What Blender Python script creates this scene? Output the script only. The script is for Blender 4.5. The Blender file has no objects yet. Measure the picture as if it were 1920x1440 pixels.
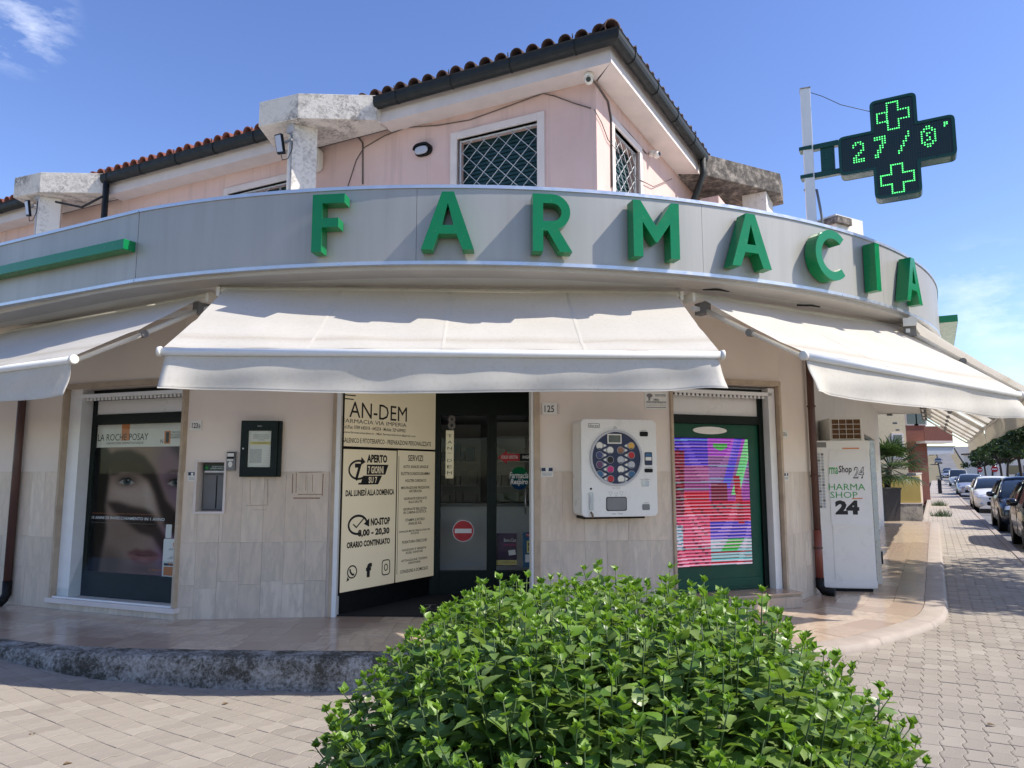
import bpy, bmesh, math, random
import numpy as np
from mathutils import Vector, Matrix, geometry
random.seed(7); np.random.seed(7)
R_ = math.radians
SC = bpy.context.scene
COL = SC.collection

# ------------------------------------------------------------------ camera
FPX, PITCH, EYE = 1360.0, math.atan(165 / 1360), 1.45
cd = bpy.data.cameras.new('camera'); cam = bpy.data.objects.new('camera', cd); COL.objects.link(cam)
cd.sensor_width = 36; cd.lens = 36 * FPX / 1920; cd.clip_end = 2000; cd.clip_start = .05
cam.location = (0, 0, EYE); cam.rotation_euler = (math.pi / 2 + PITCH, 0, 0)
SC.camera = cam
# ------------------------------------------------------------------ sky and sun
SUN_EL, SUN_AZ = R_(47.5), R_(102)            # azimuth clockwise from +Y
W = bpy.data.worlds.new('World'); SC.world = W; W.use_nodes = True
nt = W.node_tree; nt.nodes.clear()
def wn(t, **k):
    n = nt.nodes.new(t)
    for a, b in k.items(): setattr(n, a, b)
    return n
wo = wn('ShaderNodeOutputWorld'); wb = wn('ShaderNodeBackground')
sky = wn('ShaderNodeTexSky', sky_type='NISHITA', sun_disc=False)
sky.sun_elevation = SUN_EL; sky.sun_rotation = SUN_AZ; sky.air_density = 1.0; sky.dust_density = .35; sky.ozone_density = 2.5
wb.inputs[1].default_value = .15
tc = wn('ShaderNodeTexCoord'); mp = wn('ShaderNodeMapping'); mp.inputs['Scale'].default_value = (1, 1, 2.6)
mp.inputs['Location'].default_value = (.37, .15, .2)
nz = wn('ShaderNodeTexNoise'); nz.inputs['Scale'].default_value = 9; nz.inputs['Detail'].default_value = 9; nz.inputs['Roughness'].default_value = .62
rp = wn('ShaderNodeValToRGB'); rp.color_ramp.elements[0].position = .46; rp.color_ramp.elements[1].position = .72
mx = wn('ShaderNodeMix', data_type='RGBA'); mx.inputs[7].default_value = (6.6, 6.9, 7.4, 1)
ml = wn('ShaderNodeMath', operation='MULTIPLY'); ml.inputs[1].default_value = .75
nt.links.new(tc.outputs['Generated'], mp.inputs[0]); nt.links.new(mp.outputs[0], nz.inputs['Vector'])
acc = None
for (cx_, cy_, rad, amt) in ((25, 25, 4.0, .9), (1850, 545, 4.2, .38), (1900, 650, 5.0, .26), (-900, 300, 9, .8), (3600, 500, 9, .8)):      # a few scattered clouds
    dv = Vector(((cx_ - 960) / FPX, math.cos(PITCH) - (720 - cy_) / FPX * math.sin(PITCH), math.sin(PITCH) + (720 - cy_) / FPX * math.cos(PITCH))).normalized()
    dp = wn('ShaderNodeVectorMath', operation='DOT_PRODUCT'); dp.inputs[1].default_value = dv; nt.links.new(tc.outputs['Generated'], dp.inputs[0])
    mr = wn('ShaderNodeMapRange', interpolation_type='SMOOTHSTEP'); mr.inputs[1].default_value = math.cos(R_(rad)); mr.inputs[2].default_value = math.cos(R_(rad * .15)); mr.inputs[4].default_value = amt
    nt.links.new(dp.outputs['Value'], mr.inputs[0]); o_ = mr.outputs[0]
    if acc is not None:
        ad = wn('ShaderNodeMath', operation='ADD'); nt.links.new(acc, ad.inputs[0]); nt.links.new(o_, ad.inputs[1]); o_ = ad.outputs[0]
    acc = o_
cm = wn('ShaderNodeMath', operation='MULTIPLY'); nt.links.new(nz.outputs[0], rp.inputs[0]); nt.links.new(rp.outputs[0], cm.inputs[0]); nt.links.new(acc, cm.inputs[1]); nt.links.new(cm.outputs[0], ml.inputs[0]); nt.links.new(ml.outputs[0], mx.inputs[0])
hs = wn('ShaderNodeHueSaturation'); hs.inputs['Saturation'].default_value = 1.14; hs.inputs['Value'].default_value = 1.0; hs.inputs['Hue'].default_value = .516; nt.links.new(sky.outputs[0], hs.inputs['Color']); nt.links.new(hs.outputs[0], mx.inputs[6]); nt.links.new(mx.outputs[2], wb.inputs[0]); nt.links.new(wb.outputs[0], wo.inputs[0])
SUN_DIR = Vector((math.sin(SUN_AZ) * math.cos(SUN_EL), math.cos(SUN_AZ) * math.cos(SUN_EL), math.sin(SUN_EL)))
sl = bpy.data.lights.new('sun', 'SUN'); so = bpy.data.objects.new('sun', sl); COL.objects.link(so)
sl.energy = 4.3; sl.angle = R_(.53); sl.color = (1, .94, .84)
so.rotation_euler = (-SUN_DIR).to_track_quat('-Z', 'Y').to_euler(); so.location = (8, -4, 12)
vs = SC.view_settings; vs.view_transform = 'Standard'; vs.look = 'None'; vs.exposure = .60; vs.gamma = 1
SC.cycles.max_bounces = 7; SC.cycles.transparent_max_bounces = 12; SC.cycles.use_denoising = True

# ------------------------------------------------------------------ helpers
def ray(px, py):
    x, v = (px - 960) / FPX, (720 - py) / FPX
    return Vector((x, math.cos(PITCH) - v * math.sin(PITCH), math.sin(PITCH) + v * math.cos(PITCH)))
def at(px, py, d):                      # the point at distance d along +Y
    r = ray(px, py); t = d / r.y
    return Vector((r.x * t, d, EYE + r.z * t))
def on_z(px, py, z=0.0):
    r = ray(px, py); t = (z - EYE) / r.z
    return Vector((r.x * t, r.y * t, z))
class Fr:
    """wall frame: x along the wall to the right, y into the wall, z up"""
    def __init__(s, ox, oy, deg, oz=0.0):
        a = R_(deg); s.o = Vector((ox, oy, oz)); s.a = a
        s.x = Vector((math.cos(a), math.sin(a), 0)); s.y = Vector((-math.sin(a), math.cos(a), 0)); s.z = Vector((0, 0, 1))
    def w(s, x, y, z): return s.o + s.x * x + s.y * y + s.z * z
    def hit(s, px, py, n=0.0):          # where the sight line through a pixel meets the plane y = n -> (x, z)
        r = ray(px, py); c = Vector((0, 0, EYE))
        t = (s.o + s.y * n - c).dot(s.y) / r.dot(s.y)
        p = c + r * t - s.o
        return p.dot(s.x), p.dot(s.z)
    def sub(s, x, y, z, deg=0): 
        p = s.w(x, y, z); return Fr(p.x, p.y, math.degrees(s.a) + deg, p.z)
WORLD = Fr(0, 0, 0)

class MB:
    def __init__(s, fr=WORLD): s.f = fr; s.v = []; s.q = []; s.c = None; s.sm = []
    def V(s, x, y, z): s.v.append(tuple(s.f.w(x, y, z))); return len(s.v) - 1
    def F(s, *i, smooth=False): s.q.append(tuple(i)); s.sm.append(smooth)
    def hexa(s, p, smooth=False):       # 8 local points: bottom 4 (ccw), top 4
        i = [s.V(*a) for a in p]
        for f in ((0, 3, 2, 1), (4, 5, 6, 7), (0, 1, 5, 4), (1, 2, 6, 5), (2, 3, 7, 6), (3, 0, 4, 7)): s.F(*[i[k] for k in f], smooth=smooth)
        return s
    def box(s, x0, x1, y0, y1, z0, z1):
        return s.hexa([(x0, y0, z0), (x1, y0, z0), (x1, y1, z0), (x0, y1, z0), (x0, y0, z1), (x1, y0, z1), (x1, y1, z1), (x0, y1, z1)])
    def prism(s, loops, y0, y1, plane='xz'):   # loops: list of 2D loops (first outer, others holes); extruded between y0 (front) and y1
        if isinstance(loops[0][0], (int, float)): loops = [loops]
        g = {'xz': lambda a, b, c: (a, c, b), 'xy': lambda a, b, c: (a, b, c), 'yz': lambda a, b, c: (c, a, b)}[plane]
        flat = [p for l in loops for p in l]; n = len(flat)
        A = [s.V(*g(p[0], p[1], y0)) for p in flat]; B = [s.V(*g(p[0], p[1], y1)) for p in flat]
        if len(loops) == 1: tris = [list(range(n))]
        else: tris = [list(t) for t in geometry.tessellate_polygon([[Vector((p[0], p[1], 0)) for p in l] for l in loops])]
        for t in tris: s.F(*[A[k] for k in t]); s.F(*[B[k] for k in reversed(t)])
        o = 0
        for l in loops:
            m = len(l)
            for k in range(m):
                a, b = o + k, o + (k + 1) % m; s.F(A[b], A[a], B[a], B[b])
            o += m
        return s
    def tube(s, pts, r, n=8, cap=True):
        P = [Vector(p) for p in pts]; rs = r if isinstance(r, (list, tuple)) else [r] * len(P)
        rings = []; up = None
        for i, p in enumerate(P):
            d = (P[min(i + 1, len(P) - 1)] - P[max(i - 1, 0)]).normalized()
            if up is None: up = Vector((0, 0, 1)) if abs(d.z) < .9 else Vector((1, 0, 0))
            a = d.cross(up).normalized(); b = a.cross(d).normalized(); up = b
            rings.append([s.V(*(p + (a * math.cos(2 * math.pi * k / n) + b * math.sin(2 * math.pi * k / n)) * rs[i])) for k in range(n)])
        for i in range(len(P) - 1):
            for k in range(n): s.F(rings[i][k], rings[i][(k + 1) % n], rings[i + 1][(k + 1) % n], rings[i + 1][k], smooth=True)
        if cap: s.F(*reversed(rings[0])); s.F(*rings[-1])
        return s
    def disc(s, c, r, axis='y', t=.01, n=24, rx=None):   # flat cylinder
        rx = rx or r; pr = []
        for k in range(n):
            a = 2 * math.pi * k / n; pr.append((math.cos(a) * rx, math.sin(a) * r))
        if axis == 'y': return s.prism([(c[0] + p[0], c[2] + p[1]) for p in pr], c[1], c[1] + t)
        if axis == 'z': return s.prism([(c[0] + p[0], c[1] + p[1]) for p in pr], c[2], c[2] + t, 'xy')
        return s.prism([(c[1] + p[0], c[2] + p[1]) for p in pr], c[0], c[0] + t, 'yz')
    def lathe(s, c, prof, axis='z', n=20):               # prof: (radius, height along axis)
        rings = []
        for r, h in prof:
            ring = []
            for k in range(n):
                a = 2 * math.pi * k / n; u, w = r * math.cos(a), r * math.sin(a)
                ring.append(s.V(*{'z': (c[0] + u, c[1] + w, c[2] + h), 'y': (c[0] + u, c[1] + h, c[2] + w), 'x': (c[0] + h, c[1] + u, c[2] + w)}[axis]))
            rings.append(ring)
        for i in range(len(rings) - 1):
            for k in range(n): s.F(rings[i][k], rings[i][(k + 1) % n], rings[i + 1][(k + 1) % n], rings[i + 1][k], smooth=True)
        s.F(*reversed(rings[0])); s.F(*rings[-1])
        return s
    def grid(s, fn, nu, nv, smooth=True):
        I = [[s.V(*fn(i / nu, j / nv)) for i in range(nu + 1)] for j in range(nv + 1)]
        for j in range(nv):
            for i in range(nu): s.F(I[j][i], I[j][i + 1], I[j + 1][i + 1], I[j + 1][i], smooth=smooth)
        return s
    def build(s, name, mat, parent=None, fix=True, bevel=0, solid=0):
        me = bpy.data.meshes.new(name)
        base = Vector((0, 0, 0))
        if parent is None and s.v:
            a = np.array(s.v); base = Vector(((a[:, 0].min() + a[:, 0].max()) / 2, (a[:, 1].min() + a[:, 1].max()) / 2, a[:, 2].min()))
        me.from_pydata([(v[0] - base.x, v[1] - base.y, v[2] - base.z) for v in s.v], [], s.q)
        me.polygons.foreach_set('use_smooth', s.sm)
        if fix:
            bm = bmesh.new(); bm.from_mesh(me); bmesh.ops.recalc_face_normals(bm, faces=bm.faces); bm.to_mesh(me); bm.free()
        if mat: me.materials.append(M[mat] if isinstance(mat, str) else mat)
        if s.c is not None:
            at_ = me.color_attributes.new('Col', 'FLOAT_COLOR', 'POINT'); at_.data.foreach_set('color', np.asarray(s.c, dtype=np.float32).ravel())
        o = bpy.data.objects.new(name, me); COL.objects.link(o); o.location = base
        adopt(o, parent)
        if bevel:
            b = o.modifiers.new('bevel', 'BEVEL'); b.width = bevel; b.segments = 2; b.limit_method = 'ANGLE'; b.angle_limit = R_(40)
        if solid:
            b = o.modifiers.new('solid', 'SOLIDIFY'); b.thickness = solid; b.offset = 0
        return o
ROOT = {}
def adopt(o, parent):
    if parent is None: return
    o.parent = parent
    if parent.type == 'EMPTY': o.matrix_parent_inverse = Matrix.Translation(-parent.location)
def thing(name, label, cat, loc, group=None):
    o = bpy.data.objects.new(name, None); COL.objects.link(o); o.location = Vector(loc); o.empty_display_size = .1
    return tag(o, label, cat, group)
def tag(o, label, cat, group=None, kind=None):
    if label: o['label'] = label
    if cat: o['category'] = cat
    if group: o['group'] = group
    if kind: o['kind'] = kind
    return o
def struct(o): o['kind'] = 'structure'; return o
def stuff(o): o['kind'] = 'stuff'; return o
def rrect(x0, x1, z0, z1, r, n=5):
    p = []
    for cx, cz, a0 in ((x1 - r, z1 - r, 0), (x0 + r, z1 - r, 90), (x0 + r, z0 + r, 180), (x1 - r, z0 + r, 270)):
        for k in range(n + 1):
            a = R_(a0 + 90 * k / n); p.append((cx + r * math.cos(a), cz + r * math.sin(a)))
    return p
_tc = {}
def text(body, fr, y, x0, x1, z0, z1, mat, parent, name='lettering', bold=0.0, depth=.0012, shear=0):
    """flat lettering filling the rectangle x0..x1, z0..z1 on the plane y of a frame"""
    key = (body, bold, shear)
    if key not in _tc:
        cu = bpy.data.curves.new('t', 'FONT'); cu.body = body; cu.resolution_u = 2; cu.offset = bold; cu.shear = shear
        cu.align_x = 'CENTER'; cu.space_line = .95
        ob = bpy.data.objects.new('t', cu); COL.objects.link(ob)
        dg = bpy.context.evaluated_depsgraph_get(); dg.update()
        me = bpy.data.meshes.new_from_object(ob.evaluated_get(dg))
        _tc[key] = ([tuple(v.co) for v in me.vertices], [tuple(p.vertices) for p in me.polygons])
        bpy.data.objects.remove(ob); bpy.data.curves.remove(cu); bpy.data.meshes.remove(me)
    vs_, fs = _tc[key]
    a = np.array(vs_); mn, mxx = a.min(0), a.max(0); d = np.maximum(mxx - mn, 1e-6)
    mb = MB(fr)
    for v in vs_: mb.V(x0 + (v[0] - mn[0]) / d[0] * (x1 - x0), y - depth, z0 + (v[1] - mn[1]) / d[1] * (z1 - z0))
    for f in fs: mb.F(*f)
    return mb.build(name, mat, parent, fix=False)
def textpx(body, fr, y, px, mat, parent, **k):      # px: left, top, right, bottom of the words in the photograph, on that wall plane
    a, b, c, d = px; x0, x1 = fr.hit(a, (b + d) / 2, y)[0], fr.hit(c, (b + d) / 2, y)[0]
    z1 = min(fr.hit(a, b, y)[1], fr.hit(c, b, y)[1]); z0 = max(fr.hit(a, d, y)[1], fr.hit(c, d, y)[1])
    if z1 - z0 < .25 * (fr.hit(a, b, y)[1] - fr.hit(a, d, y)[1]): m = (z0 + z1) / 2; h = .2 * (fr.hit(a, b, y)[1] - fr.hit(a, d, y)[1]); z0, z1 = m - h, m + h
    return text(body, fr, y, x0, x1, z0, z1, mat, parent, **k)

# ------------------------------------------------------------------ materials
M = {}
def lin(r, g, b):
    f = lambda c: (c / 255 / 12.92) if c / 255 <= .04045 else ((c / 255 + .055) / 1.055) ** 2.4
    return (f(r), f(g), f(b), 1)
class NT:
    def __init__(s, name):
        s.m = bpy.data.materials.new(name); s.m.use_nodes = True; s.t = s.m.node_tree; s.t.nodes.clear(); M[name] = s.m
        s.out = s.n('ShaderNodeOutputMaterial'); s.b = s.n('ShaderNodeBsdfPrincipled'); s.l(s.b.outputs[0], s.out.inputs[0])
        s.co = s.n('ShaderNodeTexCoord'); s.oi = None
    def n(s, t, **k):
        x = s.t.nodes.new(t)
        for a, b in k.items(): setattr(x, a, b)
        return x
    def l(s, a, b): s.t.links.new(a, b)
    def noise(s, scale, detail=4, rough=.55, vec=None, stretch=None):
        x = s.n('ShaderNodeTexNoise'); x.inputs['Scale'].default_value = scale; x.inputs['Detail'].default_value = detail; x.inputs['Roughness'].default_value = rough
        v = vec or s.co.outputs['Object']
        if stretch:
            mp = s.n('ShaderNodeMapping'); mp.inputs['Scale'].default_value = stretch; s.l(v, mp.inputs[0]); v = mp.outputs[0]
        s.l(v, x.inputs['Vector']); return x.outputs[0]
    def ramp(s, fac, stops, interp='LINEAR'):
        r = s.n('ShaderNodeValToRGB'); e = r.color_ramp.elements; r.color_ramp.interpolation = interp
        while len(e) < len(stops): e.new(.5)
        for k, (p, c) in enumerate(stops): e[k].position = p; e[k].color = c if len(c) == 4 else (*c, 1)
        s.l(fac, r.inputs[0]); return r.outputs[0]
    def mix(s, fac, a, b, mode='MIX'):
        x = s.n('ShaderNodeMix', data_type='RGBA', blend_type=mode)
        for sock, val in ((x.inputs[0], fac), (x.inputs[6], a), (x.inputs[7], b)):
            if hasattr(val, 'links') or hasattr(val, 'is_linked'): s.l(val, sock)
            else: sock.default_value = val
        return x.outputs[2]
    def math(s, op, a, b=0.0):
        x = s.n('ShaderNodeMath', operation=op)
        for sock, val in ((x.inputs[0], a), (x.inputs[1], b)):
            if hasattr(val, 'is_linked'): s.l(val, sock)
            else: sock.default_value = val
        return x.outputs[0]
    def rnd(s):
        if s.oi is None: s.oi = s.n('ShaderNodeObjectInfo')
        return s.oi.outputs['Random']
    def bump(s, h, strength=.3, dist=.01):
        b = s.n('ShaderNodeBump'); b.inputs['Strength'].default_value = strength; b.inputs['Distance'].default_value = dist
        s.l(h, b.inputs['Height']); s.l(b.outputs[0], s.b.inputs['Normal'])
    def set(s, color=None, rough=None, metal=None, spec=None, em=None, es=0):
        i = s.b.inputs
        for k, v in (('Base Color', color), ('Roughness', rough), ('Metallic', metal), ('Specular IOR Level', spec), ('Emission Color', em)):
            if v is None: continue
            if hasattr(v, 'is_linked'): s.l(v, i[k])
            else: i[k].default_value = v
        if es: i['Emission Strength'].default_value = es
        return s
def sc(c, k): return (min(c[0] * k, 1), min(c[1] * k, 1), min(c[2] * k, 1), 1)
def plain(name, c, rough=.5, metal=0, var=.12, scale=9, bump=.0, spec=.5):
    t = NT(name); n = t.noise(scale, 5)
    t.set(t.ramp(n, [(.3, sc(c, 1 - var)), (.7, sc(c, 1 + var))]), None, metal, spec)
    n2 = t.noise(scale * 2.3, 3); t.set(rough=t.ramp(n2, [(.3, (max(rough - .08, .03),) * 3), (.7, (min(rough + .1, 1),) * 3)]))
    if bump: t.bump(t.noise(scale * 6, 4), bump, .01)
    return t
plain('plaster', lin(226, 213, 200), .85, var=.05, scale=1.7, bump=.12)
plain('plaster_white', lin(222, 220, 216), .8, var=.04, scale=2)
plain('plaster_trim', lin(214, 203, 196), .85, var=.06, scale=4, bump=.1)
plain('dark_green', lin(12, 26, 22), .4, var=.1, spec=.22)
plain('door_green', lin(8, 72, 54), .38, var=.12, scale=4, spec=.3)
plain('gutter', lin(20, 25, 23), .6, var=.22, scale=5)
plain('letter_green', (.001, .19, .055, 1), .18, var=.05)
plain('aluminium', lin(200, 203, 208), .35, .75, var=.05)
plain('white_metal', lin(226, 226, 224), .35, var=.03)
t = plain('machine_white', lin(224, 223, 219), .32, var=.04, scale=3); n_ = t.noise(6, 7, .65); t.set(t.mix(t.math('MULTIPLY', t.ramp(n_, [(.55, (0, 0, 0)), (.75, (1, 1, 1))]), .3), lin(224, 223, 219), lin(176, 166, 152)))
plain('white_plastic', lin(222, 218, 208), .45, var=.05)
plain('black', lin(14, 14, 15), .55, var=.2, spec=.25)
plain('black_gloss', lin(10, 11, 12), .12, var=.1)
plain('ink', lin(26, 26, 28), .6, var=.05)
plain('ink_white', lin(225, 225, 225), .6, var=.03)
plain('ink_grey', lin(120, 120, 118), .6, var=.05)
plain('ink_green', lin(40, 150, 62), .5, var=.05)
plain('ink_orange', lin(205, 120, 60), .5, var=.05)
plain('ink_red', lin(176, 24, 34), .45, var=.05)
plain('ink_blue', lin(14, 27, 66), .4, var=.08)
plain('paper', lin(222, 220, 212), .7, var=.04)
plain('paper_yellow', lin(214, 200, 120), .7, var=.04)
plain('steel', lin(165, 168, 172), .3, .9, var=.06)
plain('cable', lin(92, 82, 78), .6, var=.1)
plain('cable_black', lin(24, 24, 25), .6, var=.1)
plain('brown_pipe', lin(84, 56, 50), .4, var=.14, scale=4)
plain('red_pipe', lin(120, 62, 52), .4, var=.12, scale=4)
plain('grille_white', lin(200, 202, 204), .45, .1, var=.06)
plain('shutter_green', lin(22, 62, 66), .5, var=.1)
plain('grey_plastic', lin(120, 120, 120), .5, var=.06)
plain('mat_black', lin(16, 16, 18), .95, var=.2, scale=40)
plain('bracket_green', lin(6, 62, 46), .3, var=.08)
plain('yellow_wall', lin(172, 150, 84), .85, var=.06, scale=2)
plain('pot_dark', lin(52, 50, 54), .5, var=.06)
plain('brick_red', lin(124, 78, 66), .85, var=.1)
plain('cream_wall', lin(200, 184, 152), .85, var=.06)
plain('tyre', lin(26, 26, 27), .85, var=.1)
plain('trunk', lin(62, 52, 46), .9, var=.3, scale=6, bump=.3)
plain('stone_kerb', lin(158, 146, 135), .8, var=.12, scale=5, bump=.2)
plain('beam_grey', lin(186, 180, 172), .85, var=.1, scale=1.5)
plain('led_black', lin(8, 22, 26), .35, var=.1)
plain('travertine', lin(176, 158, 136), .7, var=.16, scale=7, bump=.25)
plain('glue', lin(150, 122, 100), .9, var=.3, scale=60)
plain('sea_blue', lin(40, 92, 130), .4, var=.06)
plain('magenta', lin(190, 30, 110), .4, var=.06)
plain('shelf_box', lin(190, 186, 178), .6, var=.3, scale=3)
# weathered / special ones
t = NT('pink_plaster'); n1 = t.noise(1.3, 6); n2 = t.noise(14, 5, stretch=(1, 1, .25))
c = t.mix(t.ramp(n1, [(.35, (0, 0, 0)), (.7, (1, 1, 1))]), lin(212, 180, 170), lin(220, 192, 182)); c = t.mix(t.math('MULTIPLY', n2, .22), c, lin(192, 164, 156)); st_ = t.noise(5, 7, .65, stretch=(1.6, 1.6, .08)); c = t.mix(t.math('MULTIPLY', t.ramp(st_, [(.52, (0, 0, 0)), (.72, (1, 1, 1))]), .35), c, lin(150, 128, 120))
t.set(c, .9); t.bump(t.noise(60, 3), .15, .006)
t = NT('concrete'); n1 = t.noise(5, 9, .68); n2 = t.noise(26, 6, .7); n3 = t.noise(1.6, 3)
s_ = t.ramp(t.math('ADD', t.math('MULTIPLY', n1, .6), t.math('MULTIPLY', n2, .5)), [(.50, (0, 0, 0)), (.63, (1, 1, 1))])
s2 = t.math('MULTIPLY', s_, t.ramp(n3, [(.40, (.12, .12, .12)), (.62, (.85, .85, .85))]))
t.set(t.mix(s2, lin(222, 214, 202), lin(72, 68, 64)), .9); t.bump(n2, .5, .02)
t = NT('concrete_grey'); n1 = t.noise(4, 8, .65); n2 = t.noise(30, 5, .7)
t.set(t.mix(t.ramp(t.math('MULTIPLY', n1, n2), [(.2, (0, 0, 0)), (.36, (1, 1, 1))]), lin(176, 166, 154), lin(112, 106, 100)), .9); t.bump(n2, .35, .015)
t = NT('slab_dark'); n1 = t.noise(7, 8, .7); t.set(t.ramp(n1, [(.35, lin(60, 56, 52)), (.5, lin(98, 92, 86)), (.68, lin(168, 158, 146))]), .95); t.bump(t.noise(30, 5), .5, .02)
t = NT('kerb_lichen'); n1 = t.noise(4.5, 12, .75); n2 = t.noise(38, 8, .75); n3 = t.noise(120, 4, .7)
k_ = t.ramp(t.math('ADD', t.math('MULTIPLY', n1, .62), t.math('MULTIPLY', n2, .42)), [(.44, (0, 0, 0)), (.57, (1, 1, 1))])
c = t.mix(k_, lin(172, 169, 164), lin(66, 62, 52)); c = t.mix(t.ramp(n3, [(.5, (0, 0, 0)), (.7, (.6, .6, .6))]), c, lin(128, 124, 112))
t.set(c, .95); t.bump(n2, .7, .03)
t = NT('silver_panel'); n1 = t.noise(3, 3, stretch=(1, 1, .12)); n2 = t.noise(240, 2)
t.set(t.mix(t.math('MULTIPLY', t.ramp(t.noise(7, 6, .6, stretch=(1, 1, .06)), [(.45, (0, 0, 0)), (.75, (1, 1, 1))]), .22), t.ramp(n1, [(.3, lin(166, 162, 154)), (.7, lin(174, 170, 162))]), lin(120, 116, 108)), t.ramp(n2, [(.3, (.36,) * 3), (.7, (.46,) * 3)]), .26); t.bump(n2, .06, .001)
def marble(name, c0, c1, c2, rough, vein):
    t = NT(name)
    off = t.n('ShaderNodeVectorMath', operation='SCALE'); cx = t.n('ShaderNodeCombineXYZ'); r = t.rnd()
    for k in range(3): t.l(r, cx.inputs[k])
    t.l(cx.outputs[0], off.inputs[0]); off.inputs['Scale'].default_value = 37
    ad = t.n('ShaderNodeVectorMath', operation='ADD'); t.l(t.co.outputs['Object'], ad.inputs[0]); t.l(off.outputs[0], ad.inputs[1]); vec = ad.outputs[0]
    base = t.ramp(r, [(0, c0), (.5, c1), (1, c2)])
    v1 = t.noise(2.6, 8, .62, vec, (2.2, 2.2, .7)); v2 = t.noise(9, 6, .6, vec, (2.5, 2.5, .35))
    ve = t.ramp(v1, [(.42, (0, 0, 0)), (.5, (1, 1, 1)), (.56, (0, 0, 0))])
    c = t.mix(t.math('MULTIPLY', ve, vein), base, sc(c2, .62)); c = t.mix(t.ramp(v2, [(.4, (0, 0, 0)), (.75, (vein * .8,) * 3)]), c, sc(c1, .72))
    t.set(c, t.ramp(v2, [(.3, (rough,) * 3), (.8, (rough + .15,) * 3)])); return t
marble('marble', lin(217, 200, 180), lin(208, 189, 169), lin(223, 207, 188), .34, .38)
marble('marble_grey', lin(212, 197, 179), lin(203, 187, 169), lin(219, 206, 189), .34, .55)
marble('floor_marble', lin(176, 150, 130), lin(190, 168, 148), lin(212, 192, 168), .13, .6)
t = NT('canvas'); n1 = t.noise(2.2, 6); n2 = t.noise(420, 2); n3 = t.noise(30, 5, .65)
c = t.mix(t.ramp(n1, [(.35, (0, 0, 0)), (.7, (1, 1, 1))]), lin(222, 217, 206), lin(229, 224, 214)); c = t.mix(t.math('MULTIPLY', t.ramp(n3, [(.5, (0, 0, 0)), (.75, (1, 1, 1))]), .25), c, lin(190, 177, 155))
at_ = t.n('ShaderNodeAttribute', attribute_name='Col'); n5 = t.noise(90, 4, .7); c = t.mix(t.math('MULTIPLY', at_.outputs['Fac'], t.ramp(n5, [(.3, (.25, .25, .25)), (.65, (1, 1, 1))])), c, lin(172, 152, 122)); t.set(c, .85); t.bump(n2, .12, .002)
tr = t.n('ShaderNodeBsdfTranslucent'); t.l(c, tr.inputs[0]); ms = t.n('ShaderNodeMixShader'); ms.inputs[0].default_value = .36
t.l(t.b.outputs[0], ms.inputs[1]); t.l(tr.outputs[0], ms.inputs[2]); t.l(ms.outputs[0], t.out.inputs[0])
t = NT('paver'); pa = t.n('ShaderNodeAttribute', attribute_name='Col'); r = t.math('FRACT', t.math('ADD', t.rnd(), pa.outputs['Fac'])); n1 = t.noise(160, 3, .7); n2 = t.noise(1.1, 5)
c = t.ramp(r, [(0, lin(124, 116, 106)), (.15, lin(135, 127, 116)), (.85, lin(146, 138, 126)), (1, lin(156, 148, 136))])
c = t.mix(t.ramp(n1, [(.35, (0, 0, 0)), (.75, (.8, .8, .8))]), c, lin(172, 161, 148)); c = t.mix(t.ramp(n2, [(.4, (0, 0, 0)), (.7, (.35, .35, .35))]), c, lin(118, 109, 100))
t.set(c, .9); t.bump(n1, .4, .004)
plain('joint', lin(120, 112, 101), .95, var=.2, scale=20)
t = NT('asphalt'); n1 = t.noise(60, 4, .7); n2 = t.noise(.6, 5); t.set(t.mix(t.ramp(n2, [(.3, (0, 0, 0)), (.7, (1, 1, 1))]), lin(92, 91, 92), lin(120, 118, 116)), .9); t.bump(n1, .3, .01)
def tile_mat(name, a, b, d):
    t = NT(name); r = t.rnd(); n = t.noise(9, 6, .65); c = t.mix(r, a, b); c = t.mix(t.ramp(n, [(.4, (0, 0, 0)), (.7, (.75, .75, .75))]), c, d); t.set(c, .85); t.bump(t.noise(40, 4), .3, .01)
tile_mat('roof_tile', lin(158, 92, 76), lin(140, 82, 70), lin(96, 70, 62))
tile_mat('roof_tile_old', lin(98, 70, 61), lin(84, 62, 55), lin(52, 46, 43))
t = NT('glass'); g = t.n('ShaderNodeBsdfGlossy'); g.inputs['Roughness'].default_value = .02; g.inputs[0].default_value = (.95, .97, .97, 1)
tp = t.n('ShaderNodeBsdfTransparent'); tp.inputs[0].default_value = (.94, .955, .95, 1); fr_ = t.n('ShaderNodeLayerWeight'); fr_.inputs[0].default_value = .5
ms = t.n('ShaderNodeMixShader'); t.l(t.math('ADD', t.math('MULTIPLY', t.math('POWER', fr_.outputs['Facing'], 5), .45), .007), ms.inputs[0]); t.l(tp.outputs[0], ms.inputs[1]); t.l(g.outputs[0], ms.inputs[2]); t.l(ms.outputs[0], t.out.inputs[0])
t = NT('car_glass'); t.set((.02, .03, .04, 1), .04, 0, .9)
def emit(name, c, s, base=None):
    t = NT(name); t.set(base or (.02, .02, .02, 1), .4, em=c, es=s)
emit('led_green', (.10, 1.0, .22, 1), 1.5); emit('led_dim', (.02, .16, .08, 1), .35)
t = NT('lightbox'); n = t.noise(1.4, 3); t.set(lin(214, 204, 180), .35, em=t.ramp(n, [(.3, lin(206, 190, 154)), (.7, lin(218, 204, 172))]), es=.15)
t = NT('print'); a = t.n('ShaderNodeAttribute', attribute_name='Col'); t.set(a.outputs[0], .75, spec=.08)
t = NT('screen'); a = t.n('ShaderNodeAttribute', attribute_name='Col'); t.set((.01, .01, .01, 1), .6, spec=.1, em=a.outputs[0], es=.6)
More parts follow.
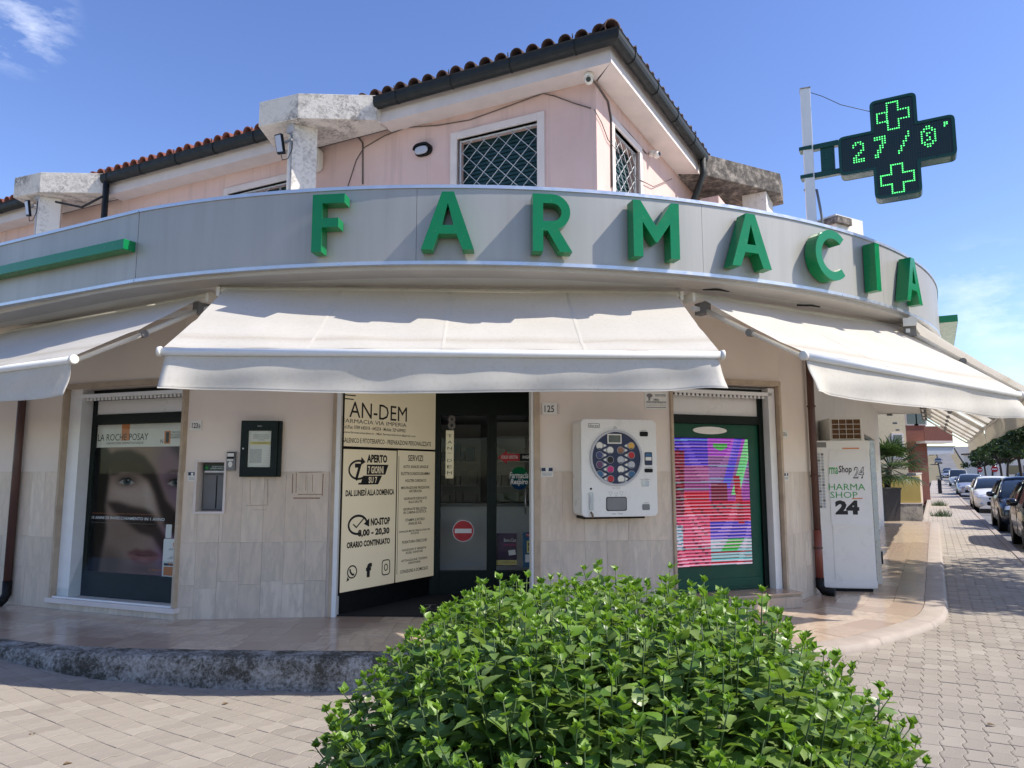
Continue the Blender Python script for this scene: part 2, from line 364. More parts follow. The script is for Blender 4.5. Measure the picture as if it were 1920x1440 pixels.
def leafmat(name, a, b, tl, rough=.42):
    t = NT(name); n = t.noise(24, 3); n2 = t.noise(2.3, 2); r = t.rnd()
    c = t.mix(t.ramp(t.math('ADD', t.math('MULTIPLY', n, .45), t.math('MULTIPLY', t.math('FRACT', t.math('ADD', r, t.n('ShaderNodeAttribute', attribute_name='Col').outputs['Fac'])), .5)), [(.25, (0, 0, 0)), (.7, (1, 1, 1))]), a, b); t.set(c, rough, spec=.4)
    x = t.n('ShaderNodeBsdfTranslucent'); x.inputs[0].default_value = tl; ms = t.n('ShaderNodeMixShader'); ms.inputs[0].default_value = .3
    t.l(t.b.outputs[0], ms.inputs[1]); t.l(x.outputs[0], ms.inputs[2]); t.l(ms.outputs[0], t.out.inputs[0])
leafmat('leaf', (.072, .155, .028, 1), (.23, .315, .095, 1), (.25, .40, .04, 1), .34)
leafmat('leaf_young', (.12, .23, .02, 1), (.19, .31, .04, 1), (.25, .45, .03, 1))
leafmat('tree_leaf', (.020, .045, .016, 1), (.045, .075, .03, 1), (.06, .12, .02, 1), .5)
leafmat('palm_leaf', (.018, .045, .016, 1), (.06, .10, .035, 1), (.08, .14, .03, 1), .4)
plain('stem', (.05, .09, .02, 1), .6, var=.2)
def paint(name, c, metal=.0, rough=.22):
    t = NT(name); t.set(c, rough, metal); t.b.inputs['Coat Weight'].default_value = .3; t.b.inputs['Coat Roughness'].default_value = .06
paint('paint_black', (.006, .007, .010, 1)); paint('paint_navy', (.008, .012, .025, 1)); paint('paint_white', (.72, .72, .70, 1)); paint('paint_silver', (.42, .45, .50, 1), .5); paint('paint_blue', (.03, .06, .12, 1)); paint('paint_grey', (.16, .17, .18, 1), .4)
plain('headlamp', lin(190, 195, 200), .1, .3, var=.1)
plain('poster_purple', lin(58, 26, 62), .4, var=.5, scale=12)
plain('ink_grey_light', lin(186, 186, 182), .6, var=.08, scale=60)
plain('btn_plate', lin(146, 148, 154), .4, var=.05)
plain('grey_light', lin(178, 180, 186), .35, var=.04)
plain('lcd', lin(70, 76, 70), .25, var=.05)
plain('btn_amber', lin(206, 160, 70), .4)
plain('btn_tan', lin(140, 96, 70), .4)
plain('btn_blue', lin(56, 62, 110), .4)
plain('btn_plum', lin(92, 50, 92), .4)
plain('padlock', lin(120, 108, 92), .5, .6)
t = NT('cooler_pad'); n1 = t.noise(40, 5, .7, stretch=(1, 1, 4)); t.set(t.ramp(n1, [(.35, lin(46, 32, 22)), (.6, lin(128, 92, 58))]), .9); t.bump(n1, .8, .02)
# ------------------------------------------------------------------ ground, paving, platform, road
U = Vector((.5, .8660254, 0)); PW = Vector((.8660254, -.5, 0))      # along the side street, and across it towards the road
def zs(x, y):
    a = float(np.interp(x, [-14, -7, -5.2, -4.3, -3.4, -2.5, -1.5, 0, 1.5, 2.5, 3.5, 9, 30], [.0, .0, -.03, -.085, -.18, -.235, -.256, -.225, -.13, -.07, -.05, -.05, -.05]))
    return a
def catmull(P, n=8):
    P = [Vector((*p, 0)) for p in P]; out = []
    for i in range(len(P) - 1):
        p0, p1, p2, p3 = P[max(i - 1, 0)], P[i], P[i + 1], P[min(i + 2, len(P) - 1)]
        for k in range(n):
            t = k / n; out.append(.5 * ((2 * p1) + (p2 - p0) * t + (2 * p0 - 5 * p1 + 4 * p2 - p3) * t * t + (3 * p1 - p0 - 3 * p2 + p3) * t ** 3))
    return out + [P[-1]]
EDGE = catmull([(-13, 10.4), (-9, 8.45), (-6, 6.98), (-4.27, 6.28), (-3.36, 6.05), (-2.43, 5.97), (-1.37, 5.93), (0, 5.9), (1.5, 5.97), (2.71, 6.27), (3.55, 6.83), (4.2, 7.4), (4.66, 8.03), (5.1, 8.79), (6.1, 10.52), (8.1, 13.99), (10.1, 17.45), (12.5, 21.6)], 8)
cum = [0]
for a, b in zip(EDGE, EDGE[1:]): cum.append(cum[-1] + (b - a).length)
_cx = np.array([p.x for p in EDGE]); _cy = np.array([p.y for p in EDGE]); _cs = np.array(cum)
def edge(s, off=0):
    def P(q): return Vector((float(np.interp(q, _cs, _cx)), float(np.interp(q, _cs, _cy)), 0))
    p = P(s); t = (P(min(s + .25, cum[-1])) - P(max(s - .25, 0))).normalized()
    return p + Vector((-t.y, t.x, 0)) * off
def s_at_x(x): return float(np.interp(x, _cx, _cs))
PLAT = [(p.x, p.y) for p in EDGE] + [(10.2, 22.6), (2.5, 9.6), (1, 9.2), (-3, 8.8), (-13, 13)]
def inside(poly, x, y):
    r = False; j = len(poly) - 1
    for i in range(len(poly)):
        xi, yi = poly[i]; xj, yj = poly[j]
        if (yi > y) != (yj > y) and x < (xj - xi) * (y - yi) / (yj - yi) + xi: r = not r
        j = i
    return r
# big ground sheet
mb = MB(); mb.grid(lambda u, v: (-900 + 1800 * u, -300 + 1500 * v, -.42), 6, 6)
t = NT('earth'); n1 = t.noise(.05, 6); n2 = t.noise(.8, 5); t.set(t.mix(n1, lin(128, 114, 90), lin(98, 94, 66)), .95)
struct(mb.build('ground', 'earth'))
# street paving: joint sheet, and the pavers on it
mb = MB(); mb.grid(lambda u, v: (-14 + 24 * u, -2.5 + 17.5 * v, zs(-14 + 24 * u, 0) - .006), 96, 8)
street = struct(mb.build('street_paving', 'joint')); street.location.z += 0
smat = street.location.copy()
# keep only the part left of the road kerb: done by the road sheet lying above on its own level
PU, PV = .172, .113
def paver_outline(e=.0016):
    a, b = PU / 2 - e, PV / 2 - e; q = []
    wav = [(-1, 0), (-.45, .011), (-.2, .011), (.2, -.011), (.45, -.011), (1, 0)]
    q += [(a * s, -b + d) for s, d in wav]
    q += [(a * s, b + d) for s, d in reversed(wav)]
    return q
PO = paver_outline(); PI = [(x * (1 - .007 / PU * 2), y * (1 - .007 / PV * 2)) for x, y in PO]
def paver_mesh():
    v = [(x, y, 0) for x, y in PI] + [(x, y, -.002) for x, y in PO] + [(x, y, -.03) for x, y in PO]; n = len(PO)
    f = [tuple(range(n))] + [(i, i + n, (i + 1) % n + n, (i + 1) % n) for i in range(n)] + [(i + n, i + 2 * n, (i + 1) % n + 2 * n, (i + 1) % n + n) for i in range(n)]
    me = bpy.data.meshes.new('paver'); me.from_pydata(v, [], f); me.materials.append(M['paver']); return me
def project(p):
    d = Vector(p) - Vector((0, 0, EYE)); c, s = math.cos(PITCH), math.sin(PITCH)
    w = d.y * c + d.z * s; h = -d.y * s + d.z * c
    return 960 + FPX * d.x / w, 720 - FPX * h / w, w
def bush_top(px): return float(np.interp(px, [560, 600, 650, 740, 850, 920, 1060, 1110, 1200, 1400, 1550, 1640, 1735, 1780], [1500, 1395, 1290, 1195, 1125, 1100, 1078, 1072, 1090, 1122, 1200, 1282, 1390, 1500]))
cells = []
for i in range(-60, 100):
    for j in range(-140, 60):
        p = U * (i * PU + .02) + PW * (j * PV)
        if p.y < 3.3 or p.y > 15 or abs(p.x) > .76 * p.y + .35 or p.dot(PW) > 1.14: continue
        if inside(PLAT, p.x, p.y) and inside(PLAT, p.x, p.y - .06): continue
        p.z = zs(p.x, p.y); px, py, w = project(p)
        vis = py < bush_top(px) - 5 and px > -20 and px < 1940 and py < 1460
        cells.append((w if vis else 99, p))
cells.sort(key=lambda c: c[0])
pm = paver_mesh(); ang = math.atan2(U.y, U.x)
def tilt(p):
    g = (zs(p.x + .1, p.y) - zs(p.x - .1, p.y)) / .2
    return Vector((1, 0, g)).normalized()
for w, p in cells[:300]:
    o = bpy.data.objects.new('paver', pm); COL.objects.link(o); o.parent = street; o.matrix_parent_inverse = Matrix.Translation(-smat)
    nrm = Vector((-(zs(p.x + .1, p.y) - zs(p.x - .1, p.y)) / .2 + random.gauss(0, .004), random.gauss(0, .004), 1)).normalized()
    xa = (U - nrm * U.dot(nrm)).normalized(); ya = nrm.cross(xa)
    o.matrix_basis = Matrix.Translation((p.x, p.y, p.z + random.uniform(-.002, .0015))) @ Matrix((xa, ya, nrm)).transposed().to_4x4()
mb = MB(); n = len(PO); pcol = []
for w, p in cells[300:]:
    dz = random.uniform(-.003, .002); b0 = len(mb.v); cc = random.random(); pcol += [(cc, cc, cc, 1)] * (3 * n)
    for k, (ring, z) in enumerate(((PI, 0), (PO, -.002), (PO, -.03))):
        for x, y in ring:
            q = p + U * x - PW * y; mb.v.append((q.x, q.y, zs(q.x, q.y) + dz + z))
    for f in pm.polygons: mb.F(*[b0 + k for k in f.vertices])
mb.c = pcol; o = mb.build('pavers', 'paver', None, fix=False); wl = o.location.copy(); o.parent = street; o.matrix_parent_inverse = Matrix.Translation(-smat); stuff(o)
# raised platform in front of the shop
mb = MB(); mb.prism([PLAT], -.45, -.012, 'xy'); plat = struct(mb.build('platform', 'concrete_grey')); pl0 = plat.location.copy()
def onplat(o):
    o.parent = plat; o.matrix_parent_inverse = Matrix.Translation(-pl0); return o
def strip(s0, s1, o0, o1, z, step=.2):
    mb = MB(); n = max(2, int((s1 - s0) / step)); a, b = [], []
    for k in range(n + 1):
        s = s0 + (s1 - s0) * k / n; p, q = edge(s, o0), edge(s, o1); a.append(mb.V(p.x, p.y, z)); b.append(mb.V(q.x, q.y, z))
    for k in range(n): mb.F(a[k], a[k + 1], b[k + 1], b[k])
    return mb
sk = s_at_x(1.4)
def kerb_block(s0, s1, mat, rough=0.0):
    mb = MB(); n = max(2, int((s1 - s0) / .05)); rows = []
    for k in range(n + 1):
        s = s0 + (s1 - s0) * k / n; r = []
        base = zs(edge(s).x, 0)
        for off, z in ((.2, .003), (.012, .004), (-.004, -.008), (-.02, -.035 if rough else -.03), (-.022, base * .5 - .02), (-.026, base - .06)):
            j = rough * random.uniform(-.012, .012); p = edge(s, off + j); r.append(mb.V(p.x, p.y, z + j * .3 * (off < .1)))
        rows.append(r)
    for k in range(n):
        for i in range(5): mb.F(rows[k][i], rows[k + 1][i], rows[k + 1][i + 1], rows[k][i + 1], smooth=bool(rough))
    return mb.build('kerb', mat, None, fix=False)
def kerb_add(o): l = o.location.copy(); o.parent = plat; o.matrix_parent_inverse = Matrix.Translation(-pl0); return o
kerb_add(kerb_block(s_at_x(-9), sk, 'kerb_lichen', 1.0))
sq = sk
while sq < cum[-1] - .5:                                   # stone edging, block by block
    nx = min(sq + random.uniform(.95, 1.25), cum[-1]); kerb_add(kerb_block(sq, nx - .006, 'stone_kerb', .12)); sq = nx
tl = []
row = 0; off = .204
while off < 2.0:
    dep = .3 if row % 2 == 0 else .26; s = s_at_x(-6.5) + random.uniform(0, .3)
    while s < s_at_x(8.6):
        big = edge(s).x > 1.2; wd = random.choice([.42, .5, .5]) if big else random.choice([.24, .3, .3, .36])
        c = edge(s + wd / 2, off + dep / 2); tl.append((c.length, s, wd, off, dep)); s += wd
    off += dep; row += 1
tl.sort()
def tile_geo(mb, s, wd, off, dep):
    g = .0014; q = [edge(s + g, off + g), edge(s + wd - g, off + g), edge(s + wd - g, off + dep - g), edge(s + g, off + dep - g)]
    dz = random.uniform(-.0008, .0008)
    mb.hexa([(p.x, p.y, -.011) for p in q] + [(p.x, p.y, dz) for p in q])
for d, s, wd, off, dep in tl[:300]:
    mb = MB(); tile_geo(mb, s, wd, off, dep); onplat(mb.build('floor_tile', 'floor_marble', None, fix=False)) 
mb = MB()
for d, s, wd, off, dep in tl[300:]: tile_geo(mb, s, wd, off, dep)
mb2 = strip(s_at_x(8.6), cum[-1], .204, 2.2, -.002)
stuff(onplat(mb.build('floor_tiles', 'floor_marble', None, fix=False))); onplat(mb2.build('far_floor', 'floor_marble', None, fix=False))
# far pavement, road, median
def road_z(t): return -.17 + (max(0, t - 150) ** 1.25) * .018
def tw(t, w, z): p = U * t + PW * w; return (p.x, p.y, z)
def band(name, t0, t1, w0, w1, dz, mat, n=60):
    mb = MB(); mb.grid(lambda a, b: tw(t0 + (t1 - t0) * a, w0 + (w1 - w0) * b, road_z(t0 + (t1 - t0) * a) + dz), n, 2); return struct(mb.build(name, mat))
t = NT('far_paving'); br = t.n('ShaderNodeTexBrick'); br.inputs['Scale'].default_value = 1; br.inputs['Brick Width'].default_value = .25; br.inputs['Row Height'].default_value = .19; br.inputs['Mortar Size'].default_value = .008
mpn = t.n('ShaderNodeMapping'); mpn.inputs['Rotation'].default_value = (0, 0, R_(30)); t.l(t.co.outputs['Object'], mpn.inputs[0]); t.l(mpn.outputs[0], br.inputs[0])
br.inputs['Color1'].default_value = lin(158, 148, 136); br.inputs['Color2'].default_value = lin(172, 162, 150); br.inputs['Mortar'].default_value = lin(92, 85, 78); t.set(br.outputs[0], .9)
band('road', -15, 320, 1.3, 4.9, 0, 'asphalt'); band('opposite_road', 20, 320, 7.1, 16, 0, 'asphalt')
band('pavement', 15.4, 150, -.4, 1.17, .12, 'far_paving'); band('median_strip', -5, 170, 5.0, 7.0, .12, 'earth', 30)
mb = MB(); mb.grid(lambda a, b: tw(-15 + 335 * a, -160 + 400 * b, road_z(-15 + 335 * a) - .2 - (.5 if a < .45 else .1)), 40, 30); struct(mb.build('hill', 'earth'))
t0 = 4.0
kroot = None
while t0 < 40:                                             # kerb stones along the road
    L_ = 1.0; mb = MB(Fr(*(U * t0 + PW * 1.18).to_tuple()[:2], 60)); mb.box(0, L_ - .008, -.13, 0, -.3, -.035 + random.uniform(-.003, .003))
    o = mb.build('kerb_stone', 'stone_kerb', None, bevel=.012); o.parent = street; o.matrix_parent_inverse = Matrix.Translation(-smat); t0 += L_
mb = MB(Fr(*(U * 40 + PW * 1.18).to_tuple()[:2], 60)); mb.box(0, 110, -.13, 0, -.3, -.035); o = mb.build('far_kerb', 'stone_kerb'); o.parent = street; o.matrix_parent_inverse = Matrix.Translation(-smat)
for q in (4.92, 7.0):
    mb = MB(Fr(*(U * -5 + PW * q).to_tuple()[:2], 60)); mb.box(0, 160, -.13, 0, -.3, -.02); struct(mb.build('median_kerb', 'stone_kerb'))
mb = MB(); 
for k in range(7):
    w_ = 1.5 + k * .5; mb.hexa([tw(118, w_, -.168), tw(121, w_, -.168), tw(121, w_ + .28, -.168), tw(118, w_ + .28, -.168), tw(118, w_, -.162), tw(121, w_, -.162), tw(121, w_ + .28, -.162), tw(118, w_ + .28, -.162)])
struct(mb.build('crossing_markings', 'ink_white'))
# ------------------------------------------------------------------ the pharmacy building
FL = Fr(-3.38, 7.40, -21.5); FC = Fr(-3.38, 7.40, 5.6); FD = Fr(-1.85, 7.55, -1.36); FK = Fr(.25, 7.50, 9.8); FR = Fr(1.70, 7.75, 20.2); FE = Fr(3.06, 8.25, 49.8); FS = Fr(3.72, 9.03, 60)
ZC = 3.15                                  # underside of the canopy
B = thing('pharmacy_building', 'corner pharmacy building with marble dado, pink upper floor and tiled roof', 'building', (-.8, 8.6, 0))
def wall(fr, x0, x1, z0, z1, holes, mat, name='wall', th=.22, y0=0.0):
    xs = sorted({x0, x1, *[h[0] for h in holes], *[h[1] for h in holes]}); zz = sorted({z0, z1, *[h[2] for h in holes], *[h[3] for h in holes]})
    mb = MB(fr)
    def solid(cx, cz): return x0 < cx < x1 and z0 < cz < z1 and not any(h[0] < cx < h[1] and h[2] < cz < h[3] for h in holes)
    for a, b in zip(xs, xs[1:]):
        for c, d in zip(zz, zz[1:]):
            cx, cz = (a + b) / 2, (c + d) / 2
            if not solid(cx, cz): continue
            i = [mb.V(a, y0, c), mb.V(b, y0, c), mb.V(b, y0, d), mb.V(a, y0, d)]; mb.F(*i)
            for (e, f, g, h, nx, nz) in ((a, c, b, c, cx, c - .001), (b, c, b, d, b + .001, cz), (b, d, a, d, cx, d + .001), (a, d, a, c, a - .001, cz)):
                if not solid(nx, nz): mb.F(mb.V(e, y0, f), mb.V(e, y0 + th, f), mb.V(g, y0 + th, h), mb.V(g, y0, h))
            mb.F(mb.V(a, y0 + th, c), mb.V(a, y0 + th, d), mb.V(b, y0 + th, d), mb.V(b, y0 + th, c))
    return mb.build(name, mat, B)
def child(mb, name, mat, parent, **k):      # sub-part: world coordinates under a part whose world matrix is identity
    o = mb.build(name, mat, None, **k); o.parent = parent; return o
DADO = 1.455
def dado(wobj, fr, x0, x1, holes=(), cw=.215, ztop=DADO, seed=0):
    rnd = random.Random(seed); n = max(1, round((x1 - x0) / cw)); w = (x1 - x0) / n
    for k in range(n):
        a, b = x0 + k * w, x0 + (k + 1) * w
        zc = [0, rnd.choice([.30, .33, .36, .42]), .745 + rnd.choice([0, 0, .008]), ztop]
        if rnd.random() < .12: zc.insert(1, .12)
        for c, d in zip(zc, zc[1:]):
            rects = [(a, b, c, d)]
            for h in holes:
                nr = []
                for (p, q, r, s) in rects:
                    if h[1] <= p or h[0] >= q or h[3] <= r or h[2] >= s: nr.append((p, q, r, s)); continue
                    if h[0] > p: nr.append((p, h[0], r, s))
                    if h[1] < q: nr.append((h[1], q, r, s))
                    pp, qq = max(p, h[0]), min(q, h[1])
                    if h[2] > r: nr.append((pp, qq, r, h[2]))
                    if h[3] < s: nr.append((pp, qq, h[3], s))
                rects = nr
            for (p, q, r, s) in rects:
                if q - p < .012 or s - r < .012: continue
                g = .0007; pr = .012 + rnd.uniform(-.0015, .0015)
                mb = MB(fr); mb.box(p + g, q - g, -pr, .01, r + g, s - g); child(mb, 'marble_slab', 'marble' if r > .7 else 'marble_grey', wobj, fix=False)
def win(fr, px0, py0, px1, py1, n=0):
    x0, z1 = fr.hit(px0, py0, n); x1, z0 = fr.hit(px1, py1, n); return x0, x1, z0, z1
# --- left face with the showcase
lx0 = FL.hit(104, 1000)[0]; lx1 = FL.hit(336, 1000)[0]; lz0 = .115; lz1 = FL.hit(240, 724)[1]
LH = (lx0, lx1, lz0, lz1)
wl_ = wall(FL, -9, 0, -.05, ZC, [LH], 'plaster'); dado(wl_, FL, -4.2, lx0 - .0, seed=1); dado(wl_, FL, lx1, 0, seed=2, cw=.16)
dado(wl_, FL, lx0, lx1, holes=[(lx0, lx1, lz0, 9)], seed=3, cw=.17, ztop=lz0)
# --- between showcase and entrance, with the night hatch opening
nh = win(FC, 371, 866, 419, 960); NH = (nh[0], nh[1], nh[2], nh[3])
wc_ = wall(FC, 0, 1.537, -.05, ZC, [NH], 'plaster'); dado(wc_, FC, 0, 1.50, holes=[NH], seed=4)
# --- over the entrance
wd_ = wall(FD, -.04, 2.10, 2.35, ZC, [], 'plaster', y0=.002)
# --- right of the entrance
wk_ = wall(FK, 0, 1.4714, -.05, ZC, [], 'plaster'); dado(wk_, FK, .035, 1.44, seed=5, cw=.235)
# --- facet with the green door
rx0 = FR.hit(1262, 1000)[0]; rx1 = FR.hit(1472, 1000)[0]; rz1 = FR.hit(1400, 722)[1]
RH = (rx0, rx1, -.05, rz1)
wr_ = wall(FR, 0, 1.449, -.06, ZC, [RH], 'plaster')
we_ = wall(FE, 0, 1.0218, -.05, ZC, [], 'plaster'); dado(we_, FE, 0.004, 1.0, seed=6, cw=.2)
ws_ = wall(FS, 0, 13.5, -.05, ZC, [(2.2, 3.1, -.01, 2.1), (4.0, 7.0, .5, 2.3), (8.2, 11.5, .5, 2.3)], 'plaster_white')
for a, b in ((4.0, 7.0), (8.2, 11.5)):
    f = MB(FS); f.box(a, a + .06, .05, .11, .5, 2.3); f.box(b - .06, b, .05, .11, .5, 2.3); f.box(a + .06, b - .06, .05, .11, .5, .56); f.box(a + .06, b - .06, .05, .11, 2.24, 2.3)
    o = f.build('shop_window', 'dark_green', B); g = MB(FS); g.box(a + .06, b - .06, .07, .08, .56, 2.24); child(g, 'pane', 'glass', o)
mb = MB(FS); mb.box(2.2, 3.1, .06, .11, 0, 2.1); mb.build('side_door', 'dark_green', B)
# --- marble surrounds of the openings
def surround(fr, x0, x1, z0, z1, th, dep, front=-.03, sill=True):
    for nm, a in (('jamb', (x0 - .004, x0 + th, front, dep, z0, z1)), ('jamb', (x1 - th, x1 + .004, front, dep, z0, z1)), ('lintel', (x0 - .004, x1 + .004, front - .003, dep, z1 + .0005, z1 + .055))):
        mb = MB(fr); mb.box(*a); mb.build(nm, 'travertine', B, bevel=.004)
    if sill: mb = MB(fr); mb.box(x0 - .03, x1 + .03, front - .02, dep, z0 - .05, z0 - .0005); mb.build('sill', 'plaster_trim', B, bevel=.004)
surround(FL, lx0, lx1, lz0, lz1, .028, .26)
surround(FR, rx0, rx1, .15, rz1, .028, .24, sill=False)
for mb, nm in ((MB(FD).box(-.008, .03, -.035, .2, 0, 2.36), 'jamb'), (MB(FK).box(-.03, .034, -.03, .14, 0, 2.36), 'jamb')): mb.build(nm, 'travertine', B, bevel=.004)
mb = MB(FD); mb.box(.0302, .075, -.03, .1, 0, 2.36); mb.build('shutter_guide', 'white_metal', B)
mb = MB(FK); mb.box(-.055, -.0305, -.012, .1, 0, 2.36); mb.build('shutter_guide', 'white_metal', B)
# step of the green door
mb = MB(FR); mb.box(rx0 - .03, rx1 + .012, -.20, .3, .0, .148); st = mb.build('door_step', 'travertine', B)
n_ = 7
for k in range(n_):
    a = rx0 - .03 + (rx1 - rx0 + .04) * k / n_; b = rx0 - .03 + (rx1 - rx0 + .04) * (k + 1) / n_
    m2 = MB(FR); m2.box(a + .001, b - .001, -.215, -.2005, .003, .118); child(m2, 'riser_tile', 'floor_marble', st)
    m2 = MB(FR); m2.box(a + .001, b - .001, -.23, .1, .1485, .166); child(m2, 'tread_tile', 'floor_marble', st)
# --- vestibule behind the entrance
VW = Fr(-1.76, 7.60, 56.8); VL = 1.50; VD = 8.87
mb = MB(VW); mb.box(.0, VL, .03, .1, -.02, 2.62); mb.build('vestibule_wall', 'black', B)
mb = MB(); mb.box(.36, .46, 7.66, 8.95, -.02, 2.62); mb.build('vestibule_wall', 'plaster_white', B)
mb = MB(); mb.prism([(-1.95, 7.78), (.5, 7.72), (.5, 12.5), (-3.4, 12.5), (-1.95, 9)], 2.52, 2.62, 'xy'); mb.build('vestibule_ceiling', 'plaster_white', B)
mb = MB(); mb.prism([(-1.80, 7.56), (.27, 7.50), (.40, 8.86), (-.95, 8.86)], .003, .012, 'xy'); matc = tag(mb.build('door_mat', 'mat_black'), 'large black door mat filling the entrance recess', 'door mat')
DF = Fr(-.98, VD, 0)
MFR = Fr(-.95, 7.95, 0, .0125); MFR.z = Vector((0, 1, 0)); MFR.y = Vector((0, 0, -1))
text('TAN-DEM', MFR, 0, 0, .95, .0, .2, 'ink_grey', matc); text('FARMACIA', MFR, 0, .05, .9, -.1, -.04, 'ink_grey', matc)
for k in range(3): MB(MFR).box(.35 + .03 * k, .62 - .03 * k, -.0012, 0, .34 - .05 * k, .36 - .05 * k).build('mat_stripe', 'ink_green' if k == 0 else 'ink_grey', matc)
for o_ in matc.children: o_.matrix_parent_inverse = Matrix.Translation(-matc.location)
def doorpx(a, b, c, d, n=0): return win(DF, a, c, b, d, n)
fx = [DF.hit(p, 900)[0] for p in (820, 826, 913, 931, 1012)]
mb = MB(DF); mb.box(-.02, 1.42, -.03, .06, 2.14, 2.52); mb.box(-.02, fx[1], -.03, .06, 0, 2.14); mb.box(fx[2], fx[3], -.03, .06, 0, 2.14); mb.box(1.33, 1.42, -.03, .06, 0, 2.14); mb.box(fx[1], 1.33, -.025, .055, 0, .28)
dfm = mb.build('entrance_frame', 'dark_green', B, bevel=.004)
for a, b in ((fx[1], fx[2]), (fx[3], 1.33)):
    g = MB(DF); g.box(a, b, .005, .013, .28, 2.14); child(g, 'pane', 'glass', dfm)
mb = MB(DF); mb.tube([(fx[3] + .35, -.06, .95), (fx[3] + .35, -.06, 1.25)], .012, 8); child(mb, 'handle', 'steel', dfm)
# room behind
mb = MB(); mb.box(-3.4, 1.6, 12.4, 12.5, 0, 2.6); mb.build('back_wall', 'grey_plastic', B)
mb = MB(); mb.box(-3.4, 1.6, 8.94, 12.5, -.05, -.001); mb.build('inner_floor', 'travertine', B)
mb = MB(); mb.box(-3.45, -3.4, 8.94, 12.5, 0, 2.6); mb.box(1.6, 1.65, 8.94, 12.5, 0, 2.6); mb.build('inner_wall', 'grey_plastic', B)
# --- canopy slab: outline follows the curved fascia, then both straight wings
CX, CY, CRAD = -.60, 13.1, 7.25
def arc(phi, r=CRAD): a = R_(phi); return (CX + r * math.sin(a), CY - r * math.cos(a))
def outline(r, L=9.5, Rr=13.5, n=40):
    p = []
    a = arc(-30, r); p.append((a[0] - .866 * L, a[1] + .5 * L))
    for k in range(n + 1): p.append(arc(-30 + 90 * k / n, r))
    a = arc(60, r); p.append((a[0] + .5 * Rr, a[1] + .866 * Rr)); return p
ol = outline(7.13); inner = [(6.5, 22.4), (3.4, 14), (-4, 12), (-11.5, 14.6)]
mb = MB(); mb.prism([ol + inner], ZC, ZC + .16, 'xy'); mb.build('canopy_slab', 'plaster_white', B)
o1, o2 = outline(7.20), outline(6.95)
mb = MB(); N = len(o1); ids = [[mb.V(*p, z) for p in pp] for pp, z in ((o1, ZC + .09), (o1, ZC - .022), (o2, ZC - .022), (o2, ZC + .004))]
for r in range(3):
    for k in range(N - 1): mb.F(ids[r][k], ids[r][k + 1], ids[r + 1][k + 1], ids[r + 1][k])
mb.build('edge_beam', 'beam_grey', B)
for px, py in ((1668, 776), (1678, 792), (1683, 805)):
    p = on_z(px, py, ZC); mb = MB(Fr(p.x, p.y, 60)); mb.box(-.13, .13, -.07, .07, ZC - .05, ZC - .002); mb.build('soffit_lamp', 'grey_plastic', B)
# --- upper floor
E0 = Vector((1.165, 8.0, 0)); VV = Vector((-.893, .45, 0)).normalized(); NL = Vector((-VV.y, VV.x, 0)); ZE = 6.23
WC0 = E0 + U * .30 + VV * .32
UL = Fr(WC0.x, WC0.y, -26.75); UR = Fr(WC0.x, WC0.y, 60)
def upwin(fr, a, b, c, d): return win(fr, a, c, b, d)
w1 = upwin(UL, 858, 1009, 262, 420); w1 = (w1[0], w1[1], 4.1, w1[3])
x2a = UL.hit(430, 345)[0]; x2b = UL.hit(517, 345)[0]; w2 = (x2a, x2b + .25, 4.1, w1[3])
w3x = UR.hit(1151, 300)[0], UR.hit(1198, 330)[0]; w3 = (w3x[0], w3x[1], 4.1, w1[3])
ul = wall(UL, -14.5, 0, ZC + .1, ZE + .05, [w1, w2], 'pink_plaster', 'upper_wall', .25)
ur = wall(UR, .0005, 10, ZC + .1, ZE + .05, [w3], 'pink_plaster', 'upper_wall', .25)
def barred_window(fr, w, gap=.155):
    x0, x1, z0, z1 = w
    for nm, a in (('window_trim', (x0 - .10, x0, -.025, .06, z0, z1 + .10)), ('window_trim', (x1, x1 + .10, -.025, .06, z0, z1 + .10)), ('window_trim', (x0 + .0005, x1 - .0005, -.026, .06, z1, z1 + .0995))):
        MB(fr).box(*a).build(nm, 'plaster_trim', B, bevel=.004)
    o = MB(fr).box(x0, x1, .17, .2, z0, z1).build('shutter', 'shutter_green', B)
    z = z0
    while z < z1 - .03:
        child(MB(fr).hexa([(x0 + .01, .145, z), (x1 - .01, .145, z), (x1 - .01, .169, z + .01), (x0 + .01, .169, z + .01), (x0 + .01, .15, z + .035), (x1 - .01, .15, z + .035), (x1 - .01, .169, z + .045), (x0 + .01, .169, z + .045)]), 'slat', 'shutter_green', o); z += .055
    gr = MB(fr).box(x0 + .012, x0 + .03, .04, .06, z0, z1); gr.box(x1 - .03, x1 - .012, .04, .06, z0, z1); gr.box(x0 + .03, x1 - .03, .04, .06, z1 - .03, z1 - .012)
    g = gr.build('grille', 'grille_white', B)
    H, Wd = z1 - z0, x1 - x0; k = -H
    while k < Wd:
        for s in (1, -1):
            a, b = max(0, k), min(Wd, k + H)
            if b - a > .05:
                p, q = (a, a - k), (b, b - k)
                if s < 0: p, q = (Wd - p[0], p[1]), (Wd - q[0], q[1])
                child(MB(fr).tube([(x0 + p[0], .05 + .006 * s, z0 + p[1]), (x0 + q[0], .05 + .006 * s, z0 + q[1])], .005, 6), 'bar', 'grille_white', g)
        k += gap * 1.414
barred_window(UL, w1); barred_window(UL, w2, .2); barred_window(UR, w3)
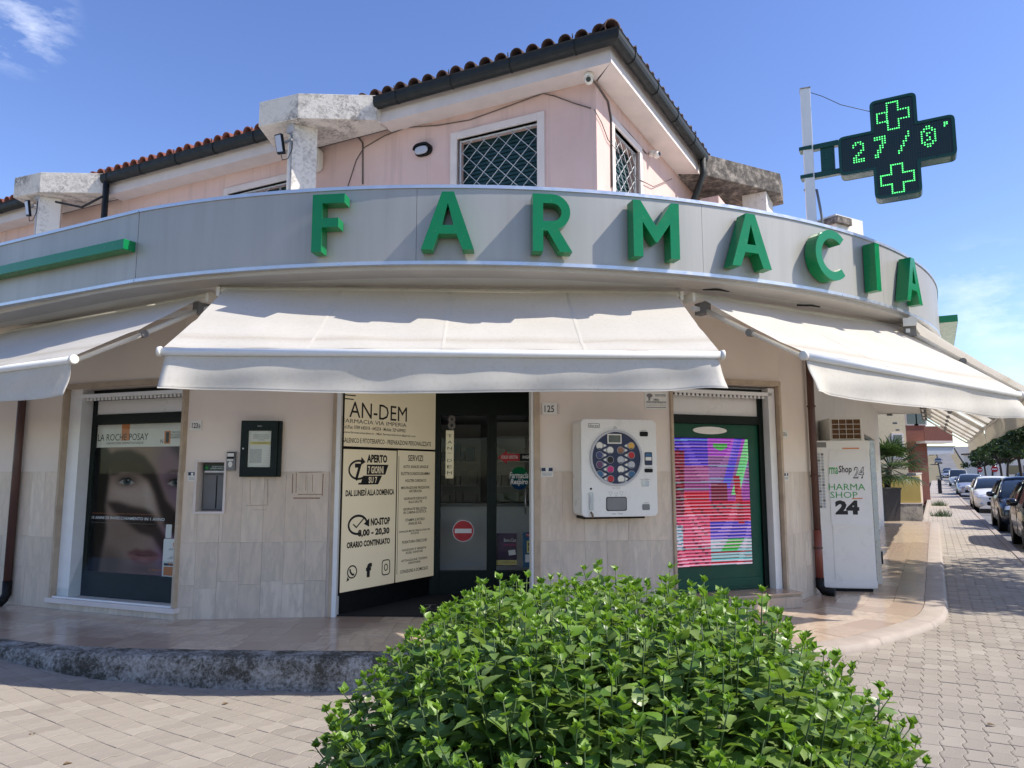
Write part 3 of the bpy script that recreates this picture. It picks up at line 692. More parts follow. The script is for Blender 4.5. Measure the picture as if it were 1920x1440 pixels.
# eaves: soffit, white board, gutter, brackets
def eave_xyz(t, out, side): return (E0 + (VV if side == 0 else U) * t + (NL if side == 0 else Vector((.8660254, -.5, 0))) * out)
def prof_sweep(prof, side, t0, t1, name, mat, mitre=True, n=1):
    mb = MB(); rows = []
    for k in range(n + 1):
        r = []
        for out, z in prof:
            t = t0 + (t1 - t0) * k / n
            if mitre and k == 0 and t0 == 0: t = -out                  # mitred at the corner
            p = eave_xyz(t, out, side); r.append(mb.V(p.x, p.y, z))
        rows.append(r)
    for k in range(n):
        for i in range(len(prof) - 1): mb.F(rows[k][i], rows[k + 1][i], rows[k + 1][i + 1], rows[k][i + 1])
    return mb.build(name, mat, B, fix=False)
GUT = [(.015, ZE + .31), (.012, ZE + .215), (.03, ZE + .185), (.065, ZE + .17), (.105, ZE + .18), (.135, ZE + .205), (.15, ZE + .245), (.15, ZE + .305), (.16, ZE + .312), (.157, ZE + .32), (.137, ZE + .315), (.137, ZE + .25), (.1, ZE + .2), (.04, ZE + .2)]
segs = ((0, 0.0, 3.36), (0, 5.19, 9.2), (0, 11.03, 15.0), (1, 0.0, 3.75))
for side, a, b in segs:
    prof_sweep([(-.5, ZE), (0, ZE), (-.02, ZE + .19), (-.03, ZE + .36)], side, a, b, 'eaves_board', 'plaster_trim')
    g = prof_sweep(GUT, side, a, b, 'gutter', 'gutter')
    t = a + .42
    while t < b:
        d = (VV if side == 0 else U) * .012; mb = MB()
        P = [eave_xyz(t, o_ + (.006 if o_ > .06 else 0), side) + Vector((0, 0, z - (.006 if o_ < .14 else 0))) for o_, z in GUT[1:9]]
        for p, q in zip(P, P[1:]): mb.hexa([tuple(p - d), tuple(p + d), tuple(q + d), tuple(q - d)] + [tuple(v + Vector((0, 0, -.004)) + (eave_xyz(0, .004, side) - E0)) for v in (p - d, p + d, q + d, q - d)])
        e = eave_xyz(t, .16, side); mb.tube([(e.x, e.y, ZE + .33), (e.x, e.y, ZE + .385)], .008, 6)
        o = mb.build('gutter_bracket', 'gutter', None, fix=False); o.parent = g; t += .86
# roof: barrel tiles along the eaves, ribbed sheet behind
def barrel(L=.46, r=.088, th=.014, n=7):
    v, f = [], []
    for y, k in ((0, 1.0), (L, .84)):
        for rr in (r * k, (r - th) * k):
            for i in range(n + 1): a = math.pi * i / n; v.append((math.cos(a) * rr, y, math.sin(a) * rr * 1.05))
    m = n + 1
    for i in range(n):
        f += [(i, i + 1, 2 * m + i + 1, 2 * m + i), (m + i, 3 * m + i, 3 * m + i + 1, m + i + 1), (i, m + i, m + i + 1, i + 1), (2 * m + i, 2 * m + i + 1, 3 * m + i + 1, 3 * m + i)]
    me = bpy.data.meshes.new('roof_tile'); me.from_pydata(v, [], f); me.polygons.foreach_set('use_smooth', [True] * len(f)); return me
bt_new, bt_old = barrel(), barrel(); bt_new.materials.append(M['roof_tile']); bt_old.materials.append(M['roof_tile_old'])
PT = R_(13)
def roof_pt(t, inn, side): p = eave_xyz(t, -inn, side); p.z = ZE + .375 + inn * math.tan(PT); return p
roofs = []
mb = MB(); a0 = [roof_pt(t, i, 0) for t, i in ((-.06, -.06), (15, -.06), (15, 4.5), (4.5, 4.5))]; mb.F(*[mb.V(p.x, p.y, p.z - .03) for p in a0])
a1 = [roof_pt(t, i, 1) for t, i in ((-.06, -.06), (9, -.06), (9, 4.5), (4.5, 4.5))]; mb.F(*[mb.V(p.x, p.y, p.z - .03) for p in a1])
roof = mb.build('roof', 'roof_tile_old', B, solid=.04)
for side, a, b in ((0, .12, 15.0), (1, .12, 9.0)):
    t = a; k = 0
    while t < b:
        for row in range(3):
            if row * .4 > t - .02 and row: continue
            old = side == 1 or t < 4.3; o = bpy.data.objects.new('roof_tile', bt_old if old else bt_new); COL.objects.link(o); o.parent = roof
            inn = -.085 + row * .4 + random.uniform(-.012, .012); p = roof_pt(t, inn, side)
            yd = (-(NL if side == 0 else Vector((.8660254, -.5, 0)))) * math.cos(PT) + Vector((0, 0, math.sin(PT) - .03)); yd.normalize()
            xd = (-VV if side == 0 else U).copy(); xd = (xd - yd * xd.dot(yd)).normalized(); zd = xd.cross(yd)
            o.matrix_basis = Matrix.Translation(p + Vector((0, 0, random.uniform(-.006, .006) + .012))) @ Matrix((xd, yd, zd)).transposed().to_4x4() @ Matrix.Rotation(random.gauss(0, .03), 4, 'Z')
        t += .218; k += 1
for k in range(8):                                         # hip tiles up from the corner
    p0 = roof_pt(-.03 + k * .36, -.03 + k * .36, 0); o = bpy.data.objects.new('hip_tile', bt_old); COL.objects.link(o); o.parent = roof
    yd = (roof_pt(1, 1, 0) - roof_pt(0, 0, 0)).normalized(); xd = yd.cross(Vector((0, 0, 1))).normalized(); zd = xd.cross(yd)
    o.matrix_basis = Matrix.Translation(p0 + Vector((0, 0, .03))) @ Matrix((xd, yd, zd)).transposed().to_4x4() @ Matrix.Scale(1.25, 4)
# corner blocks of concrete on posts
def block(poly, z0, z1, name, mat, chip=0): 
    mb = MB(); n = len(poly); rows = []
    for z in (z0, z1): rows.append([mb.V(p.x, p.y, z) for p in poly])
    mb.F(*reversed(rows[0])); mb.F(*rows[1])
    for k in range(n): mb.F(rows[0][k], rows[0][(k + 1) % n], rows[1][(k + 1) % n], rows[1][k])
    return mb.build(name, mat, B, bevel=.006)
def post_block(t0, s=1.0):
    poly = [eave_xyz(t0 - .92, -.2, 0), eave_xyz(t0 - .92, .1, 0), eave_xyz(t0, .62, 0), eave_xyz(t0 + .66, .68, 0), eave_xyz(t0 + .95, .1, 0), eave_xyz(t0 + .95, -.2, 0)]
    block(poly, ZE - .0, ZE + .36, 'corner_block', 'concrete')
    c = eave_xyz(t0 + .2, .3, 0); mb = MB(Fr(c.x, c.y, 28)); mb.box(-.17, .17, -.17, .17, ZC + .1, ZE - .001); mb.build('post', 'concrete_post', B, bevel=.008)
    return c
t = NT('concrete_post'); n1 = t.noise(3, 6, .6, stretch=(1, 1, .3)); n2 = t.noise(22, 6, .7)
t.set(t.mix(t.ramp(t.math('MULTIPLY', n1, n2), [(.26, (0, 0, 0)), (.42, (.7, .7, .7))]), lin(224, 218, 208), lin(130, 124, 116)), .9); t.bump(n2, .3, .01)
POST1 = post_block(4.26); POST2 = post_block(10.1)
rb = [eave_xyz(3.55, -.3, 1), eave_xyz(3.8, .1, 1), eave_xyz(5.2, 1.0, 1), eave_xyz(5.75, .95, 1), eave_xyz(6.0, -.3, 1)]
block(rb, ZE - .02, ZE + .34, 'corner_block', 'slab_dark')
c = eave_xyz(5.25, .6, 1); MB(Fr(c.x, c.y, 60)).box(-.3, .3, -.2, .2, ZC + .1, ZE - .021).build('post', 'concrete_post', B, bevel=.008)
c = eave_xyz(4.4, .2, 1); MB(Fr(c.x, c.y, 60)).box(-.5, .5, -.05, .25, ZC + .1, ZE - .35).build('rear_wall', 'pink_plaster', B)
p = at(1593, 440, 15.5); f4 = Fr(p.x, p.y, 30); MB(f4).box(-.45, .5, 0, 1.4, 5.0, p.z + .4).build('chimney_block', 'concrete_post', B, bevel=.01); MB(f4).box(-.5, .0, -.08, 1.5, p.z + .18, p.z + .34).build('corner_block', 'slab_dark', B, bevel=.01)
# downpipes
def pipe(name, segs, parent=B):
    for pts, r, mat, nm in segs: MB().tube([tuple(p) for p in pts], r, 12).build(nm, mat, parent)
def lpt(px, n, z): x = FL.hit(px, 930, n)[0]; return FL.w(x, n, z)
pipe('d', [([lpt(27, -.06, .22), lpt(27, -.06, 3.05)], .042, 'brown_pipe', 'downpipe'), ([lpt(27, -.06, .26), lpt(27, -.06, .12), lpt(22, -.09, .06), lpt(14, -.16, .03)], .046, 'black', 'pipe_shoe')])
e0 = FE.w(.86, -.07, 0)
pipe('d', [([(e0.x, e0.y, .75), (e0.x, e0.y, 3.05)], .042, 'brown_pipe', 'downpipe'), ([(e0.x, e0.y, .18), (e0.x, e0.y, .76)], .046, 'red_pipe', 'downpipe'),
           ([(e0.x, e0.y, .2), (e0.x, e0.y, .1), (e0.x + .03, e0.y - .03, .05), (e0.x + .13, e0.y - .1, .045)], .05, 'black', 'pipe_shoe')])
for z in (.55, 1.4, 2.25): MB().lathe((e0.x, e0.y, z), [(.043, -.012), (.052, -.01), (.052, .01), (.043, .012)]).build('pipe_clip', 'brown_pipe', B)
q = eave_xyz(3.62, .09, 1); r0 = eave_xyz(3.62, -.15, 1)
pipe('d', [([(q.x, q.y, ZE + .2), (q.x, q.y, ZE - .05), ((q.x + r0.x) / 2, (q.y + r0.y) / 2, ZE - .35), (r0.x, r0.y, ZE - .6), (r0.x, r0.y, 3.3)], .05, 'gutter', 'downpipe')])
q = eave_xyz(9.1, .09, 0); pipe('d', [([(q.x, q.y, ZE + .2), (q.x, q.y, 3.3)], .05, 'gutter', 'downpipe')])
q = eave_xyz(10.9, -.1, 0); q2 = eave_xyz(10.4, .25, 0); pipe('d', [([(q2.x, q2.y, ZE - .1), (q2.x, q2.y, ZE - .25), (q.x, q.y, ZE - .5), (q.x, q.y, 3.3)], .05, 'gutter', 'downpipe')])
# ------------------------------------------------------------------ fascia sign with letters
ZB, ZT = 3.158, 3.845
S = thing('pharmacy_sign', 'curved silver fascia with green raised letters reading FARMACIA', 'sign', (CX, CY - CRAD, ZB))
def band_mb(p0, p1, r0, r1, z0, z1, n=24):
    mb = MB(); rows = []
    for k in range(n + 1):
        f = p0 + (p1 - p0) * k / n; a, b = arc(f, r0), arc(f, r1)
        rows.append([mb.V(*a, z0), mb.V(*b, z0), mb.V(*b, z1), mb.V(*a, z1)])
    for k in range(n):
        for i in range(4): mb.F(rows[k][i], rows[k + 1][i], rows[k + 1][(i + 1) % 4], rows[k][(i + 1) % 4], smooth=False)
    mb.F(*rows[0]); mb.F(*reversed(rows[-1]))
    return mb
def phi_px(px, r=CRAD):                    # angle on the fascia seen at a pixel column
    best = None
    rr = ray(px, 600); dx, dy = rr.x, rr.y; a = dx * dx + dy * dy; b = -2 * (dx * CX + dy * CY); c = CX * CX + CY * CY - r * r
    t = (-b - math.sqrt(max(0, b * b - 4 * a * c))) / (2 * a); return math.degrees(math.atan2(dx * t - CX, CY - dy * t))
seams = [phi_px(249), phi_px(778), phi_px(1322), phi_px(1660), 62]
for a, b in zip(seams, seams[1:]): band_mb(a + .012, b - .012, CRAD - .05, CRAD, ZB + .03, ZT - .03, 48).build('panel', 'silver_panel', S)
for z0, z1, nm in ((ZB, ZB + .0295, 'bottom_trim'), (ZT - .0295, ZT, 'top_trim')): band_mb(seams[0], 62, CRAD - .06, CRAD + .012, z0, z1, 60).build(nm, 'aluminium', S)
band_mb(seams[0], 62, CRAD - .09, CRAD - .055, ZB + .01, ZT - .01, 60).build('backing_frame', 'black', S)
def stroke(pts, w, closed=False):          # polyline -> outline polygon (for letters and marks)
    P = [Vector((*p, 0)) for p in pts]; L, R = [], []
    for i, p in enumerate(P):
        a = (P[i] - P[i - 1]).normalized() if i else None; b = (P[i + 1] - P[i]).normalized() if i < len(P) - 1 else None
        d = (a + b).normalized() if a and b else (a or b); k = 1 / max(.35, d.dot(a)) if a and b else 1
        n = Vector((-d.y, d.x, 0)) * w / 2 * k; L.append((p + n)[:2]); R.append((p - n)[:2])
    return L + R[::-1]
def glyph(ch):
    s = .175
    if ch == 'F': return [[(0, 0), (s, 0), (s, .42), (.46, .42), (.46, .58), (s, .58), (s, 1 - s * .92), (.56, 1 - s * .92), (.56, 1), (0, 1)]], .56
    if ch == 'I': return [[(0, 0), (s, 0), (s, 1), (0, 1)]], s
    if ch == 'A':
        w = .88; c = w / 2; h = s * 1.08
        return [[(0, 0), (h, 0), (h + .105, .27), (w - h - .105, .27), (w - h, 0), (w, 0), (c + .10, 1), (c - .10, 1)], [(h + .155, .42), (c, .80), (w - h - .155, .42)]], w
    if ch == 'M': return [[(0, 0), (s, 0), (s, .62), (.41, .27), (.45, .27), (.69, .62), (.69, 0), (.69 + s, 0), (.69 + s, 1), (.72, 1), (.43, .55), (.14, 1), (0, 1)]], .69 + s
    if ch == 'R':
        o = [(0, 0), (s, 0), (s, .36), (.25, .36), (.46, 0), (.67, 0), (.43, .40)]; ce, rr = (.33, .69), .31
        for k in range(13): a = R_(-68 + 158 * k / 12); o.append((ce[0] + rr * math.cos(a), ce[1] + rr * math.sin(a)))
        o += [(0, 1)]; h = [(s, .525)]
        for k in range(11): a = R_(-90 + 180 * k / 10); h.append((.335 + .155 * math.cos(a), .685 + .155 * math.sin(a)))
        return [o, h + [(s, .84)]], .67
    if ch == 'C':
        o = []
        for k in range(25): a = R_(47 + 266 * k / 24); o.append((.5 + .5 * math.cos(a), .5 + .5 * math.sin(a)))
        for k in range(25): a = R_(313 - 266 * k / 24); o.append((.5 + .33 * math.cos(a), .5 + .33 * math.sin(a)))
        return [o], .86
LH_ = .49; LZ = 3.245
for ch, px in zip('FARMACIA', (612, 838, 1036, 1232, 1410, 1558, 1646, 1712)):
    f = phi_px(px, CRAD + .1); a = arc(f, CRAD); lf = Fr(a[0], a[1], f, LZ); loops, w = glyph(ch)
    mb = MB(lf); mb.prism([[((x - w / 2) * LH_, z * LH_) for x, z in l] for l in loops], -.135, -.012); mb.build('letter', 'letter_green', S)
# straight fascia of the two wings, each with its green bar
def wing(side, L, label):
    base = arc(seams[0] if side < 0 else 60.0); a = arc(-30); fr = Fr(base[0], base[1], seams[0] - 4 if side < 0 else 60)
    x0, x1 = (-L, -.006) if side < 0 else (.15, L)
    T_ = thing('side_fascia', label, 'sign', fr.w((x0 + x1) / 2, 0, ZB))
    MB(fr).box(x0, x1, 0, .05, ZB + .03, ZT - .03).build('panel', 'silver_panel', T_)
    MB(fr).box(x0, x1, -.012, .06, ZB, ZB + .0295).build('bottom_trim', 'aluminium', T_); MB(fr).box(x0, x1, -.012, .06, ZT - .0295, ZT).build('top_trim', 'aluminium', T_)
    z1 = ZB + .285
    MB(fr).box(x0, x1 - .02 if side < 0 else x1, -.12 if side < 0 else -.22, -.001, z1, z1 + .095).build('light_bar', 'letter_green', T_, bevel=.004)
    return fr
wing(-1, 9, 'grey straight fascia with green projecting bar left of the curved sign'); wing(1, 13, 'far straight fascia with green bar along the side street')
# open steel frame seen under the far end of the curved sign
T_ = thing('steel_bracing', 'dark steel bracing showing under the right end of the curved sign', 'frame', (*arc(57, 7.0), 3.0))
for f in (53, 55.5, 58, 60.5):
    a, b = arc(f, 7.0), arc(f, 6.72); MB().tube([(a[0], a[1], 2.98), (a[0], a[1], 3.75)], .016, 6).build('upright', 'black', T_); MB().tube([(a[0], a[1], 3.3), (b[0], b[1], 3.3)], .014, 6).build('crosspiece', 'steel', T_)

# ------------------------------------------------------------------ awnings
def awning(name, label, pl, pr, zl, zr, proj, ztop, vh=.27, arms=2, curl=(1, 1), seed=0, group='white awnings round the corner'):
    rnd = random.Random(seed); pl, pr = Vector((*pl, 0)), Vector((*pr, 0)); L = (pr - pl).length; ang = math.degrees(math.atan2(pr.y - pl.y, pr.x - pl.x)); fr = Fr(pl.x, pl.y, ang)
    T_ = thing(name, label, 'awning', fr.w(L / 2, 0, min(zl, zr) - vh), group)
    zb = lambda x: zl + (zr - zl) * x / L
    ph = rnd.uniform(0, 6)
    def sag(u, v): return -.035 * math.sin(math.pi * v) * (1 - .4 * abs(2 * u - 1)) + .006 * math.sin(u * L * 3.1 + ph + v * 2) * math.sin(math.pi * v) + .0045 * math.sin(u * L * 9 + 5 * v + ph) * (1 - v) ** 2 - .012 * math.exp(-((v - .3 - .18 * math.sin(u * L * 1.3 + ph)) / .05) ** 2) * (.4 + .6 * math.sin(u * L * 2.1 + ph) ** 2)
    def fab(u, v): x = .02 + (L - .04) * u; return (x, proj * v, zb(x) + .028 + (ztop - zb(x) - .028) * v + sag(u, v))
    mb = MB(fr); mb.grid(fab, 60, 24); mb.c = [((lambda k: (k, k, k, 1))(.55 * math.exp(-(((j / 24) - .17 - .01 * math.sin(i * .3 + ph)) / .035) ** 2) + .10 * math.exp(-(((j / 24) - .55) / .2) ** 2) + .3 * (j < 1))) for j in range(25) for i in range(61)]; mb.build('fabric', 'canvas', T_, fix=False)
    nse = max(1, int(L / 1.2))
    for k in range(1, nse + 1):
        u0 = k / (nse + 1) + rnd.uniform(-.02, .02); w = .012 / L
        MB(fr).grid(lambda a, b: (lambda q: (q[0], q[1], q[2] + .0025))(fab(u0 + w * (a - .5) * 2, b)), 1, 24).build('seam', 'canvas', T_, fix=False)
    def val(u, v):
        x = .025 + (L - .05) * u; e = 0
        for c, s in ((curl[0], u), (curl[1], 1 - u)): e += -c * .10 * math.exp(-(s * L / .16) ** 2) * v ** 1.5
        wv = .010 * math.sin(u * L * 4.2 + ph) * v + .006 * math.sin(u * L * 11 + 2 * ph) * v + .005 * math.sin(u * L * 2.3 + 7 * v)
        lift = .012 * math.sin(u * L * 2 + ph) * v + (.05 * curl[1] * math.exp(-((1 - u) * L / .3) ** 2) - .02 * curl[1] * math.exp(-((1 - u) * L / .12) ** 2)) * v
        return (x + (.03 * curl[1] * v * math.exp(-((1 - u) * L / .2) ** 2)), .004 + e + wv, zb(x) - .02 - vh * v + lift)
    vo = MB(fr).grid(val, 90, 12).build('valance', 'canvas', T_, fix=False, solid=.0015)
    MB(fr).grid(lambda a, b: (lambda q: (q[0], q[1] - .002, q[2]))(val(a, .965 + .035 * b)), 90, 1).build('hem', 'canvas', T_, fix=False)
    MB(fr).tube([(0, 0, zb(0)), (L, 0, zb(L))], .029, 16).build('front_bar', 'white_metal', T_)
    for x, s in ((-.022, 1), (L - .008, 1)): MB(fr).lathe((x, 0, zb(x)), [(.02, -.002), (.037, .002), (.038, .026), (.03, .03)], 'x', 18).build('end_cap', 'white_plastic', T_)
    MB(fr).tube([(-.04, proj, ztop - .03), (L + .04, proj, ztop - .03)], .042, 14).build('roller', 'white_plastic', T_)
    for x in (-.05, L + .02): MB(fr).box(x, x + .03, proj - .05, proj + .08, ztop - .09, ztop - .005).build('roller_bracket', 'white_plastic', T_)
    MB(fr).box(.02, L - .02, proj + .02, proj + .06, ztop - .15, ztop - .11).build('back_rail', 'white_metal', T_)
    for k in range(arms):
        x = .14 + (L - .28) * k / max(1, arms - 1); zt = ztop - .13
        mb = MB(fr); el = (x, proj * .55, (zt * .55 + (zb(x) - .03) * .45) - .02)
        mb.tube([(x, proj + .02, zt), el], .024, 8); ar = mb.build('arm', 'white_plastic', T_)
        mb = MB(fr); mb.tube([el, (x, .03, zb(x) - .02)], .02, 8); mb.build('forearm', 'white_plastic', T_)
        MB(fr).lathe((x - .03, el[1], el[2]), [(.03, 0), (.036, .01), (.036, .05), (.03, .06)], 'x', 12).build('elbow', 'grey_plastic', T_); MB(fr).box(x - .04, x + .04, proj - .04, proj + .09, zt - .05, zt + .06).build('arm_bracket', 'grey_plastic', T_)
    return fr
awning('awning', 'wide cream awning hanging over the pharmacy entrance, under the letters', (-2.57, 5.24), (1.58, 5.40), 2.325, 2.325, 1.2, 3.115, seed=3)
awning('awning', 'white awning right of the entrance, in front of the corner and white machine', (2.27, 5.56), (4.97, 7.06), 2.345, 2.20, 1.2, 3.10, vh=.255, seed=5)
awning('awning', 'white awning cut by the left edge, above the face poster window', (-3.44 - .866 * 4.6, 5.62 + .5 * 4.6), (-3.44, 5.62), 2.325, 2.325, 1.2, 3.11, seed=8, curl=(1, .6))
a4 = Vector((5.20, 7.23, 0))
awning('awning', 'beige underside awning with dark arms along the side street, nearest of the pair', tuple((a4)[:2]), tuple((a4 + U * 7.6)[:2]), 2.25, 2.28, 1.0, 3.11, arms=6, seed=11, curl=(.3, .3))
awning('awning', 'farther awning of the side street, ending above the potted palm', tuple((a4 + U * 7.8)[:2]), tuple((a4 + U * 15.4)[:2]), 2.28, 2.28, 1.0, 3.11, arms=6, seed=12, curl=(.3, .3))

# ------------------------------------------------------------------ pharmacy cross on its pole
PP = Vector((3.26, 7.62, 0)); pt_ = at(1509, 170, 7.62).z
T_ = thing('sign_pole', 'white square pole standing behind the fascia holding the cross', 'pole', (PP.x, PP.y, ZC + .16))
MB(Fr(PP.x, PP.y, -20)).box(-.05, .05, -.05, .05, ZC + .16, pt_).build('post', 'white_metal', T_, bevel=.004)
MB(Fr(PP.x, PP.y, -20)).box(-.055, .055, -.055, .055, pt_, pt_ + .012).build('post_cap', 'concrete_grey', T_)
MB().tube([(PP.x - .02, PP.y + .1, 4.55), (PP.x + .06, PP.y - .03, 4.5), (PP.x + .09, PP.y - .05, 4.2), (PP.x + .09, PP.y - .05, 3.3)], .014, 6).build('conduit', 'grey_plastic', T_)
XF = Fr(PP.x + .866 * .845, PP.y - .5 * .845, -30, 4.785)       # cross: x outwards from the pole
T_ = thing('pharmacy_cross', 'green cross-shaped pharmacy sign lit with 27/0 and dotted crosses', 'sign', XF.w(0, 0, -.53))
def crossloop(a, b, r, n=4):
    pts = [(-b, -a), (b, -a), (b, -b), (a, -b), (a, b), (b, b), (b, a), (-b, a), (-b, b), (-a, b), (-a, -b), (-b, -b)]; out = []
    for i, p in enumerate(pts):
        p0, p1, p2 = Vector(pts[i - 1]), Vector(p), Vector(pts[(i + 1) % 12]); d0, d1 = (p0 - p1).normalized(), (p2 - p1).normalized()
        convex = (p1 - p0).x * (p2 - p1).y - (p1 - p0).y * (p2 - p1).x > 0; rr = r if convex else .012
        for k in range(n + 1):
            t_ = k / n; out.append(tuple((p1 + d0 * rr * (1 - t_) ** 2 + d1 * rr * t_ ** 2)[:]))
    return out
MB(XF).prism([crossloop(.535, .215, .06)], -.075, .075).build('housing', 'bracket_green', T_, bevel=.01)
for sgn in (-1, 1):
    y = -.0751 if sgn < 0 else .0751
    MB(XF).prism([crossloop(.535, .215, .06), crossloop(.505, .185, .03)], min(y, y * 1.16), max(y, y * 1.16)).build('rim', 'bracket_green', T_)
    MB(XF).prism([crossloop(.504, .184, .03)], min(y, y + sgn * .004), max(y, y + sgn * .004)).build('display', 'led_black', T_)
dots = []
def path_dots(pts, step=.0215, closed=True):
    P = [Vector(p) for p in pts]; P = P + [P[0]] if closed else P
    for a, b in zip(P, P[1:]):
        n = max(1, round((b - a).length / step))
        for k in range(n): q = a + (b - a) * k / n; dots.append((q.x, q.y))
c12 = lambda a, b, ox, oz: [(x + ox, z + oz) for x, z in [(-b, -a), (b, -a), (b, -b), (a, -b), (a, b), (b, b), (b, a), (-b, a), (-b, b), (-a, b), (-a, -b), (-b, -b)]]
path_dots(c12(.145, .05, -.005, .335)); path_dots(c12(.15, .052, .0, -.345))
path_dots([(-.06, .27), (-.06, .40)], closed=False)
BM = {'2': ['.###.', '##.##', '#...#', '....#', '...##', '..##.', '.##..', '##...', '#####', '#####'], '7': ['#####', '#####', '...##', '...##', '..##.', '..##.', '.##..', '.##..', '##...', '##...'],
      '/': ['....#', '....#', '...##', '...#.', '..##.', '..#..', '.##..', '.#...', '##...', '#....'], '0': ['..##..', '.####.', '##..##', '#.##.#', '#.#..#', '#..#.#', '#.##.#', '##..##', '.####.', '..##..']}
for ch, ox, oz in (('2', -.36, .02), ('7', -.155, .03), ('/', .06, .03), ('0', .27, .04)):
    for r, line in enumerate(BM[ch]):
        for q, cc in enumerate(line):
            if cc == '#': dots.append((ox + q * .0235 - .03, oz + .10 - r * .0235))
for dx, dz in ((.455, .145), (.475, .145), (.455, .128), (.475, .128), (.453, .11)): dots.append((dx - .01, dz))
mb = MB(XF)
for x, z in dots:
    i = [mb.V(x + .0075 * math.cos(k * math.pi / 3), -.0815, z + .0075 * math.sin(k * math.pi / 3)) for k in range(6)]; mb.F(*i)
o = mb.build('lit_dots', 'led_green', T_, fix=False); stuff(o)
mb = MB(XF); x = -.49
while x < .5:
    z = -.49
    while z < .5:
        if (abs(x) < .175 or abs(z) < .175): i = [mb.V(x + .0035 * math.cos(k * math.pi / 2), -.0803, z + .0035 * math.sin(k * math.pi / 2)) for k in range(4)]; mb.F(*i)
        z += .0225
    x += .0225
stuff(mb.build('unlit_dots', 'led_dim', T_, fix=False))
for z in (.19, -.13):
    MB(XF).box(-.80, -.535, -.035, .035, z - .03, z + .03).build('arm', 'bracket_green', T_, bevel=.004); MB(XF).box(-.93, -.80, -.06, .06, z - .02, z + .02).build('pole_clamp', 'bracket_green', T_)
MB(XF).box(-.72, -.58, -.02, .02, -.0995, .1595).build('back_plate', 'bracket_green', T_)
tp_ = Vector((PP.x + .05, PP.y - .03, pt_ - .04)); ce = XF.w(-.2, 0, .46); mid = (tp_ + ce) / 2 + Vector((0, 0, -.03))
tag(MB().tube([tuple(tp_), tuple(tp_.lerp(ce, .2)), tuple(mid), tuple(ce)], .004, 5).build('stay_wire', 'cable_black'), 'thin steel stay wire from the pole top to the green cross', 'wire')
# ------------------------------------------------------------------ showcase window and its poster
SW = Fr(*FL.w(0, .2, 0).to_tuple()[:2], -21.5)            # plane of the window frame
a0, a1 = lx0 + .03, lx1 - .03
T_ = thing('showcase_window', 'tall green-framed display window holding the face advertisement', 'window', FL.w((a0 + a1) / 2, .2, lz0))
fz = lz1
gx0 = SW.hit(168, 900)[0]
for nm, q in (('frame', (gx0, gx0 + .06, -.02, .05, lz0, fz)), ('frame', (a1 - .03, a1, -.02, .05, lz0, fz)), ('transom', (gx0 + .06, a1 - .03, -.03, .05, SW.hit(250, 795)[1], SW.hit(250, 776)[1])), ('bottom_rail', (gx0 + .06, a1 - .03, -.02, .05, lz0, lz0 + .26)), ('head', (gx0 + .06, a1 - .03, -.02, .05, fz - .12, fz))):
    MB(SW).box(*q).build(nm, 'dark_green', T_, bevel=.003)
MB(SW).box(a0, gx0, -.16, .05, lz0, fz).build('shutter_guide', 'white_metal', T_)
MB(SW).box(gx0 + .06, a1 - .03, -.005, .03, SW.hit(250, 775)[1], fz - .12).build('transom_panel', 'machine_white', T_)
mb = MB(SW); mb.box(a0 + .02, a1, -.17, -.13, fz - .10, fz - .06)
k = a0 + .05
while k < a1: mb.box(k, k + .03, -.135, -.12, fz - .13, fz - .10); k += .055
mb.build('rolled_shutter', 'white_metal', T_)
px0, px1, pz0, pz1 = gx0 + .06, a1 - .03, lz0 + .17, SW.hit(250, 795)[1] + .012
MB(SW).box(gx0 + .06, a1 - .03, -.022, -.018, lz0 + .26, pz1).build('pane', 'glass', T_)
MB(SW).box(a0, a1, .06, .08, lz0, fz).build('back_board', 'black', T_)
# sloping glass shield standing in front of the sill
T2 = thing('glass_shield', 'clear angled glass panel standing on the showcase sill', 'glass', FL.w((a0 + a1) / 2, .0, lz0))
MB(FL).hexa([(a0, -.0, lz0), (a1, -.0, lz0), (a1, .006, lz0), (a0, .006, lz0), (a0 + .12, .16, lz0 + .42), (a1, .16, lz0 + .42), (a1, .166, lz0 + .42), (a0 + .12, .166, lz0 + .42)]).build('sheet', 'glass', T2)
MB(FL).box(a0, a1, -.012, .02, lz0, lz0 + .016).build('clip_rail', 'white_metal', T2)
def picture(fr, y, x0, x1, z0, z1, nu, nv, fn, name, mat, parent):
    mb = MB(fr); mb.grid(lambda u, v: (x0 + (x1 - x0) * u, y, z0 + (z1 - z0) * v), nu, nv, smooth=False)
    g = np.array([[(i / nu, j / nv) for i in range(nu + 1)] for j in range(nv + 1)]).reshape(-1, 2)
    col = fn(g[:, 0], g[:, 1]); mb.c = np.concatenate([np.clip(col, 0, 1), np.ones((len(col), 1))], 1)
    return mb.build(name, mat, parent, fix=False)
def tolin(c): c = np.asarray(c, float) / 255; return np.where(c <= .04045, c / 12.92, ((c + .055) / 1.055) ** 2.4)
def sst(a, b, x): t = np.clip((x - a) / (b - a + 1e-9), 0, 1); return t * t * (3 - 2 * t)
def lay(col, m, c): return col * (1 - m[:, None]) + tolin(c)[None, :] * m[:, None]
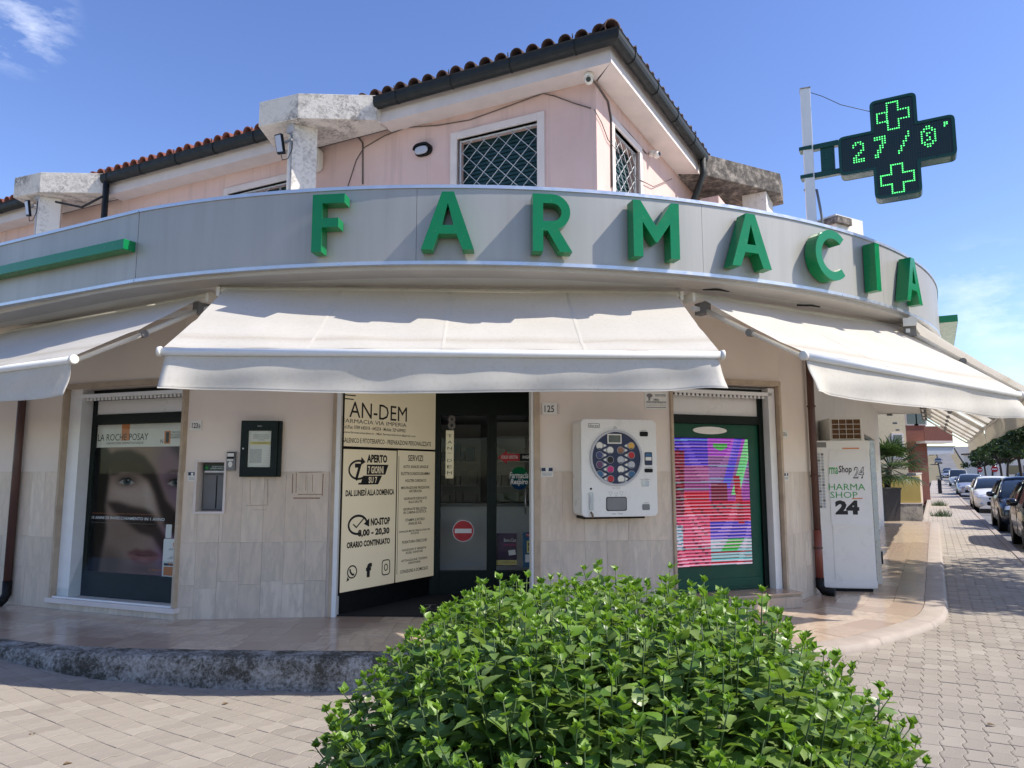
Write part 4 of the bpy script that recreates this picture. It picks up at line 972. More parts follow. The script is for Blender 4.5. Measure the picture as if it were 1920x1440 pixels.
def face_image(W_=180, H_=264):
    yy, xx = np.mgrid[0:H_, 0:W_]; X = (xx + .5) / W_ * 531 + 504; Y = (yy + .5) / H_ * 780 + 414     # poster measured on a 3x grid
    img = np.zeros((H_, W_, 3)) + tolin((168, 146, 134))
    def blur(m, r):
        if r < .5: return m
        k = np.exp(-.5 * (np.arange(-int(3 * r), int(3 * r) + 1) / r) ** 2); k /= k.sum(); n = len(k) // 2
        for ax in (0, 1):
            p = np.pad(m, [(n, n) if a == ax else (0, 0) for a in (0, 1)], mode='edge'); m = sum(k[i] * np.take(p, range(i, i + m.shape[ax]), axis=ax) for i in range(len(k)))
        return m
    def poly(pts):
        m = np.zeros(X.shape, bool); n = len(pts)
        for a in range(n):
            x1, y1 = pts[a]; x2, y2 = pts[a - 1]
            if y1 == y2: continue
            c = ((y1 > Y) != (y2 > Y)) & (X < (x2 - x1) * (Y - y1) / (y2 - y1) + x1); m ^= c
        return m.astype(float)
    def ell(cx, cy, rx, ry): return np.clip(1.5 - np.sqrt(((X - cx) / rx) ** 2 + ((Y - cy) / ry) ** 2) * 1.0, 0, 1) * 1.0
    def put(mask, c, a=1.0, r=0): 
        nonlocal img; m = (blur(mask, r) * a)[..., None]; img = img * (1 - m) + tolin(c) * m
    put(poly([(860, 414), (1035, 414), (1035, 760), (985, 800), (900, 690), (850, 560), (830, 480)]), (150, 122, 142), .8, 9)       # violet-lit right side
    put(poly([(900, 850), (1035, 930), (1035, 1194), (880, 1194), (860, 1000)]), (150, 112, 150), .85, 10)
    put(poly([(600, 640), (790, 640), (800, 760), (690, 740), (590, 715)]), (206, 186, 172), .8, 8)
    put(poly([(770, 620), (815, 640), (850, 800), (830, 830), (790, 760)]), (214, 196, 184), .75, 5)
    put(poly([(590, 800), (760, 830), (790, 940), (720, 1010), (590, 1000)]), (158, 134, 120), .8, 9)
    put(poly([(700, 1090), (880, 1085), (900, 1194), (640, 1194)]), (150, 118, 116), .7, 10)
    put(poly([(504, 414), (560, 414), (600, 470), (585, 640), (578, 760), (590, 900), (560, 1194), (504, 1194)]), (22, 19, 21), 1, 3)  # dark hair
    put(poly([(560, 470), (620, 434), (700, 432), (770, 465), (830, 540), (870, 640), (900, 720), (960, 790), (1035, 850), (1035, 960), (960, 930), (900, 870), (866, 780), (835, 680), (800, 610), (740, 570), (660, 560), (600, 590)]), (52, 40, 40), .93, 3.2)   # arched cast shadow
    put(poly([(575, 735), (640, 735), (720, 760), (790, 772), (830, 790), (872, 870), (930, 960), (960, 1080), (930, 1120), (890, 1010), (840, 930), (770, 912), (690, 850), (620, 790)]), (64, 50, 48), .9, 3.2)
    put(poly([(900, 414), (1035, 414), (1035, 640), (985, 520), (930, 450)]), (40, 32, 62), .8, 6)
    put(poly([(600, 990), (680, 1040), (700, 1090), (640, 1194), (560, 1194), (570, 1000)]), (86, 70, 62), .6, 9)
    for cx, cy, k in ((685, 617, 1.0), (945, 622, .95)):
        put(ell(cx, cy - 8, 52, 34), (70, 54, 50), .75, 4); put(poly([(cx - 46, cy + 6), (cx - 20, cy - 16), (cx + 14, cy - 18), (cx + 44, cy + 8), (cx + 18, cy + 20), (cx - 18, cy + 20)]), (186, 178, 172), .9, 1.0)
        put((np.hypot((X - cx - 2) / 21, (Y - cy + 1) / 21) < 1).astype(float), (74, 92, 98), 1, .7); put((np.hypot((X - cx - 2) / 9, (Y - cy + 1) / 9) < 1).astype(float), (12, 12, 14), 1, .5); put((np.hypot((X - cx - 8) / 4, (Y - cy + 8) / 4) < 1).astype(float), (210, 214, 216), .9, .4)
        put(poly([(cx - 50, cy + 6), (cx - 22, cy - 20), (cx + 14, cy - 22), (cx + 48, cy + 8), (cx + 14, cy - 12), (cx - 20, cy - 10)]), (20, 15, 15), 1, .8); put(poly([(cx - 40, cy + 14), (cx, cy + 24), (cx + 40, cy + 12), (cx, cy + 19)]), (70, 50, 46), .8, 1)
        put(poly([(cx - 62, cy - 50), (cx - 20, cy - 74), (cx + 40, cy - 66), (cx + 64, cy - 44), (cx + 30, cy - 52), (cx - 20, cy - 58)]), (44, 32, 30), .7, 2.2)
    put(poly([(806, 840), (846, 850), (850, 868), (820, 872), (798, 860)]), (40, 28, 28), .85, 2); put(poly([(750, 845), (770, 850), (772, 866), (754, 866)]), (80, 58, 52), .7, 2.5)
    put(poly([(706, 1025), (760, 1000), (790, 1008), (830, 1000), (884, 1030), (830, 1036), (760, 1036)]), (122, 78, 80), .85, 2.2); put(poly([(706, 1028), (760, 1038), (830, 1038), (884, 1032), (850, 1078), (800, 1092), (750, 1082)]), (158, 108, 108), .85, 2.5); put(poly([(704, 1027), (790, 1034), (886, 1031), (790, 1042)]), (54, 28, 32), .9, 1.2); put(ell(800, 1062, 30, 8), (196, 156, 152), .5, 3)
    put(ell(800, 1110, 60, 14), (92, 68, 64), .5, 4)
    rs_ = np.random.RandomState(3); img *= (1 + .05 * blur(rs_.randn(H_, W_), 1.0))[..., None]
    return img[::-1]
FACE = face_image()
def face(u, v): 
    h, w = FACE.shape[:2]; return FACE[np.clip((v * (h - 1)).round().astype(int), 0, h - 1), np.clip((u * (w - 1)).round().astype(int), 0, w - 1)] ** 1.25 * .85
hz = SW.hit(250, 838)[1]
T2 = thing('face_poster', 'dark poster of a close-up face with shadow bands and headline banner', 'poster', SW.w((px0 + px1) / 2, .02, pz0))
picture(SW, .012, px0, px1, pz0, hz, 179, 263, face, 'portrait', 'print', T2)
MB(SW).box(px0, px1, .010, .02, hz, pz1).build('banner', 'paper', T2)
def PT_(body, px, mat, bold=0, y=.0095): textpx(body, SW, y, px, mat, T2, bold=bold)
bx = win(SW, 229, 798, 242, 826, .01); MB(SW).box(bx[0], bx[1], .0096, .0100, bx[2], pz1).build('logo_block', 'ink_orange', T2)
PT_('LA ROCHE POSAY', (184, 812, 278, 827), 'ink', y=.009); PT_('LABORATOIRE DERMATOLOGIQUE', (199, 828, 269, 834), 'ink')
PT_('N', (301, 824, 306, 831), 'ink'); bx = win(SW, 309, 808, 319, 832, .01); MB(SW).box(bx[0], bx[1], .0094, .0099, bx[2], bx[3]).build('number_block', 'ink_orange', T2); PT_('1', (311, 810, 317, 830), 'ink', .02, y=.009)
PT_('MARCA SOLARE\nPIU CONSIGLIATA\nDAI DERMATOLOGI', (320, 808, 345, 822), 'ink')
PT_('-10 ANNI DI INVECCHIAMENTO IN 1 ANNO', (168, 967, 309, 977), 'ink_white', .015); PT_('SPERIMENTATO SU DONNE CON FOTOTIPO CHIARO', (169, 962, 298, 965), 'ink_orange'); PT_('APPLICANDO UNA PROTEZIONE SOLARE AD AMPIO SPETTRO OGNI GIORNO', (168, 979, 290, 983), 'ink_grey')
PT_('MELASYL', (171, 1071, 192, 1076), 'ink_white'); PT_('21 BREVETTI', (278, 1066, 306, 1072), 'ink_orange')
T3 = T2
bb = win(SW, 309, 983, 335, 1097, .008)
MB(SW).prism([rrect(bb[0], px1 - .001, pz0 + .01, bb[2] + (bb[3] - bb[2]) * .76, .02)], .006, .0088).build('bottle_picture', 'machine_white', T3); MB(SW).prism([rrect(bb[0] + .02, bb[0] + .10, bb[2] + (bb[3] - bb[2]) * .77, bb[3], .008)], .006, .0088).build('bottle_cap', 'paper', T3)
MB(SW).box(bb[0] + .02, px1 - .012, .0052, .0058, pz0 + .10, pz0 + .19).build('label', 'ink_orange', T3); MB(SW).box(bb[0] + .02, px1 - .012, .0052, .0058, pz0 + .20, pz0 + .225).build('stripe', 'ink_blue', T3)
textpx('50', SW, .005, (315, 1053, 323, 1061), 'ink_orange', T3); textpx('LA ROCHE', SW, .005, (317, 1028, 333, 1032), 'ink', T3); bx = win(SW, 325, 1017, 331, 1026, .005); MB(SW).box(bx[0], bx[1], .005, .0056, bx[2], bx[3]).build('logo_block', 'ink_orange', T3); textpx('ANTHELIOS\nPIGMENT CORRECT', SW, .005, (315, 1043, 334, 1049), 'ink_grey', T3)

# ------------------------------------------------------------------ things on the wall left of the door
def plate(name, label, cat, fr, px, th, mat, y0=0.0, group=None, r=.004):
    x0, x1, z0, z1 = win(fr, px[0], px[1], px[2], px[3], y0)
    T_ = thing(name, label, cat, fr.w((x0 + x1) / 2, y0, z0), group); MB(fr).prism([rrect(x0, x1, z0, z1, r)], y0 - th, y0).build('plate', mat, T_); return T_, x0, x1, z0, z1
T_, *_ = plate('house_number', 'small white house number plate reading 123B', 'number plate', FC, (358, 788, 378, 808), .012, 'paper', -.001); textpx('123', FC, -.0135, (360, 793, 371, 803), 'ink', T_, bold=.02); textpx('B', FC, -.0135, (372.5, 796, 376, 803), 'ink', T_)
T_, *_ = plate('house_number', 'white house number plate reading 125 beside the door', 'number plate', FK, (1016, 755, 1044, 778), .012, 'paper', -.001); textpx('125', FK, -.0135, (1021, 760, 1039, 773), 'ink', T_, bold=.01)
x0, x1, z0, z1 = win(FK, 1046, 758, 1049.5, 776); MB(FK).box(x0, x1, -.008, -.001, z0, z1).build('side_strip', 'plaster_trim', T_)
T_, *_ = plate('house_number', 'narrow house number plate reading 125A right of the green door', 'number plate', FE, (1466, 806, 1476, 822), .012, 'paper', -.001); textpx('125A', FE, -.0135, (1467, 810, 1475, 818), 'ink', T_)
def sticker(label, fr, px, lines, y=-.0135):
    T_, x0, x1, z0, z1 = plate('alarm_sticker', label, 'sticker', fr, px, .002, 'paper', y)
    MB(fr).box(x0 + .004, x1 - .004, y - .0034, y - .0021, z0 + (z1 - z0) * .58, z1 - .006).build('blue_band', 'ink_blue', T_)
    mb = MB(fr); cx, cz = (x0 + x1) / 2, z0 + (z1 - z0) * .72; w = (x1 - x0) * .14
    mb.prism([[(cx - w, cz + w * 1.2), (cx + w, cz + w * 1.2), (cx + w * .9, cz - w * .2), (cx, cz - w * 1.6), (cx - w * .9, cz - w * .2)]], y - .0042, y - .0035); mb.build('shield', 'paper', T_)
    text(lines, fr, y - .0022, x0 + .012, x1 - .012, z0 + (z1 - z0) * .14, z0 + (z1 - z0) * .44, 'ink_blue', T_)
sticker('blue and white alarm sticker beside the night hatch', FC, (352.5, 884, 368, 902), 'ISTITUTO DI\nVIGILANZA'); sticker('blue and white alarm sticker beside the entrance jamb', FK, (1014.5, 876, 1037, 894), 'ISTITUTO DI\nVIGILANZA'); sticker('tiny dark alarm sticker on the narrow right wall', FE, (1470, 886, 1478, 901), 'VIGILANZA')
# night hatch
x0, x1, z0, z1 = NH
T_ = thing('night_hatch', 'recessed night service hatch with white frame and green label', 'hatch', FC.w((x0 + x1) / 2, .1, z0))
for nm, q in (('frame', (x0 - .016, x0 + .006, -.03, .17, z0 - .016, z1 + .016)), ('frame', (x1 - .006, x1 + .016, -.03, .17, z0 - .016, z1 + .016)), ('frame', (x0 + .0061, x1 - .0061, -.029, .17, z1 - .004, z1 + .016)), ('frame', (x0 + .0061, x1 - .0061, -.029, .17, z0 - .016, z0 + .006))): MB(FC).box(*q).build(nm, 'plaster_trim', T_)
MB(FC).box(x0, x1, .172, .19, z0, z1).build('back_plate', 'grey_plastic', T_)
MB(FC).box(x0 + .02, x1 - .02, .15, .1715, z0 + .02, z1 - .13).build('drawer', 'grey_plastic', T_, bevel=.004); MB(FC).box((x0 + x1) / 2 + .01, (x0 + x1) / 2 + .02, .146, .1499, z0 + .03, z1 - .14).build('slot', 'black', T_)
MB(FC).box(x0 + .02, x1 - .008, .13, .1715, z1 - .085, z1 - .03).build('label', 'bracket_green', T_); text('SERVIZIO\nFARMACIA', FC, .1295, x0 + .09, x1 - .015, z1 - .075, z1 - .04, 'ink_white', T_); MB(FC).box(x0 + .035, x1 - .008, .12, .1715, z1 - .108, z1 - .09).build('rail', 'ink_white', T_)
mb = MB(FC); cx, cz = x0 + .05, z1 - .058; mb.prism([[(cx - .006, cz - .018), (cx + .006, cz - .018), (cx + .006, cz - .006), (cx + .018, cz - .006), (cx + .018, cz + .006), (cx + .006, cz + .006), (cx + .006, cz + .018), (cx - .006, cz + .018), (cx - .006, cz + .006), (cx - .018, cz + .006), (cx - .018, cz - .006), (cx - .006, cz - .006)]], .128, .1295); mb.build('cross_mark', 'ink_green', T_)
# intercom
x0, x1, z0, z1 = win(FC, 427, 847, 442, 882)
T_ = thing('intercom', 'grey doorbell intercom between hatch and notice case', 'intercom', FC.w((x0 + x1) / 2, 0, z0)); MB(FC).prism([rrect(x0, x1, z0, z1, .006)], -.035, -.0).build('body', 'grey_plastic', T_, bevel=.003)
MB(FC).box(x0 + .008, x1 - .015, -.038, -.0351, z1 - .05, z1 - .015).build('name_card', 'paper', T_); MB(FC).box(x0 + .006, x1 - .008, -.0365, -.0352, z1 - .07, z1 - .004).build('hood', 'black', T_); MB(FC).box(x0 + .008, x1 - .02, -.037, -.0351, z1 - .092, z1 - .078).build('card', 'paper', T_); MB(FC).disc(((x0 + x1) / 2 - .003, -.041, z0 + .06), .03, 'y', .006, 20, rx=.02).build('button', 'white_plastic', T_)
# notice case
x0, x1, z0, z1 = win(FC, 455, 789, 526, 894, -.04)
T_ = thing('notice_case', 'black wall-mounted notice case with printed duty rota sheet', 'notice case', FC.w((x0 + x1) / 2, 0, z0))
MB(FC).box(x0 + .03, x1, -.06, -.0125, z0, z1).build('back_box', 'dark_green', T_, bevel=.003)
wx0, wx1, wz0, wz1 = x0 + .07, x1 - .10, z0 + .095, z1 - .10
MB(FC).prism([[(x0, z0), (x1 - .035, z0), (x1 - .035, z1), (x0, z1)], [(wx0, wz0), (wx0, wz1), (wx1, wz1), (wx1, wz0)]], -.085, -.0605).build('door_frame', 'dark_green', T_, bevel=.003)
sh = MB(FC).box(wx0 + .004, wx1 - .004, -.064, -.0602, wz0 + .003, wz1 - .003).build('notice_sheet', 'paper', T_)
MB(FC).box(wx0, wx1, -.075, -.073, wz0, wz1).build('pane', 'glass', T_)
h_ = wz1 - wz0; MB(FC).box(wx0 + .02, wx1 - .006, -.0652, -.0641, wz0 + h_ * .62, wz0 + h_ * .70).build('yellow_band', 'paper_yellow', T_)
text('FARMACIE DI TURNO\nORARIO DI APERTURA\nPROSPETTO MENSILE\nCOMUNE', FC, -.0642, wx0 + .045, wx1 - .02, wz0 + h_ * .73, wz0 + h_ * .9, 'ink_grey', T_)
text('TURNI DELLE FARMACIE', FC, -.0655, wx0 + .04, wx1 - .03, wz0 + h_ * .645, wz0 + h_ * .675, 'ink', T_)
for k in range(7): MB(FC).box(wx1 - .075, wx1 - .012, -.0650, -.0641, wz0 + h_ * (.06 + .065 * k), wz0 + h_ * (.062 + .065 * k)).build('table_line', 'ink_grey', T_)
MB(FC).box(wx0 + .02, wx1 - .09, -.0646, -.0641, wz0 + h_ * .12, wz0 + h_ * .5).build('table_block', 'ink_grey_light', T_)
text('BACHECA', FC, -.0856, (wx0 + wx1) / 2 - .02, (wx0 + wx1) / 2 + .02, z1 - .06, z1 - .05, 'ink_white', T_); MB(FC).lathe((x0 + .03, -.085, (z0 + z1) / 2), [(.008, 0), (.008, -.01)], 'y', 10).build('lock', 'steel', T_)
# surveillance notice
T_, x0, x1, z0, z1 = plate('surveillance_notice', 'white area videosorvegliata notice with camera drawing', 'sign', FK, (1208, 735, 1252, 768), .003, 'paper', -.002)
h_ = z1 - z0; w_ = x1 - x0; text('AREA\nVIDEOSORVEGLIATA', FK, -.0052, x0 + w_ * .06, x1 - w_ * .06, z0 + h_ * .36, z0 + h_ * .62, 'ink', T_, bold=.02); text('la registrazione e effettuata', FK, -.0052, x0 + w_ * .08, x1 - w_ * .08, z0 + h_ * .22, z0 + h_ * .28, 'ink', T_); MB(FK).box(x0 + w_ * .08, x1 - w_ * .08, -.0056, -.0051, z0 + h_ * .10, z0 + h_ * .13).build('rule', 'ink', T_); MB(FK).box(x0 + w_ * .45, x1 - w_ * .08, -.0056, -.0051, z0 + h_ * .84, z0 + h_ * .87).build('rule', 'ink', T_)
mb = MB(FK); mb.disc((x0 + w_ * .22, -.0056, z0 + h_ * .8), h_ * .12, 'y', .0005, 16, rx=w_ * .13); mb.prism([[(x0 + w_ * .17, z0 + h_ * .5), (x0 + w_ * .23, z0 + h_ * .5), (x0 + w_ * .28, z0 + h_ * .76), (x0 + w_ * .16, z0 + h_ * .76)]], -.0058, -.0053); mb.build('camera_drawing', 'ink_grey', T_); text('VIDEO SYSTEM', FK, -.0052, x0 + w_ * .45, x1 - w_ * .08, z0 + h_ * .74, z0 + h_ * .82, 'ink', T_)

# ------------------------------------------------------------------ illuminated panels on the recess wall
T_ = thing('lightbox', 'backlit cream panels listing opening hours and services inside the entrance', 'light box', VW.w(.7, 0, .15))
def vz(px, py): return VW.hit(px, py, 0)
zmid = vz(742, 843)[1]; xs_ = vz(742, 950)[0]; xe = vz(814, 950)[0]; zb_ = vz(742, 1092)[1]
MB(VW).box(-.02, xe + .02, .002, .03, zb_ - .03, 2.60).build('frame', 'black', T_)
for q in ((.0, xe, zmid + .016, 2.58), (.0, xs_ - .012, zb_, zmid - .014), (xs_ + .014, xe, zb_, zmid - .008)): MB(VW).box(q[0], q[1], -.012, .0015, q[2], q[3]).build('panel', 'lightbox', T_, bevel=.004)
def VT(body, px, bold=0, mat='ink', shear=0): textpx(body, VW, -.0125, px, mat, T_, bold=bold, shear=shear)
def bar_px(fr, y, pts, w, mat, parent, name, tz=.0012):
    P = [fr.hit(a, b, y) for a, b in pts]; MB(fr).prism([stroke(P, w)], y - tz, y).build(name, mat, parent)
VT('AN-DEM', (655, 752, 763, 791)); VT('FARMACIA VIA IMPERIA', (642, 784, 762, 801)); VT('Tel./Fax: 0789 645018 - 645254 - Mobile: 329 6099821', (642, 796, 761, 811), .008); VT('www.farmacietandem.it - Mail: farmacietandem@gmail.com', (642, 807, 779, 821), .008); VT('GALENICO E FITOTERAPICO - PREPARAZIONI PERSONALIZZATE', (641, 820, 808, 837), .012)
bar_px(VW, -.0125, [(644, 740), (667, 742)], .012, 'ink', T_, 'logo_bar'); bar_px(VW, -.0125, [(644, 747), (663, 749)], .012, 'ink', T_, 'logo_bar')
VT('APERTO', (688, 852, 726, 868), .05); VT('7', (665, 869, 678, 902), .05)
bx = win(VW, 688, 871, 728, 890, -.0125); MB(VW).prism([[(bx[0], bx[2]), (bx[1] - .05, bx[2]), (bx[1], bx[3]), (bx[0], bx[3])]], -.0137, -.0125).build('black_box', 'ink', T_); bx = win(VW, 676, 892, 716, 908, -.0125); MB(VW).prism([[(bx[0], bx[2]), (bx[1] - .06, bx[2]), (bx[1], bx[3]), (bx[0] + .04, bx[3])]], -.0137, -.0125).build('black_box', 'ink', T_)
textpx('7 GIORNI', VW, -.0138, (690, 874, 719, 888), 'lightbox', T_, bold=.03); textpx('SU 7', VW, -.0138, (691, 894, 707, 906), 'lightbox', T_, bold=.03)
def arc_px(cx, cy, r, a0, a1, w, n=24, sx=1.0):
    c = VW.hit(cx, cy, -.0125); e = VW.hit(cx + r, cy, -.0125)[0] - c[0]; f = VW.hit(cx, cy - r, -.0125)[1] - c[1]
    pts = [(c[0] + e * sx * math.cos(R_(a0 + (a1 - a0) * k / n)), c[1] + f * math.sin(R_(a0 + (a1 - a0) * k / n))) for k in range(n + 1)]
    MB(VW).prism([stroke(pts, w)], -.0137, -.0125).build('clock_ring', 'ink', T_)
    p = pts[-1]; d = Vector((pts[-1][0] - pts[-2][0], pts[-1][1] - pts[-2][1])).normalized(); q = Vector((-d.y, d.x)); P = Vector(p)
    return P, d, q
def arrow(P, d, q, s): MB(VW).prism([[tuple(P + q * s), tuple(P + d * s * 1.5), tuple(P - q * s)]], -.0139, -.0126).build('arrow_head', 'ink', T_)
arrow(*arc_px(672, 881, 17, 300, 75, .022), .045); arrow(*arc_px(671, 984, 17, 290, 20, .024), .05)
bar_px(VW, -.0125, [(662, 983), (668, 989), (682, 972)], .014, 'ink', T_, 'tick'); bar_px(VW, -.0125, [(672, 907), (690, 907)], .02, 'ink', T_, 'ring_foot')
VT('DAL LUNEDÌ ALLA DOMENICA', (648, 914, 739, 931), .04); VT('NO-STOP', (695, 969, 731, 986), .05); VT('8,00 - 20,30', (671, 988, 730, 1009), .05); VT('ORARIO CONTINUATO', (650, 1008, 731, 1029), .05)
# little marks at the foot of the panel: phone bubble, letter f, camera
c1 = win(VW, 651, 1061, 669, 1087, -.0125)
def ringm(x0, x1, z0, z1, w, nm, sq=False):
    if sq: o = rrect(x0, x1, z0, z1, (x1 - x0) * .28); i = rrect(x0 + w, x1 - w, z0 + w, z1 - w, (x1 - x0) * .2)
    else:
        cx, cz, rx, rz = (x0 + x1) / 2, (z0 + z1) / 2, (x1 - x0) / 2, (z1 - z0) / 2
        o = [(cx + rx * math.cos(R_(k * 15)), cz + rz * math.sin(R_(k * 15))) for k in range(24)]; i = [(cx + (rx - w) * math.cos(R_(k * 15)), cz + (rz - w) * math.sin(R_(k * 15))) for k in range(24)]
    MB(VW).prism([o, i], -.0137, -.0125).build(nm, 'ink', T_)
ringm(c1[0], c1[1], c1[2] + .02, c1[3], .014, 'bubble_mark'); MB(VW).prism([[(c1[0] - .006, c1[2] - .004), (c1[0] + .035, c1[2] + .012), (c1[0] + .008, c1[2] + .045)]], -.0137, -.0125).build('bubble_tail', 'ink', T_)
cx, cz = (c1[0] + c1[1]) / 2, (c1[2] + c1[3]) / 2 + .01; MB(VW).prism([stroke([(cx - .032, cz + .03), (cx - .022, cz - .005), (cx + .005, cz - .03), (cx + .032, cz - .03)], .02)], -.0137, -.0125).build('handset_mark', 'ink', T_)
VT('f', (686, 1055, 697, 1083), .06); c3 = win(VW, 716, 1050, 731, 1077, -.0125); ringm(c3[0], c3[1], c3[2], c3[3], .012, 'camera_mark', True); dx, dz = (c3[1] - c3[0]) * .27, (c3[3] - c3[2]) * .27; ringm(c3[0] + dx, c3[1] - dx, c3[2] + dz, c3[3] - dz, .011, 'camera_lens')
for body, px in (('SERVIZI', (765, 853, 793, 865)), ('AUTO ANALISI SANGUE', (756, 872, 803, 878)), ('ELETTROCARDIOGRAMMA', (752, 885, 806, 891)), ('HOLTER CARDIACO', (760, 898, 799, 904)), ('MISURAZIONE PRESSIONE\nARTERIOSA', (752, 911, 805, 924)), ('GIORNATE DEDICATE\nALLA SALUTE', (757, 931, 800, 944)), ('GIORNATE BELLEZZA\nIN CABINA ESTETICA', (756, 950, 800, 964)), ('STAMPA E RITIRO\nANALISI ASL', (760, 970, 796, 985)), ('ANALISI MICROBIOLOGICHE\nACQUE', (748, 990, 806, 1005)), ('FORATURA ORECCHIE', (754, 1009, 800, 1020)), ('NOLEGGIO E VENDITA\nAUSILI SANITARI', (754, 1024, 799, 1040)), ('ATTIVAZIONE TESSERA\nSANITARIA', (752, 1043, 801, 1060)), ('CONSEGNE A DOMICILIO', (750, 1061, 802, 1076))): VT(body, px, .015)
bar_px(VW, -.0125, [(748, 855), (744, 1077)], .006, 'ink', T_, 'side_rule')

# ------------------------------------------------------------------ on and behind the glass doors
G0 = -.004
def dpl(name, label, cat, px, mat, y=.001): 
    x0, x1, z0, z1 = win(DF, *px, y); T_ = thing(name, label, cat, DF.w((x0 + x1) / 2, y, z0)); return T_, x0, x1, z0, z1
T_, x0, x1, z0, z1 = dpl('no_entry_sign', 'round red no-entry sign on the glass door', 'sign', (851, 975, 886, 1016), None); cx, cz, r = (x0 + x1) / 2, (z0 + z1) / 2, (z1 - z0) / 2
MB(DF).disc((cx, .001, cz), r, 'y', .003, 40).build('border', 'ink_white', T_); MB(DF).disc((cx, -.0005, cz), r * .94, 'y', .0014, 40).build('red_disc', 'ink_red', T_); MB(DF).box(cx - r * .78, cx + r * .78, -.0016, -.0006, cz - r * .2, cz + r * .2).build('white_bar', 'ink_white', T_)
T_, x0, x1, z0, z1 = dpl('door_arrow', 'red and green double arrow sticker for exit and entry', 'sticker', (933, 845, 1012, 870), None); m_ = DF.hit(974, 858)[0]; h_ = (z1 - z0) / 2; cz = (z0 + z1) / 2; b_ = h_ * .55
MB(DF).prism([[(x0, cz), (x0 + h_ * 1.4, cz - h_), (x0 + h_ * 1.4, cz - b_), (m_, cz - b_), (m_, cz + b_), (x0 + h_ * 1.4, cz + b_), (x0 + h_ * 1.4, cz + h_)]], -.001, .004).build('exit_half', 'ink_red', T_); MB(DF).prism([[(m_ + .001, cz - b_), (x1 - h_ * 1.2, cz - b_), (x1 - h_ * 1.2, cz - h_), (x1, cz), (x1 - h_ * 1.2, cz + h_), (x1 - h_ * 1.2, cz + b_), (m_ + .001, cz + b_)]], -.001, .004).build('entry_half', 'dark_green', T_)
textpx('SOLO USCITA', DF, -.0012, (940, 854, 971, 860), 'ink_white', T_, bold=.02); textpx('INGRESSO', DF, -.0012, (980, 854, 1007, 860), 'ink_white', T_, bold=.02)
T_, x0, x1, z0, z1 = dpl('round_sticker', 'round blue-green sticker with white slanted script on the glass', 'sticker', (956, 875, 992, 918), None); cx, cz = (x0 + x1) / 2, (z0 + z1) / 2
def gradfn(u, v): return np.stack([tolin((20, 110, 60))[k] * v + tolin((16, 44, 96))[k] * (1 - v) for k in range(3)], 1)
mb = MB(DF); n_ = 40; rr = (x1 - x0) / 2; ci = mb.V(cx, .0, cz); ri = [mb.V(cx + rr * math.cos(2 * math.pi * k / n_), .0, cz + (z1 - z0) / 2 * math.sin(2 * math.pi * k / n_)) for k in range(n_)]
for k in range(n_): mb.F(ci, ri[k], ri[(k + 1) % n_])
vv = np.array([.5] + [.5 + .5 * math.sin(2 * math.pi * k / n_) for k in range(n_)]); mb.c = np.concatenate([gradfn(vv, vv), np.ones((n_ + 1, 1))], 1); mb.build('disc', 'print', T_)
textpx('Farmacia', DF, -.001, (955, 885, 991, 897), 'ink_white', T_, bold=.02, shear=.2); textpx('del', DF, -.001, (971, 897, 977, 900), 'ink_white', T_, shear=.2); textpx('Respiro', DF, -.001, (957, 898, 990, 911), 'ink_white', T_, bold=.03, shear=.2)
T_, x0, x1, z0, z1 = dpl('hanging_strip', 'narrow lit vertical strip with stacked letters on the door', 'sign', (836, 807, 850, 897), None); MB(DF).box(x0, x1, .014, .02, z0, z1).build('strip', 'lightbox', T_)
for k, ch in enumerate('TAN-DEM'): zz = z1 - .05 - (z1 - z0 - .06) * k / 7; text(ch, DF, .0138, x0 + .02, x1 - .02, zz - (.004 if ch == '-' else .035), zz, 'ink', T_)
T_, x0, x1, z0, z1 = dpl('offer_poster', 'dark purple promotional poster low on the right door', 'poster', (931, 1000, 969, 1061), None)
MB(DF).box(x0, x1, .014, .017, z0, z1).build('sheet', 'poster_purple', T_); text('Bene a Casa', DF, .0138, x0 + .09, x1 - .01, z1 - .10, z1 - .06, 'ink_white', T_); text('PROMOZIONE', DF, .0138, x0 + .09, x1 - .01, z1 - .15, z1 - .125, 'magenta', T_); MB(DF).box(x0, x1, .0125, .0135, z0 + .01, z0 + .065).build('yellow_foot', 'paper_yellow', T_); text('3 CONFEZIONI', DF, .012, x0 + .01, x1 - .02, z0 + .025, z0 + .052, 'ink', T_); MB(DF).prism([[(x0 + .15, z0 + .12), (x1 - .01, z0 + .13), (x1 - .02, z0 + .19), (x0 + .14, z0 + .18)]], .0125, .0136).build('coupon', 'paper', T_)
T_, x0, x1, z0, z1 = dpl('blue_poster', 'blue poster with yellow panel behind the door jamb', 'poster', (980, 998, 1022, 1064), None)
MB(DF).box(x0, x1, .014, .017, z0, z1).build('sheet', 'sea_blue', T_); MB(DF).box(x0 + .04, x1 - .01, .0125, .0135, z1 - .05, z1 - .015).build('red_tag', 'ink_red', T_); text('NON ESITARE', DF, .012, x0 + .05, x1 - .02, z1 - .042, z1 - .024, 'ink_white', T_); MB(DF).box(x0 + .05, x1 - .02, .0125, .0135, z0 + .17, z0 + .31).build('yellow_panel', 'paper_yellow', T_); text('PROVA\nGRATIS', DF, .012, x0 + .06, x1 - .03, z0 + .19, z0 + .29, 'ink', T_, bold=.04); MB(DF).box(x0 + .03, x0 + .09, .0125, .0135, z0 + .06, z0 + .15).build('cup_picture', 'ink_white', T_); MB(DF).box(x0 + .11, x0 + .16, .0125, .0135, z0 + .06, z0 + .14).build('cup_picture', 'ink_white', T_)
